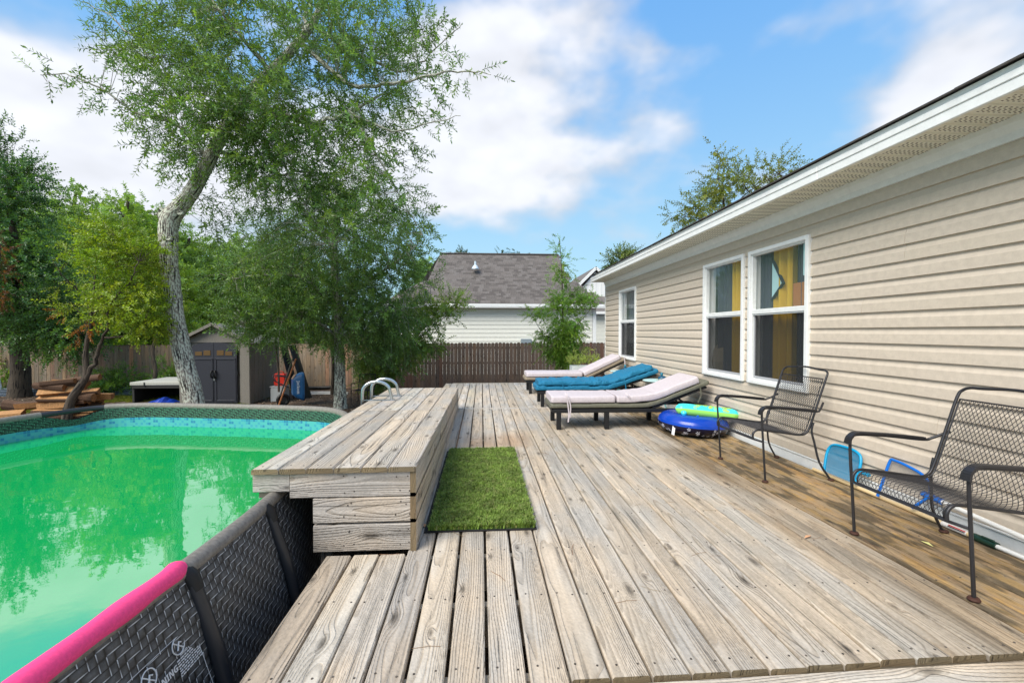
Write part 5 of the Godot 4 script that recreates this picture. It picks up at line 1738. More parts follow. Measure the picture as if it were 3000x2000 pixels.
	tree("slim_tree", "slim dark trunked tree just behind the upright oak at the fence", [Vector3(-5.197, -0.948, -16.200), Vector3(-5.159, 0.040, -16.200), Vector3(-5.197, 0.949, -16.200), Vector3(-5.128, 2.159, -16.200), Vector3(-5.204, 3.665, -16.200)], [0.075, 0.06, 0.055, 0.045, 0.03], [], [[Vector3(-4.714, 2.149, -16.000), Vector3(1.22, 1.68, 1.00), 40, 14]], "narrow", oak, oak_w, 1.2, 0.2, M.bark_dark, "", 3)
	tree("yard_sapling", "thin sapling growing against the side wall of the shed", [Vector3(-6.313, -0.651, -14.600), Vector3(-6.319, 0.029, -14.600), Vector3(-6.378, 0.707, -14.600), Vector3(-6.421, 1.519, -14.600)], [0.035, 0.03, 0.026, 0.02], [], [[Vector3(-6.442, 1.584, -14.500), Vector3(0.69, 0.56, 0.50), 20, 12]], "narrow", oak, oak_w, 1.1, 0.15, M.bark_dark, "", 4, 0.006)
	# left side
	tree("holly_tree", "dark dense tree at the far left with a thick black trunk", [Vector3(-15.680, -1.041, -16.500), Vector3(-15.635, -0.227, -16.500), Vector3(-15.644, 0.661, -16.500), Vector3(-15.674, 1.840, -16.500), Vector3(-15.717, 3.016, -16.500), Vector3(-15.755, 4.480, -16.500), Vector3(-15.860, 5.936, -16.500)], [0.33, 0.26, 0.23, 0.2, 0.16, 0.1, 0.06],
		[[[Vector3(-15.659, 1.251, -16.500), Vector3(-14.266, 1.537, -16.000), Vector3(-13.124, 1.250, -15.600)], 0.060, 0.015], [[Vector3(-15.689, 2.429, -16.500), Vector3(-16.433, 3.262, -16.200), Vector3(-17.012, 3.512, -16.000)], 0.060, 0.015]],
		[[Vector3(-15.705, 4.149, -16.300), Vector3(1.72, 2.03, 2.00), 150, 12], [Vector3(-14.919, 2.394, -16.000), Vector3(1.99, 1.68, 1.80), 170, 12], [Vector3(-13.526, 0.969, -15.600), Vector3(1.12, 0.82, 1.00), 64, 12], [Vector3(-15.732, 6.021, -16.300), Vector3(1.17, 1.09, 1.20), 60, 10], [Vector3(-16.001, 7.487, -16.400), Vector3(0.38, 1.10, 0.60), 16, 8], [Vector3(-14.887, 6.436, -16.200), Vector3(0.47, 0.54, 0.50), 12, 8], [Vector3(-16.693, 3.546, -16.200), Vector3(1.86, 2.79, 1.60), 90, 11]],
		"broad", Color(0.08, 0.18, 0.075), Color(0.15, 0.27, 0.08), 1.7, 0.2, M.bark_dark, "", 5, 0.012, "tree", 0.75)
	tree("copper_branch", "reddish brown dead foliage hanging at the left edge of the picture", [Vector3(-14.423, -0.306, -14.500), Vector3(-14.364, 1.247, -14.500), Vector3(-14.294, 2.794, -14.500), Vector3(-14.211, 3.823, -14.500)], [0.06, 0.05, 0.035, 0.02], [], [[Vector3(-14.122, 3.422, -14.400), Vector3(0.28, 0.69, 0.50), 9, 8], [Vector3(-14.150, 2.144, -14.400), Vector3(0.28, 0.30, 0.40), 6, 7]], "fine", Color(0.17, 0.075, 0.05), Color(0.24, 0.11, 0.06), 1.3, 0.12, M.bark_dark, "", 6, 0.006)
	tree("crooked_tree", "crooked small tree with yellow green leaves and a few red ones, leaning over the firewood", [Vector3(-7.760, -0.633, -9.000), Vector3(-7.673, -0.104, -9.000), Vector3(-7.476, 0.221, -9.000), Vector3(-7.380, 0.424, -9.000), Vector3(-7.382, 0.750, -9.000), Vector3(-7.345, 1.075, -9.000), Vector3(-7.246, 1.481, -9.000)], [0.085, 0.075, 0.065, 0.055, 0.042, 0.036, 0.03],
		[[[Vector3(-7.436, 0.302, -9.000), Vector3(-7.239, 0.586, -9.000), Vector3(-7.148, 0.912, -9.000), Vector3(-7.036, 1.156, -9.000), Vector3(-6.779, 1.800, -8.900), Vector3(-6.410, 2.153, -8.800), Vector3(-6.268, 2.512, -8.800)], 0.045, 0.008], [[Vector3(-7.246, 1.481, -9.000), Vector3(-7.407, 1.885, -9.000), Vector3(-7.534, 2.184, -8.800), Vector3(-7.662, 2.483, -8.700)], 0.022, 0.005], [[Vector3(-7.304, 1.237, -9.000), Vector3(-7.179, 1.894, -9.100), Vector3(-7.050, 2.566, -9.200), Vector3(-6.986, 3.063, -9.200)], 0.025, 0.006], [[Vector3(-7.037, 1.115, -9.000), Vector3(-6.576, 1.156, -8.900), Vector3(-6.195, 1.397, -8.800)], 0.020, 0.005], [[Vector3(-7.246, 1.481, -9.000), Vector3(-7.443, 2.160, -9.300), Vector3(-7.465, 2.761, -9.400)], 0.020, 0.005]],
		[[Vector3(-6.738, 2.636, -9.100), Vector3(0.74, 0.65, 0.90), 75, 12], [Vector3(-6.484, 1.809, -9.000), Vector3(0.65, 0.56, 0.80), 60, 12], [Vector3(-7.338, 1.818, -9.200), Vector3(0.62, 0.53, 0.70), 28, 8], [Vector3(-6.267, 1.318, -8.900), Vector3(0.43, 0.26, 0.50), 22, 10], [Vector3(-7.160, 2.915, -9.300), Vector3(0.53, 0.40, 0.60), 30, 10]],
		"broad", Color(0.20, 0.32, 0.04), Color(0.36, 0.42, 0.05), 1.0, 0.09, M.bark_dark, "", 7, 0.005, "tree", 0.6)
	tree("red_twig", "sprays of orange red leaves on bare twigs above the firewood", [Vector3(-7.143, 1.157, -8.800), Vector3(-7.249, 1.475, -8.800), Vector3(-7.431, 1.712, -8.800)], [0.012, 0.009, 0.006], [], [[Vector3(-7.358, 1.119, -8.700), Vector3(0.25, 0.12, 0.12), 4, 5], [Vector3(-6.838, 1.197, -8.700), Vector3(0.17, 0.08, 0.12), 2, 4], [Vector3(-7.497, 1.549, -8.700), Vector3(0.17, 0.17, 0.15), 2, 4]], "broad", Color(0.38, 0.14, 0.05), Color(0.48, 0.24, 0.06), 0.62, 0.05, M.bark_dark, "", 8, 0.004)
	tree("thin_fence_tree", "thin dark crooked trunk before the fence, left of the shed", [Vector3(-11.337, -0.706, -16.500), Vector3(-11.270, -0.103, -16.500), Vector3(-11.346, 0.500, -16.500), Vector3(-11.251, 1.101, -16.500), Vector3(-11.325, 1.852, -16.500)], [0.075, 0.06, 0.055, 0.05, 0.04], [], [[Vector3(-11.177, 2.153, -16.500), Vector3(0.95, 0.95, 0.80), 30, 12]], "broad", Color(0.10, 0.19, 0.03), Color(0.2, 0.27, 0.04), 1.4, 0.15, M.bark_dark, "", 9, 0.008)
	# before the brown fence
	tree("fence_bush", "wide loose bush spilling over the brown fence beside the pool handrails", [Vector3(-2.941, -0.873, -15.500), Vector3(-3.010, -0.212, -15.500), Vector3(-3.077, 0.667, -15.500), Vector3(-3.144, 1.542, -15.500)], [0.06, 0.05, 0.04, 0.02],
		[[[Vector3(-3.010, -0.212, -15.500), Vector3(-2.109, 0.961, -15.300), Vector3(-1.237, 1.683, -15.200), Vector3(-0.654, 2.105, -15.000)], 0.030, 0.006], [[Vector3(-3.037, 0.081, -15.500), Vector3(-3.533, 0.675, -15.300), Vector3(-3.927, 1.250, -15.200)], 0.030, 0.006], [[Vector3(-3.009, -0.066, -15.500), Vector3(-2.240, 0.531, -15.200), Vector3(-1.647, 0.681, -15.000)], 0.025, 0.005]],
		[[Vector3(-3.004, 0.959, -15.500), Vector3(1.11, 1.04, 1.00), 80, 16], [Vector3(-1.950, 1.825, -15.200), Vector3(1.02, 0.65, 0.70), 44, 13], [Vector3(-1.008, 2.104, -15.000), Vector3(0.46, 0.32, 0.40), 14, 10], [Vector3(-2.096, 0.819, -15.200), Vector3(0.87, 0.36, 0.60), 26, 12], [Vector3(-3.418, -0.055, -15.400), Vector3(0.74, 0.59, 0.70), 36, 14]],
		"fine", Color(0.19, 0.31, 0.09), Color(0.36, 0.44, 0.10), 1.9, 0.17, M.bark_dark, "", 10, 0.006, "bush", 0.6)
	tree("young_oak", "young cone shaped tree with airy top before the brown fence, by the house corner", [Vector3(2.606, -1.562, -14.500), Vector3(2.617, -0.154, -14.500), Vector3(2.628, 0.969, -14.500), Vector3(2.597, 2.228, -14.500), Vector3(2.566, 3.343, -14.500), Vector3(2.480, 4.246, -14.500)], [0.045, 0.035, 0.03, 0.022, 0.014, 0.005],
		[[[Vector3(2.629, 0.689, -14.500), Vector3(1.979, 1.111, -14.300), Vector3(1.552, 1.794, -14.200)], 0.014, 0.004], [[Vector3(2.614, 0.969, -14.500), Vector3(3.234, 1.665, -14.300), Vector3(3.627, 2.213, -14.200)], 0.014, 0.004], [[Vector3(2.612, 1.669, -14.500), Vector3(2.175, 2.240, -14.700), Vector3(1.689, 1.890, -14.800)], 0.012, 0.004], [[Vector3(2.597, 2.089, -14.500), Vector3(3.112, 2.641, -14.400), Vector3(3.539, 2.703, -14.300)], 0.012, 0.004]],
		[[Vector3(2.684, 1.109, -14.500), Vector3(0.76, 0.69, 0.75), 80, 13], [Vector3(2.644, 0.408, -14.500), Vector3(0.62, 0.42, 0.60), 46, 13], [Vector3(1.840, 1.799, -14.300), Vector3(0.41, 0.19, 0.30), 11, 10], [Vector3(3.302, 2.218, -14.300), Vector3(0.38, 0.30, 0.40), 16, 11], [Vector3(2.654, 2.089, -14.500), Vector3(0.58, 0.49, 0.50), 28, 11], [Vector3(2.567, 2.926, -14.500), Vector3(0.36, 0.47, 0.35), 13, 9], [Vector3(2.368, 3.897, -14.500), Vector3(0.14, 0.31, 0.15), 5, 6], [Vector3(2.820, 3.485, -14.500), Vector3(0.11, 0.25, 0.15), 4, 5], [Vector3(1.979, 0.973, -14.300), Vector3(0.30, 0.19, 0.30), 8, 10]],
		"broad", Color(0.15, 0.30, 0.06), Color(0.28, 0.40, 0.07), 0.95, 0.13, M.bark_dark, "", 11, 0.005)
	# the wood behind the fence: each tree with its own crown
	var spots := [[Vector3(-22.56, -1.0, -27.00), 10.61, 2.90, 0.30], [Vector3(-18.34, -1.0, -25.00), 9.71, 2.80, 0.40], [Vector3(-19.00, -1.0, -28.00), 9.63, 2.60, 0.20], [Vector3(-15.97, -1.0, -26.00), 7.72, 2.40, 0.15], [Vector3(-15.53, -1.0, -29.00), 8.12, 2.80, 0.55], [Vector3(-12.02, -1.0, -28.00), 7.45, 3.00, 0.30], [Vector3(-15.43, -1.0, -22.00), 6.25, 2.20, 0.90], [Vector3(-3.41, -1.0, -30.00), 7.09, 1.60, 0.05], [Vector3(-17.03, -1.0, -34.00), 7.29, 3.20, 0.10], [Vector3(-16.81, -1.0, -21.00), 5.29, 2.00, 0.95], [Vector3(-26.84, -1.0, -30.00), 10.57, 3.40, 0.40]]
	var words := ["tall pale green tree behind the fence at the left, tallest of that group", "mid green tree behind the fence, next right of the tall pale one", "green tree behind the fence showing just left of the leaning trunk's bend", "dark tree directly behind the leaning oak's lower trunk", "feathery light green tree behind the shed roof", "dense tree behind the fence between the two oaks", "low yellowish tree behind the fence left of the leaning trunk", "dark evergreen beside the neighbouring roof's left end", "dim tree filling the gap above the shed, farther back", "small bright tree over the fence left of the crooked tree", "broad green tree behind the dark left tree"]
	for k in spots.size():
		var q = spots[k]
		var b: Vector3 = q[0]
		var h: float = q[1]
		var r: float = q[2]
		var hue := Color(0.15, 0.28, 0.085).lerp(Color(0.27, 0.41, 0.085), q[3])
		tree("wood_tree", words[k], [b, b + Vector3(0.1, h * 0.35, 0), b + Vector3(-0.15, h * 0.7, 0.1), b + Vector3(0.1, h * 0.95, 0)], [0.26, 0.2, 0.14, 0.05],
			[[[b + Vector3(0, h * 0.4, 0), b + Vector3(r * 0.5, h * 0.55, 0.3), b + Vector3(r * 0.8, h * 0.6, 0.4)], 0.08, 0.02], [[b + Vector3(0, h * 0.45, 0), b + Vector3(-r * 0.5, h * 0.6, 0.2), b + Vector3(-r * 0.8, h * 0.65, 0.3)], 0.08, 0.02]],
			[[b + Vector3(0, h * 0.66, 0), Vector3(r, h * 0.30, r * 0.8), int(60 * r), 9], [b + Vector3(0.2, h * 0.34, 0.6), Vector3(r * 1.05, h * 0.26, r * 0.8), int(44 * r), 9]], "far", hue, hue.lerp(Color(0.32, 0.43, 0.09), 0.6), 1.0, 0.35, M.bark_dark, "trees beyond the fence", 30 + k, 0.02, "tree", 0.8)
	# behind the house on the right and over the far roof
	tree("roof_tree", "sparse tree rising behind the roof of the beige house", [Vector3(12.516, -1.794, -22.000), Vector3(12.276, 3.873, -22.000), Vector3(12.093, 6.465, -22.000), Vector3(11.959, 8.614, -22.000)], [0.2, 0.14, 0.09, 0.03],
		[[[Vector3(12.169, 5.603, -22.000), Vector3(10.541, 6.820, -21.800), Vector3(9.100, 6.513, -21.500)], 0.040, 0.010], [[Vector3(12.066, 6.896, -22.000), Vector3(13.189, 8.148, -21.800), Vector3(14.546, 8.931, -21.500)], 0.040, 0.010], [[Vector3(12.012, 7.756, -22.000), Vector3(11.731, 9.038, -22.000), Vector3(11.944, 10.114, -22.000)], 0.030, 0.008]],
		[[Vector3(11.517, 8.175, -22.000), Vector3(0.95, 1.05, 1.20), 30, 9], [Vector3(12.853, 8.848, -22.000), Vector3(1.05, 0.74, 1.00), 26, 9], [Vector3(10.102, 6.813, -21.800), Vector3(1.25, 0.63, 1.00), 24, 8], [Vector3(14.521, 9.247, -21.800), Vector3(0.83, 0.52, 0.80), 17, 7], [Vector3(11.948, 9.686, -22.000), Vector3(0.53, 0.63, 0.60), 10, 7], [Vector3(11.079, 7.309, -22.000), Vector3(1.47, 1.05, 1.20), 24, 8], [Vector3(15.120, 8.466, -22.000), Vector3(1.26, 1.26, 1.20), 22, 9]],
		"broad", Color(0.16, 0.21, 0.05), Color(0.30, 0.32, 0.08), 2.2, 0.3, M.bark_dark, "", 60, 0.012, "tree", 0.5)
	tree("roof_tree", "small tuft of tree showing over the far end of the beige roof", [Vector3(8.795, -2.421, -27.000), Vector3(8.659, 2.853, -27.000), Vector3(8.488, 4.948, -27.000)], [0.15, 0.1, 0.03], [], [[Vector3(8.537, 5.733, -27.000), Vector3(0.62, 0.28, 0.80), 15, 9], [Vector3(7.739, 5.359, -27.000), Vector3(0.41, 0.13, 0.50), 7, 7], [Vector3(8.757, 4.689, -27.000), Vector3(0.93, 0.72, 0.90), 18, 9]], "broad", Color(0.10, 0.16, 0.03), Color(0.18, 0.22, 0.05), 2.4, 0.25, M.bark_dark, "", 61, 0.012)
	var tops := ["left of the three treetops just over the neighbour's roof ridge", "middle of the three treetops just over the neighbour's roof ridge", "right of the three treetops just over the neighbour's roof ridge"]
	for k in 3:
		var x: float = [-1.941, 2.021, 3.719][k]
		tree("far_pine", tops[k], [Vector3(x, -1, -48), Vector3(x, 5, -48), Vector3(x, 9.2, -48)], [0.2, 0.15, 0.04], [], [[Vector3(x, 8.3, -48), Vector3(0.8, 1.3, 0.8), 14, 8], [Vector3(x, 5.5, -48), Vector3(2.0, 2.5, 1.5), 30, 8]], "far", Color(0.05, 0.10, 0.03), Color(0.09, 0.14, 0.04), 0.9, 0.3, M.bark_dark, "treetops over the neighbour's roof", 70 + k, 0.02)
	# low growth along the fence
	var under := [[Vector3(-13.037, -0.778, -17.200), Vector3(0.9, 0.55, 0.5), "fern like bush at the fence behind the firewood"], [Vector3(-13.156, -0.930, -16.600), Vector3(0.6, 0.30, 0.4), "low green shrub just right of the woodpile"], [Vector3(-11.011, -0.807, -17.300), Vector3(0.5, 0.45, 0.4), "yellow green bush before the fence by the leaning trunk"], [Vector3(-11.564, -0.921, -17.000), Vector3(0.9, 0.28, 0.4), "grassy shrub at the fence foot left of the platform"], [Vector3(-11.597, -0.177, -17.400), Vector3(0.35, 0.6, 0.3), "tall thin vine climbing the fence by the crooked trunk"],
		[Vector3(-17.939, -0.731, -18.500), Vector3(1.0, 0.9, 0.6), "light green brush by the white leaning pipe"], [Vector3(-3.890, -0.963, -16.800), Vector3(0.7, 0.5, 0.4), "dark scrub at the fence beside the upright oak"], [Vector3(-7.435, -0.744, -17.200), Vector3(0.25, 0.25, 0.2), "weed tuft at the fence foot behind the wheelbarrow"]]
	for k in under.size():
		var q = under[k]
		bush("fence_shrub", q[2], Vector3(q[0].x, GROUND, q[0].z), q[1], int(60 * q[1].x * q[1].y) + 12, 9, "broad", Color(0.14, 0.27, 0.06), Color(0.28, 0.38, 0.07), 1.1, 90 + k)

# ------------------------------------------------------------------ the yard beyond the pool
func build_ground() -> void:
	var g := Sh.new()
	for i in 12:
		for j in 12:
			var x0 := -180.0 + 30.0 * i
			var z0 := -240.0 + 30.0 * j
			g.quad(Vector3(x0, GROUND, z0 + 30), Vector3(x0 + 30, GROUND, z0 + 30), Vector3(x0 + 30, GROUND, z0), Vector3(x0, GROUND, z0))
	struct("ground", g, M.ground)
	# fallen leaves on the bare soil, grass where it grows
	rng.seed = 500
	var leaf := Sh.new()
	leaf.tri(Vector3(-0.035, 0.004, 0), Vector3(0, 0.016, 0.014), Vector3(0.035, 0.006, 0))
	leaf.tri(Vector3(-0.035, 0.004, 0), Vector3(0.035, 0.006, 0), Vector3(0, 0.014, -0.014))
	var w := []
	var t := []
	for k in 15000:
		var p := Vector3(rf(-19, -0.9), GROUND + rf(0.002, 0.02), rf(-18.5, -6.2))
		if p.x < -7.4 and p.x > -13.6 and p.z < -10.5 and rng.randf() < 0.75: continue
		w.append(Transform3D(Basis.from_euler(Vector3(rf(-0.4, 0.4), rf(0, TAU), rf(-0.4, 0.4))).scaled_local(Vector3.ONE * rf(0.7, 1.5)), p))
		t.append(Color(0.21, 0.125, 0.075).lerp(Color(0.42, 0.33, 0.24), pow(rng.randf(), 1.5)) * rf(0.35, 1.1))
	var o := many("leaf_litter", leaf.mesh(), M.plain, w, t, self)
	o.set_meta("label", "brown fallen leaves covering the soil under the oaks")
	o.set_meta("category", "leaf litter")
	w = []
	t = []
	for k in 9000:
		var p := Vector3(rf(-14.2, -7.2), GROUND, rf(-16.6, -9.5))
		if noise_a.get_noise_2d(p.x * 14.0, p.z * 14.0) < -0.1: continue
		w.append(Transform3D(Basis(Vector3.UP, rf(0, TAU)).scaled_local(Vector3(1, rf(0.12, 0.35), 1) * rf(0.7, 1.1)), p))
		t.append(Color(0.16, 0.23, 0.035).lerp(Color(0.36, 0.36, 0.08), rng.randf()) * rf(0.7, 1.2))
	for k in 1600:
		var p := Vector3(rf(-17.5, -9.0), GROUND, rf(-18.4, -17.0))
		w.append(Transform3D(Basis(Vector3.UP, rf(0, TAU)).scaled_local(Vector3(1, rf(0.6, 1.6), 1) * rf(0.8, 1.2)), p))
		t.append(Color(0.07, 0.14, 0.03).lerp(Color(0.16, 0.24, 0.04), rng.randf()) * rf(0.7, 1.2))
	o = many("lawn_grass", sprigs.blade, M.leaf_soft, w, t, self)
	o.set_meta("label", "thin yellow green grass growing between the woodpile and the shed")
	o.set_meta("category", "grass")

func fence(called: String, label: String, a: Vector3, b: Vector3, top0: float, top1: float, tint: Color, vary: float, gap: float) -> void:
	var o := thing(called, label, "fence", a)
	var l := (b - a).length()
	var d := (b - a) / l
	var out := d.cross(Vector3.UP) * -1.0
	if out.z < 0: out = -out
	var n := int(l / (0.14 + gap))
	for k in n:
		var s := Sh.new()
		var x0 := k * (0.14 + gap)
		var h := lerpf(top0, top1, float(k) / n) - GROUND + rf(-0.012, 0.012)
		var g := tint * rf(1.0 - vary, 1.0 + vary)
		if rng.randf() < 0.14: g = g * Color(1.25, 1.12, 1.0)
		if rng.randf() < 0.25: g = g * Color(1.10, 0.88, 0.84)
		var jig := out * rf(-0.004, 0.004)
		var l0 := d * x0 + jig
		var r0 := d * (x0 + 0.14) + jig
		var up := Vector3.UP
		plank(s, l0, r0, l0 + up * (h - 0.035), r0 + up * (h - 0.035), out, 0.018, g, 3, false, 0.003)
		# clipped corners at the top
		var e := d * 0.035
		var prev := [l0 + up * (h - 0.035), r0 + up * (h - 0.035), r0 - e + up * h, l0 + e + up * h]
		var bk := -out * 0.018
		s.col = g * Color(0.62, 0.58, 0.53)
		s.quad(prev[0], prev[1], prev[2], prev[3], Vector2(0.1, 0.01), Vector2(0.1, 0.05), Vector2(0.12, 0.05), Vector2(0.12, 0.01))
		s.quad(prev[1] + bk, prev[0] + bk, prev[3] + bk, prev[2] + bk, Vector2(0.1, 0.01), Vector2(0.1, 0.05), Vector2(0.12, 0.05), Vector2(0.12, 0.01))
		s.quad(prev[3], prev[2], prev[2] + bk, prev[3] + bk, Vector2(0.1, 0.01), Vector2(0.1, 0.05), Vector2(0.12, 0.05), Vector2(0.12, 0.01))
		put("picket", s, M.wood, o)
	for y in [0.25, 0.95, 1.55]:
		var s := Sh.new()
		plank(s, Vector3(0, y, 0) - out * 0.021, Vector3(0, y + 0.085, 0) - out * 0.021, b - a + Vector3(0, y - a.y + a.y, 0) - out * 0.021, b - a + Vector3(0, y + 0.085, 0) - out * 0.021, out, 0.038, tint, 3)
		put("rail", s, M.wood, o)
	var m := int(l / 2.4)
	for k in m + 1:
		var s := Sh.new()
		s.col = tint * 0.4
		s.box(d * (l * k / m) - out * 0.105 + Vector3(0, 0.85, 0), Vector3(0.09, 1.7, 0.09))
		put("post", s, M.plain, o)

func build_shed() -> void:
	var o := thing("garden_shed", "grey plastic garden shed with charcoal double doors under the trees", "shed", Vector3(-8.1, GROUND, -14.42))
	o.rotation.y = 0.03
	var hw := 1.0
	var wall_h := 1.92
	var body := Sh.new()
	body.box(Vector3(0, wall_h * 0.5, -1.15), Vector3(hw * 2 - 0.06, wall_h, 2.24))
	put("wall", body, M.shed_grey, o)
	for s in [-1.0, 1.0]:
		var c := Sh.new()
		c.box(Vector3(s * (hw - 0.13), wall_h * 0.5, 0.0), Vector3(0.30, wall_h, 0.10), Basis.IDENTITY, 0.02)
		put("corner_panel", c, M.shed_grey, o)
		# grooved side cladding
		for k in 8:
			var g := Sh.new()
			g.box(Vector3(s * (hw - 0.025), wall_h * 0.5, -0.19 - 0.265 * k), Vector3(0.03, wall_h - 0.02, 0.255), Basis.IDENTITY, 0.008)
			put("side_panel", g, M.shed_grey, o)
	var gb := Sh.new()
	var gp := PackedVector2Array([Vector2(-hw, wall_h - 0.02), Vector2(hw, wall_h - 0.02), Vector2(0, wall_h + 0.50)])
	gb.sweep(gp, Transform3D(Basis.IDENTITY, Vector3(0, 0, 0.02)), 0.08)
	put("gable", gb, M.shed_grey, o)
	var vt := Sh.new()
	for k in 4: vt.box(Vector3(0, wall_h + 0.27 + 0.03 * k, 0.03), Vector3(0.30 - 0.08 * k, 0.012, 0.03))
	put("vent", vt, M.shed_grey, o)
	for s in [-1.0, 1.0]:
		var r := Sh.new()
		r.col = Color(0.8, 0.78, 0.76)
		var a := atan2(0.52, 1.0)
		for k in 6:
			r.col = Color(1, 1, 1) * rf(0.8, 1.0)
			var x := 0.10 + 0.19 * k
			r.box(Vector3(s * x, wall_h + 0.54 - x * 0.52, -1.08), Vector3(0.225, 0.03, 2.5), Basis(Vector3.BACK, -s * a), 0.006)
		put("roof", r, M.shed_grey, o)
		var f := Sh.new()
		f.box(Vector3(s * 0.55, wall_h + 0.25, 0.17), Vector3(1.26, 0.09, 0.03), Basis(Vector3.BACK, -s * a), 0.006)
		put("bargeboard", f, M.shed_grey, o)
		# door leaf with an arched head and a small window
		var d := Sh.new()
		var w := 0.66
		var pts := PackedVector2Array([Vector2(0.005, 0.06), Vector2(w, 0.06), Vector2(w, 1.74)])
		for k in 7:
			var x := w * (1.0 - k / 6.0)
			pts.append(Vector2(maxf(x, 0.005), 1.74 + 0.16 * sqrt(maxf(0.0, 1.0 - pow(x / w, 2.0)))))
		if s < 0:
			for k in pts.size(): pts[k].x = -pts[k].x
			pts.reverse()
		d.sweep(pts, Transform3D(Basis.IDENTITY, Vector3(0, 0, 0.085)), 0.05)
		for q in [[w * 0.5, 0.13, w - 0.06, 0.05], [w * 0.5, 1.40, w - 0.06, 0.05], [0.05, 0.77, 0.05, 1.3], [w - 0.05, 0.77, 0.05, 1.3]]:
			d.box(Vector3(s * q[0], q[1], 0.09), Vector3(q[2], q[3], 0.02), Basis.IDENTITY, 0.005)
		var door := put("door", d, M.shed_door, o)
		for k in 2:
			var p := Sh.new()
			p.box(Vector3(s * (0.19 + 0.24 * k), 1.585 - 0.02 * k, 0.088), Vector3(0.20, 0.15 - 0.03 * k, 0.012), Basis.IDENTITY, 0.003)
			put("window", p, mat(Color(0.40, 0.31, 0.18), 0.25), door)
		var hd := Sh.new()
		hd.tube(smooth_path([Vector3(s * 0.045, 1.03, 0.09), Vector3(s * 0.05, 1.03, 0.14), Vector3(s * 0.055, 0.94, 0.16), Vector3(s * 0.05, 0.85, 0.14), Vector3(s * 0.045, 0.85, 0.09)], 4), 0.022, 8)
		put("handle", hd, M.black_plastic, door)
		for y in [0.2, 0.9, 1.6]:
			var hg := Sh.new()
			hg.tube([Vector3(s * (w + 0.015), y, 0.075), Vector3(s * (w + 0.015), y + 0.12, 0.075)], 0.018, 8)
			put("hinge", hg, M.black_plastic, door)
	var lk := Sh.new()
	lk.box(Vector3(0.02, 0.77, 0.11), Vector3(0.05, 0.055, 0.03), Basis.IDENTITY, 0.006)
	lk.tube(smooth_path([Vector3(0.0, 0.80, 0.11), Vector3(0.0, 0.835, 0.11), Vector3(0.02, 0.85, 0.11), Vector3(0.04, 0.835, 0.11), Vector3(0.04, 0.80, 0.11)], 3), 0.006, 6)
	put("padlock", lk, M.steel, o)

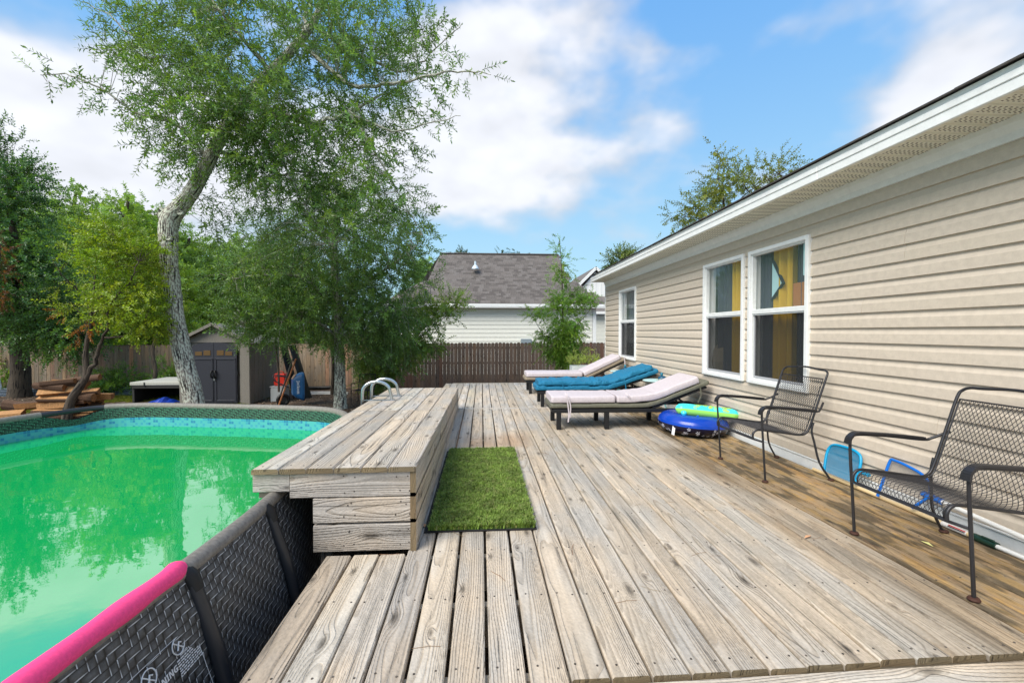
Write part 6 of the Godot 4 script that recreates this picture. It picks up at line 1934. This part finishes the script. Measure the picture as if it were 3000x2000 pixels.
func build_yard() -> void:
	# low platform with a pale slab top
	var p := thing("garden_platform", "low platform with white slab top and dark hollow underneath, beside the leaning trunk", "platform", Vector3(-9.85, GROUND, -15.0))
	var s := Sh.new()
	s.box(Vector3(-0.15, 0.60, -0.75), Vector3(1.9, 0.10, 1.7), Basis.IDENTITY, 0.012)
	put("slab_top", s, grain_material(Color(0.74, 0.74, 0.70), 0.7, 0.3, 4.0, 0.25), p)
	var b := Sh.new()
	for q in [[Vector3(-0.15, 0.50, 0.07), Vector3(1.8, 0.09, 0.03)], [Vector3(-1.03, 0.27, -0.75), Vector3(0.06, 0.54, 1.6)], [Vector3(-0.15, 0.27, -1.5), Vector3(1.8, 0.54, 0.06)]]: b.box(q[0], q[1])
	put("base", b, mat(Color(0.16, 0.16, 0.15), 0.8), p)
	var lg := Sh.new()
	lg.box(Vector3(0.62, 0.27, 0.02), Vector3(0.30, 0.54, 0.08), Basis.IDENTITY, 0.01)
	put("leg", lg, M.shed_grey, p)
	var cl := Sh.new()
	cl.box(Vector3(-0.66, 0.585, 0.108), Vector3(0.035, 0.13, 0.012), Basis.IDENTITY, 0.003)
	put("latch", cl, M.black_plastic, p)
	var tp := Sh.new()
	for i in 10:
		for j in 5:
			var v := []
			for e in [[i, j], [i + 1, j], [i + 1, j + 1], [i, j + 1]]:
				var x: float = (e[0] / 10.0 - 0.5) * 0.75
				var z: float = (e[1] / 5.0 - 0.5) * 0.5
				v.append(Vector3(-9.85 + x, GROUND + 0.02 + 0.15 * exp(-x * x * 12.0 - z * z * 16.0) * (1.0 + 0.4 * sin(x * 19.0 + z * 13.0)) + 0.02 * sin(x * 33.0), -14.75 + z))
			tp.quad(v[3], v[2], v[1], v[0])
	tag(put("folded_tarp", tp, mat(Color(0.05, 0.22, 0.62), 0.4)), "crumpled blue tarp lying under the white topped platform", "tarp")
	# long sheets of tin lying along the fence
	for k in 5:
		var t := Sh.new()
		var y := GROUND + 0.03 + 0.045 * k
		var pr := PackedVector2Array()
		for i in 13: pr.append(Vector2(-0.3 + 0.05 * i, 0.012 * (i % 2)))
		for i in 13: pr.append(Vector2(0.3 - 0.05 * i, 0.012 * (i % 2) - 0.004))
		t.sweep(pr, Transform3D(Basis(Vector3(0, 0, 1), Vector3.UP, Vector3(-1, 0, 0)), Vector3(-19.0 + 0.2 * k, y, -17.0 - 0.06 * k)), 9.0 - 0.5 * k)
		tag(put("tin_sheet", t, M.tin), "long grey ribbed metal sheet in the flat stack along the left fence", "metal sheet", "metal sheets stacked along the fence")
	var pp := Sh.new()
	pp.tube([Vector3(-17.05, GROUND, -17.3), Vector3(-17.75, 1.25, -17.6)], 0.06, 10)
	tag(put("white_pipe", pp, mat(Color(0.78, 0.83, 0.87), 0.4)), "white pipe leaning at the far left beside the black trunk", "pipe")
	# firewood: split logs, each its own
	rng.seed = 900
	var rows := [[-8.30, -0.50, 6, 0.02], [-8.36, -0.385, 5, 0.05], [-8.42, -0.27, 5, -0.03], [-8.46, -0.15, 4, 0.06], [-8.42, -0.035, 4, -0.03], [-8.45, 0.08, 3, 0.04], [-8.42, 0.19, 3, -0.05], [-8.40, 0.29, 2, 0.10]]
	var rnd := []
	var wd := 0.17
	for r in rows.size():
		for k in rows[r][2]:
			var at := Vector3(rows[r][0] + 0.36 + rf(-0.14, 0.14) + (0.30 if k % 2 else 0.0), rows[r][1] - 0.0, -9.15 - wd * k * 0.9 + rf(-0.02, 0.02))
			log_piece(at, rf(-0.22, 0.22) + rows[r][3], rf(0.5, 0.72), rf(0.058, 0.085), rf(0, TAU), rows[r][3] + rf(-0.05, 0.05), "split log with orange cut face, in the %s layer of the woodpile" % ["lowest", "second lowest", "third", "fourth", "fifth", "sixth", "second highest", "top"][r], "split logs in the woodpile")
	for q in [[-9.45, -0.35, -9.1, 0.3], [-9.62, -0.50, -8.95, -0.2], [-9.35, -0.55, -9.0, 0.6], [-9.7, -0.22, -9.5, 0.1], [-9.55, -0.68, -8.9, 0.2], [-9.2, -0.70, -8.85, -0.3], [-9.8, -0.85, -8.8, 0.4], [-9.25, -0.2, -9.3, 0.2], [-9.1, -0.86, -8.8, 0.1]]:
		log_piece(Vector3(q[0] + 0.62, q[1], q[2]), q[3], rf(0.36, 0.5), rf(0.085, 0.115), rf(0, TAU), rf(-0.2, 0.2), ["bark covered short log topping the tumbled heap left of the woodpile", "short log low in the tumbled heap left of the woodpile"][int(q[1] < -0.3)], "logs tumbled beside the woodpile")
	var back := Sh.new()
	back.col = lin(0.10, 0.07, 0.05)
	for k in 3: back.box(Vector3(-8.55 + 0.1 * k, GROUND + 0.14 + 0.2 * k * 0.6, -9.8), Vector3(0.62, 0.28, 1.1), Basis(Vector3.UP, 0.05 * k), 0.05)
	var st := thing("tree_stump", "broad rotting stump at the left, just beyond the pool rail", "stump", Vector3(-9.05, GROUND, -8.15))
	var sp := Sh.new()
	var pr2 := []
	var ring_n := 22
	var prev := []
	for yv in [0.0, 0.18, 0.45, 0.70, 0.80]:
		var ring := []
		for k in ring_n:
			var a := TAU * k / ring_n
			var r := (0.66 if yv < 0.1 else 0.55) * (1.0 + 0.10 * sin(a * 5.0) + 0.05 * sin(a * 11.0 + yv * 6.0))
			ring.append(Vector3(cos(a) * r, yv + (0.07 * sin(a * 3.0) if yv > 0.75 else 0.0), sin(a) * r))
		if prev.size():
			for k in ring_n:
				var k2 := (k + 1) % ring_n
				sp.quad(prev[k2], prev[k], ring[k], ring[k2])
		prev = ring
	put("bark", sp, grain_material(Color(0.42, 0.28, 0.19), 0.95, 1.2, 5.0, 0.8), st)
	var tc := Sh.new()
	for k in ring_n: tc.tri(Vector3(0, 0.76, 0), prev[(k + 1) % ring_n], prev[k])
	put("cut_top", tc, M.log_cut, st)
	# wheelbarrow tipped up on its nose, seen from its underside
	var wb := thing("wheelbarrow", "blue wheelbarrow tipped upright against the fence side, black tyre forward", "wheelbarrow", Vector3(-5.70, GROUND, -14.15))
	wb.rotation.y = 0.55
	var tub := Sh.new()
	var tray := [[-0.02, 0.10, 0.20, 0.24], [0.10, 0.06, 0.31, 0.33], [0.24, 0.05, 0.345, 0.37]]
	# tray: depth levels stacked along x, each an upright rounded rectangle (half width, half height)
	var lev := [[0.28, 0.30, 0.43], [0.20, 0.285, 0.41], [0.06, 0.22, 0.33], [-0.02, 0.16, 0.25]]
	var rings := []
	for q in lev:
		var ring := []
		for k in 28:
			var a := TAU * k / 28
			var cx := signf(cos(a)) * pow(absf(cos(a)), 0.45)
			var sy := signf(sin(a)) * pow(absf(sin(a)), 0.45)
			ring.append(Vector3(q[0], 0.56 + sy * q[2] - 0.03 * (q[0] - 0.28), cx * q[1]))
		rings.append(ring)
	for i in rings.size() - 1:
		for k in 28:
			var k2 := (k + 1) % 28
			tub.quad(rings[i][k], rings[i + 1][k], rings[i + 1][k2], rings[i][k2])
	var cb := Vector3(-0.03, 0.56, 0)
	for k in 28: tub.tri(cb, rings[3][(k + 1) % 28], rings[3][k])
	put("tray", tub, M.barrow_blue, wb)
	var rim := Sh.new()
	var rp := []
	for k in 29: rp.append(rings[0][k % 28])
	rim.tube(rp, 0.013, 6)
	put("tray_rim", rim, mat(Color(0.10, 0.11, 0.13), 0.5), wb)
	var rust := Sh.new()
	for k in 9: rust.quad(Vector3(-0.034 + 0.0, 0.80, -0.13 + 0.03 * k), Vector3(-0.034, 0.80, -0.10 + 0.03 * k), Vector3(-0.030 + 0.09, 0.93, -0.12 + 0.032 * k), Vector3(-0.030 + 0.09, 0.93, -0.15 + 0.032 * k))
	put("rust_patch", rust, mat(Color(0.50, 0.42, 0.36), 0.8), wb)
	var wh := Node3D.new()
	wh.name = "wheel"
	wb.add_child(wh)
	var ty := Sh.new()
	var tpf := []
	for k in 13: tpf.append(Vector2(0.145 + cos(TAU * k / 12.0) * 0.048, sin(TAU * k / 12.0) * 0.048))
	ty.lathe(Vector3(-0.28, 0.20, 0.05), tpf, 26, Basis(Vector3.RIGHT, PI / 2))
	put("tyre", ty, M.black_plastic, wh)
	var rm := Sh.new()
	rm.lathe(Vector3(-0.28, 0.20, 0.05), [Vector2(0, -0.02), Vector2(0.09, -0.02), Vector2(0.10, -0.03), Vector2(0.10, 0.03), Vector2(0.09, 0.02), Vector2(0, 0.02)], 20, Basis(Vector3.RIGHT, PI / 2))
	put("hub", rm, mat(Color(0.18, 0.18, 0.18), 0.5), wh)
	for z in [-0.20, 0.20]:
		var hb := Sh.new()
		hb.bar(Vector3(-0.42, 0.03, z * 0.6), Vector3(0.05, 1.42, z * 1.25), 0.038, 0.045, 0.006, Vector3.BACK)
		put("handle", hb, M.handle_wood if z > 0 else mat(Color(0.30, 0.29, 0.27), 0.8), wb)
		var lg2 := Sh.new()
		lg2.tube(smooth_path([Vector3(-0.10, 0.86, z), Vector3(-0.42, 0.92, z), Vector3(-0.52, 0.88, z), Vector3(-0.46, 0.74, z), Vector3(-0.10, 0.55, z)], 3), 0.014, 7)
		put("leg", lg2, mat(Color(0.22, 0.24, 0.27), 0.4), wb)
	var ns := Sh.new()
	ns.bar(Vector3(-0.44, 0.02, -0.14), Vector3(-0.44, 0.02, 0.14), 0.05, 0.03, 0.005)
	put("nose_guard", ns, M.barrow_blue, wb)
	var tm := TextMesh.new()
	tm.text = "Jackson"
	tm.font_size = 32
	tm.pixel_size = 0.10 / 32.0
	tm.depth = 0.002
	var fnt := SystemFont.new()
	fnt.font_names = PackedStringArray(["Droid Serif"])
	fnt.font_weight = 700
	tm.font = fnt
	var tx := put("lettering", tm, mat(Color(0.85, 0.87, 0.88), 0.6), wb)
	tx.transform = Transform3D(Basis(Vector3(0, -1, 0), Vector3(0.96, 0, 0.27).normalized(), Vector3(-0.27, 0, 0.96).normalized()), Vector3(0.10, 0.56, 0.262))
	# the rest of what leans there
	for q in [[-0.10, "black plastic panel leaning in the corner behind the wheelbarrow", 0.0], [0.22, "second black plastic panel, right of the one in the shed's shadow", 0.12]]:
		var bs := Sh.new()
		var pts := PackedVector2Array()
		for k in 9: pts.append(Vector2(-0.13 + 0.26 * k / 8.0, 0.05 * sin(PI * k / 8.0)))
		for k in 9: pts.append(Vector2(0.13 - 0.26 * k / 8.0, 0.05 * sin(PI * k / 8.0) - 0.015))
		var foot: Vector3 = Vector3(-6.041, -0.858, -15.600) + Vector3(q[0] * 1.15, 0, 0)
		foot.y = GROUND
		var head: Vector3 = Vector3(-6.726, 0.878, -16.100) + Vector3(q[0], -q[2], 0)
		var zz := (foot - head).normalized()
		var xx := Vector3.UP.cross(zz).cross(zz).cross(zz).normalized()
		bs.sweep(pts, Transform3D(Basis(xx, zz.cross(xx), zz), foot), (foot - head).length())
		bs.box(head, Vector3(0.31, 0.05, 0.09), Basis.IDENTITY, 0.02)
		tag(put("plastic_panel", bs, M.black_plastic), q[1], "panel")
	var rc := thing("fuel_can", "orange red plastic can behind the sapling at the shed side", "can", Vector3(-6.42, GROUND + 0.50, -15.0))
	var cs := Sh.new()
	cs.box(Vector3(0, 0.20, 0), Vector3(0.36, 0.40, 0.22), Basis.IDENTITY, 0.035)
	put("body", cs, M.red_plastic, rc)
	var ch := Sh.new()
	ch.tube(smooth_path([Vector3(-0.10, 0.39, 0), Vector3(-0.08, 0.45, 0), Vector3(0.06, 0.45, 0), Vector3(0.08, 0.39, 0)], 3), 0.015, 7)
	put("handle", ch, M.red_plastic, rc)
	var gbx := thing("storage_bin", "pale grey plastic bin standing at the shed side below the orange can", "bin", Vector3(-6.45, GROUND, -15.0))
	var gs := Sh.new()
	gs.box(Vector3(0, 0.235, 0), Vector3(0.44, 0.47, 0.36), Basis.IDENTITY, 0.02)
	put("body", gs, mat(Color(0.62, 0.64, 0.65), 0.5), gbx)
	var gl := Sh.new()
	gl.box(Vector3(0, 0.484, 0), Vector3(0.47, 0.025, 0.39), Basis.IDENTITY, 0.006)
	put("lid", gl, mat(Color(0.66, 0.68, 0.69), 0.5), gbx)
	for k in 5:
		var bd := Sh.new()
		bd.col = Color(0.9, 0.88, 0.84) * rf(0.75, 1.0)
		bd.box(Vector3(-5.85 + 0.1 * k + rf(-0.1, 0.1), GROUND + 0.03 + 0.022 * (k % 2), -17.0 + 0.14 * k), Vector3(1.5 + rf(-0.3, 0.2), 0.025, 0.10), Basis(Vector3.UP, rf(-0.06, 0.06)), 0.003)
		tag(put("scrap_board", bd, M.plain), "pale scrap board on the leaves right of the wheelbarrow, before the fence", "board", "scrap boards on the ground by the fence")
	var hs := Sh.new()
	hs.tube(smooth_path([Vector3(-6.6, GROUND + 0.14, -17.3), Vector3(-5.9, GROUND + 0.14, -17.3), Vector3(-5.55, GROUND + 0.18, -17.3), Vector3(-5.32, GROUND + 0.38, -17.3)], 5), 0.07, 10)
	tag(put("drain_hose", hs, M.black_plastic), "thick black drain hose curling up before the fence", "hose")
	# an old wire chair beside the upright oak
	var oc := thing("old_chair", "old dark wire chair half hidden behind the upright oak's trunk", "chair", Vector3(-3.72, GROUND, -14.1), 1.4)
	var of := Sh.new()
	for z in [-0.26, 0.26]:
		of.tube(smooth_path([Vector3(0, 0, z), Vector3(0, 0.38, z), Vector3(0.02, 0.42, z), Vector3(0.45, 0.40, z), Vector3(0.52, 0.5, z), Vector3(0.62, 0.88, z)], 3), 0.012, 6)
		of.tube([Vector3(0.46, 0.4, z), Vector3(0.5, 0, z)], 0.012, 6)
		of.tube(smooth_path([Vector3(0.0, 0.40, z), Vector3(0.0, 0.60, z), Vector3(0.08, 0.63, z), Vector3(0.55, 0.63, z)], 3), 0.012, 6)
	of.tube([Vector3(0.62, 0.88, -0.26), Vector3(0.62, 0.88, 0.26)], 0.012, 6)
	put("frame", of, M.iron, oc)
	var om := Sh.new()
	for k in 22:
		var z := -0.25 + 0.5 * k / 21.0
		om.tube([Vector3(0.02, 0.42, z), Vector3(0.45, 0.40, z), Vector3(0.52, 0.5, z), Vector3(0.62, 0.87, z)], 0.003, 4)
	for k in 16: om.tube([Vector3(0.02 + 0.027 * k, 0.42, -0.25), Vector3(0.02 + 0.027 * k, 0.42, 0.25)], 0.003, 4)
	put("wire_seat", om, M.iron, oc).set_meta("kind", "stuff")
	# low wire edging between oak and bench
	var we := Sh.new()
	for k in 14: we.tube([Vector3(-3.6 + 0.17 * k, GROUND, -13.3 + 0.02 * k), Vector3(-3.6 + 0.17 * k, GROUND + 0.32, -13.3 + 0.02 * k)], 0.005, 4)
	for y in [0.1, 0.2, 0.31]: we.tube([Vector3(-3.6, GROUND + y, -13.3), Vector3(-1.4, GROUND + y, -13.02)], 0.004, 4)
	tag(put("wire_edging", we, M.iron), "low black wire garden edging beside the bench's far end", "garden edging")

func log_piece(at: Vector3, yaw: float, length: float, r: float, roll: float, pitch_: float, label: String, group: String) -> void:
	var o := thing("firewood_log", label, "log", at, 0.0, group)
	o.rotation = Vector3(0, yaw, pitch_)
	var n := 7
	var span := rf(1.7, 3.4)
	var a0 := roll
	var bark := Sh.new()
	var cut := Sh.new()
	var arc := []
	for k in n + 1:
		var a := a0 + span * k / n
		arc.append(Vector3(0, sin(a), cos(a)) * r * rf(0.93, 1.07) * 1.15)
	var apex := Vector3(0, sin(a0 + span * 0.5), cos(a0 + span * 0.5)) * (-0.55 * r)
	var h := Vector3(length * 0.5, 0, 0)
	var ctr := apex
	for q in arc: ctr += q / (n + 1.0)
	for k in n: two_sided(bark, arc[k] - h, arc[k + 1] - h, arc[k + 1] + h, arc[k] + h, ctr * 0.5)
	two_sided(cut, apex - h, arc[0] - h, arc[0] + h, apex + h, ctr * 0.5)
	two_sided(cut, arc[n] - h, apex - h, apex + h, arc[n] + h, ctr * 0.5)
	put("bark", bark, M.log_bark, o)
	put("split_face", cut, M.log_cut, o)
	var ends := Sh.new()
	ends.col = Color(0.62, 0.50, 0.43)
	for k in n:
		var a := [apex + h, arc[k] + h, arc[k + 1] + h]
		if (a[1] - a[0]).cross(a[2] - a[0]).x < 0: a = [a[0], a[2], a[1]]
		ends.tri(a[0], a[1], a[2])
		ends.tri(a[0] - h * 2, a[2] - h * 2, a[1] - h * 2)
	put("end_face", ends, M.log_cut, o)

func two_sided(s: Sh, a: Vector3, b: Vector3, c: Vector3, d: Vector3, inside: Vector3) -> void:
	if (b - a).cross(c - a).dot((a + c) * 0.5 - inside) > 0: s.quad(a, b, c, d)
	else: s.quad(d, c, b, a)

# ------------------------------------------------------------------ houses beyond the fence
func build_neighbours() -> void:
	rng.seed = 1200
	var o := thing("neighbour_house", "cream sided house with dark shingle roof behind the brown fence", "house", Vector3(0, GROUND, 0))
	var z0 := -23.35
	var x0 := -4.4
	var x1 := 5.95
	var core := Sh.new()
	core.box(Vector3((x0 + x1) * 0.5, 1.72, z0 - 3.0), Vector3(x1 - x0, 3.44, 5.94))
	put("wall", core, M.cream_siding, o)
	var pr := PackedVector2Array([Vector2(0, 0), Vector2(0.028, 0.0), Vector2(0.006, 0.215), Vector2(0, 0.215)])
	var y := 0.05
	while y < 3.3:
		var s := Sh.new()
		var g := rf(0.985, 1.01)
		s.col = Color(g, g, g)
		s.sweep(pr, Transform3D(Basis(Vector3(0, 0, 1), Vector3.UP, Vector3(-1, 0, 0)), Vector3(x0, y, z0)), x1 - x0 - 0.2)
		put("siding_board", s, M.cream_siding, o)
		y += 0.2115
	var cb := Sh.new()
	cb.box(Vector3(x1 - 0.09, 1.7, z0 + 0.01), Vector3(0.18, 3.4, 0.04), Basis.IDENTITY, 0.005)
	put("corner_board", cb, M.white, o)
	# eave, then the lower roof with hipped ends, then the steeper gabled upper part
	var ye := 3.66
	var ze := z0 + 0.42
	var gx0 := -4.95
	var gx1 := 6.42
	var ev := Sh.new()
	ev.box(Vector3((gx0 + gx1) * 0.5, ye - 0.10, ze - 0.01), Vector3(gx1 - gx0, 0.14, 0.10), Basis.IDENTITY, 0.02)
	put("gutter", ev, M.white, o)
	var sf := Sh.new()
	sf.box(Vector3((gx0 + gx1) * 0.5, ye - 0.20, ze - 0.20), Vector3(gx1 - gx0, 0.04, 0.5))
	put("soffit", sf, M.white, o)
	var ym := 4.86
	var zm := ze - 1.25
	var yr := 6.64
	var zr := -26.0
	var mx0 := -2.85
	var mx1 := 4.75
	var rx0 := -2.33
	var rx1 := 4.36
	var un := Sh.new()
	un.quad(Vector3(gx0, ye - 0.03, ze), Vector3(gx1, ye - 0.03, ze), Vector3(mx1 + 0.25, ym - 0.03, zm), Vector3(mx0 - 0.35, ym - 0.03, zm))
	un.quad(Vector3(mx0, ym - 0.03, zm), Vector3(mx1, ym - 0.03, zm), Vector3(rx1, yr - 0.03, zr), Vector3(rx0, yr - 0.03, zr))
	un.quad(Vector3(gx1, ye - 0.03, ze), Vector3(gx1, ye - 0.03, ze - 6.0), Vector3(mx1 + 0.25, ym - 0.03, zm - 3.5), Vector3(mx1 + 0.25, ym - 0.03, zm))
	un.quad(Vector3(gx0, ye - 0.03, ze - 6.0), Vector3(gx0, ye - 0.03, ze), Vector3(mx0 - 0.35, ym - 0.03, zm), Vector3(mx0 - 0.35, ym - 0.03, zm - 3.5))
	un.tri(Vector3(mx1, ym - 0.03, zm), Vector3(mx1, ym - 0.03, zm - 3.5), Vector3(rx1, yr - 0.03, zr))
	un.tri(Vector3(mx0, ym - 0.03, zm - 3.5), Vector3(mx0, ym - 0.03, zm), Vector3(rx0, yr - 0.03, zr))
	un.quad(Vector3(gx1, ye - 0.03, ze - 6.0), Vector3(gx0, ye - 0.03, ze - 6.0), Vector3(rx0, yr - 0.03, zr), Vector3(rx1, yr - 0.03, zr))
	put("roof", un, M.shingle, o)
	var count := 0
	var rest := Sh.new()
	var shin := []
	for k in 5:
		var b := Sh.new()
		var g: float = [0.62, 0.78, 0.95, 1.15, 0.85][k]
		b.col = Color(g, g * 0.985, g * 0.975)
		b.box(Vector3.ZERO, Vector3(0.245, 0.02, 0.22))
		shin.append(b.mesh())
	for part in 2:
		var ya := ye if part == 0 else ym
		var za := ze if part == 0 else zm
		var yb := ym if part == 0 else yr
		var zb := zm if part == 0 else zr
		var la := gx0 if part == 0 else mx0
		var ra := gx1 if part == 0 else mx1
		var lb := mx0 - 0.35 if part == 0 else rx0
		var rb2 := mx1 + 0.25 if part == 0 else rx1
		var run := Vector2(zb - za, yb - ya).length()
		var ang := atan2(yb - ya, -(zb - za))
		var bas := Basis(Vector3.RIGHT, ang + 0.05)
		var rows := int(run / 0.142)
		for r in rows:
			var t := (r + 0.5) / rows
			var l := lerpf(la, lb, t)
			var rr := lerpf(ra, rb2, t)
			var x := l + rf(0.0, 0.2)
			while x < rr - 0.1:
				var p := Vector3(x + 0.12, lerpf(ya, yb, t) + 0.004, lerpf(za, zb, t))
				var kind := rng.randi_range(0, 4)
				if count < 300 and part == 0 and p.x > -1.8 and r > 0:
					var m := put("shingle", shin[kind], M.shingle, o)
					m.transform = Transform3D(bas, p)
					count += 1
				else:
					var g: float = [0.62, 0.78, 0.95, 1.15, 0.85][kind]
					rest.col = Color(g, g * 0.985, g * 0.975)
					rest.box(p, Vector3(0.245, 0.02, 0.22), bas)
				x += 0.25
	var rs := put("shingles", rest, M.shingle, o)
	rs.set_meta("kind", "stuff")
	var rc := Sh.new()
	rc.col = Color(1.3, 1.2, 1.1)
	rc.bar(Vector3(rx0, yr + 0.02, zr), Vector3(rx1, yr + 0.02, zr), 0.22, 0.05)
	put("ridge_cap", rc, M.shingle, o)
	var vt := Sh.new()
	var vp := Vector3(-0.33, 5.72, -24.62)
	vt.lathe(vp, [Vector2(0.20, -0.12), Vector2(0.16, 0.0), Vector2(0.06, 0.10), Vector2(0.05, 0.30), Vector2(0.0, 0.30)], 14)
	put("vent_pipe", vt, mat(Color(0.80, 0.86, 0.90), 0.4, 0.2), o)
	var mb := Sh.new()
	mb.box(Vector3(2.28, 1.66, z0 + 0.10), Vector3(0.55, 0.42, 0.16), Basis.IDENTITY, 0.02)
	put("meter_box", mb, mat(Color(0.52, 0.57, 0.60), 0.5), o)
	# the white gabled house farther back
	var w := thing("white_house", "white board and batten gabled house, mostly hidden behind the beige house corner", "house", Vector3(9.0, GROUND, -34.0))
	var bd := Sh.new()
	bd.box(Vector3(0, 2.4, -4.0), Vector3(4.2, 4.8, 8.0))
	put("wall", bd, M.white, w)
	var gp := PackedVector2Array([Vector2(-2.1, 4.75), Vector2(2.1, 4.75), Vector2(-0.4, 6.75)])
	var gb := Sh.new()
	gb.sweep(gp, Transform3D(Basis.IDENTITY, Vector3(0, 0, 0.02)), 8.0)
	put("gable", gb, M.white, w)
	for k in 11:
		var bt := Sh.new()
		bt.box(Vector3(-2.0 + 0.4 * k, 4.6, 0.035), Vector3(0.05, 1.2 + 1.6 * (1.0 - absf(-1.6 + 0.4 * k) / 2.3), 0.03))
		put("batten", bt, M.white, w)
	for s in [-1.0, 1.0]:
		var rk := Sh.new()
		var e := Vector3(-2.75, 4.70, 0.25) if s < 0 else Vector3(2.4, 4.55, 0.25)
		rk.bar(e, Vector3(-0.4, 7.02, 0.25), 0.06, 0.20, 0.01)
		put("bargeboard", rk, M.white, w)
		var rf2 := Sh.new()
		rf2.quad(e + Vector3(0, 0.12, 0), Vector3(-0.4, 7.14, 0.25), Vector3(-0.4, 7.14, -8.2), e + Vector3(0, 0.12, -8.4))
		put("roof", rf2, M.shingle, w)
	var lr := Sh.new()
	lr.quad(Vector3(-3.2, 3.65, 2.8), Vector3(2.6, 3.65, 2.8), Vector3(2.6, 4.9, 0.1), Vector3(-2.6, 4.9, 0.1))
	lr.quad(Vector3(-3.2, 3.65, 2.8), Vector3(-2.6, 4.9, 0.1), Vector3(-2.6, 3.65, 0.1), Vector3(-3.2, 3.6, 2.6))
	put("porch_roof", lr, M.shingle, w)
	var lf := Sh.new()
	lf.box(Vector3(-0.3, 3.55, 2.8), Vector3(5.9, 0.18, 0.06), Basis.IDENTITY, 0.01)
	put("fascia", lf, M.white, w)
	for k in 12:
		var bs := Sh.new()
		bs.box(Vector3(-0.3, 0.15 + 0.28 * k, 2.3), Vector3(5.2, 0.27, 0.03), Basis(Vector3.RIGHT, -0.03), 0.004)
		put("siding_board", bs, M.cream_siding, w)

# ------------------------------------------------------------------ the scene
func _ready() -> void:
	var cam := Camera3D.new()
	cam.name = "camera"
	add_child(cam)
	cam.position = Vector3(0, 1.22, 0)
	cam.rotation = Vector3(deg_to_rad(-1.2), deg_to_rad(-3.83), 0)
	cam.fov = 73.75
	cam.near = 0.05
	cam.far = 600.0
	cam.current = true
	var we := WorldEnvironment.new()
	we.name = "world_environment"
	add_child(we)
	var env := Environment.new()
	env.background_mode = Environment.BG_SKY
	var sky := Sky.new()
	var sm := PanoramaSkyMaterial.new()
	sm.panorama = sky_image()
	sky.sky_material = sm
	env.sky = sky
	env.tonemap_mode = Environment.TONE_MAPPER_LINEAR
	env.tonemap_exposure = 2.4
	env.sdfgi_enabled = true
	env.ssao_enabled = true
	env.ssil_enabled = true
	we.environment = env
	var sun := DirectionalLight3D.new()
	sun.name = "sun"
	add_child(sun)
	sun.light_color = Color(1.0, 0.97, 0.92)
	sun.light_energy = 0.62
	sun.light_angular_distance = 38.0
	sun.shadow_enabled = true
	sun.look_at_from_position(Vector3(-5.4, 8.0, 5.4), Vector3.ZERO)

	rng.seed = 20
	noise_a.seed = 3
	noise_a.frequency = 0.02
	noise_b.seed = 8
	noise_b.frequency = 0.02
	noise_b.fractal_octaves = 3
	make_materials()
	build_trees()
	build_ground()
	rng.seed = 40
	build_house()
	build_neighbours()
	rng.seed = 60
	fence("brown_fence", "dark brown picket fence behind the deck, below the cream sided house", Vector3(-4.15, GROUND, -18.0), Vector3(5.6, GROUND, -18.0), 0.79, 0.80, Color(0.235, 0.185, 0.165), 0.16, 0.006)
	fence("weathered_fence", "weathered greyish picket fence along the yard behind shed and woodpile", Vector3(-22.5, GROUND, -18.3), Vector3(-4.2, GROUND, -18.06), 0.66, 0.80, Color(0.60, 0.51, 0.42), 0.16, 0.003)
	build_shed()
	build_pool()
	rng.seed = 80
	build_deck()
	build_bench()
	build_ladder()
	build_yard()
	build_furniture()
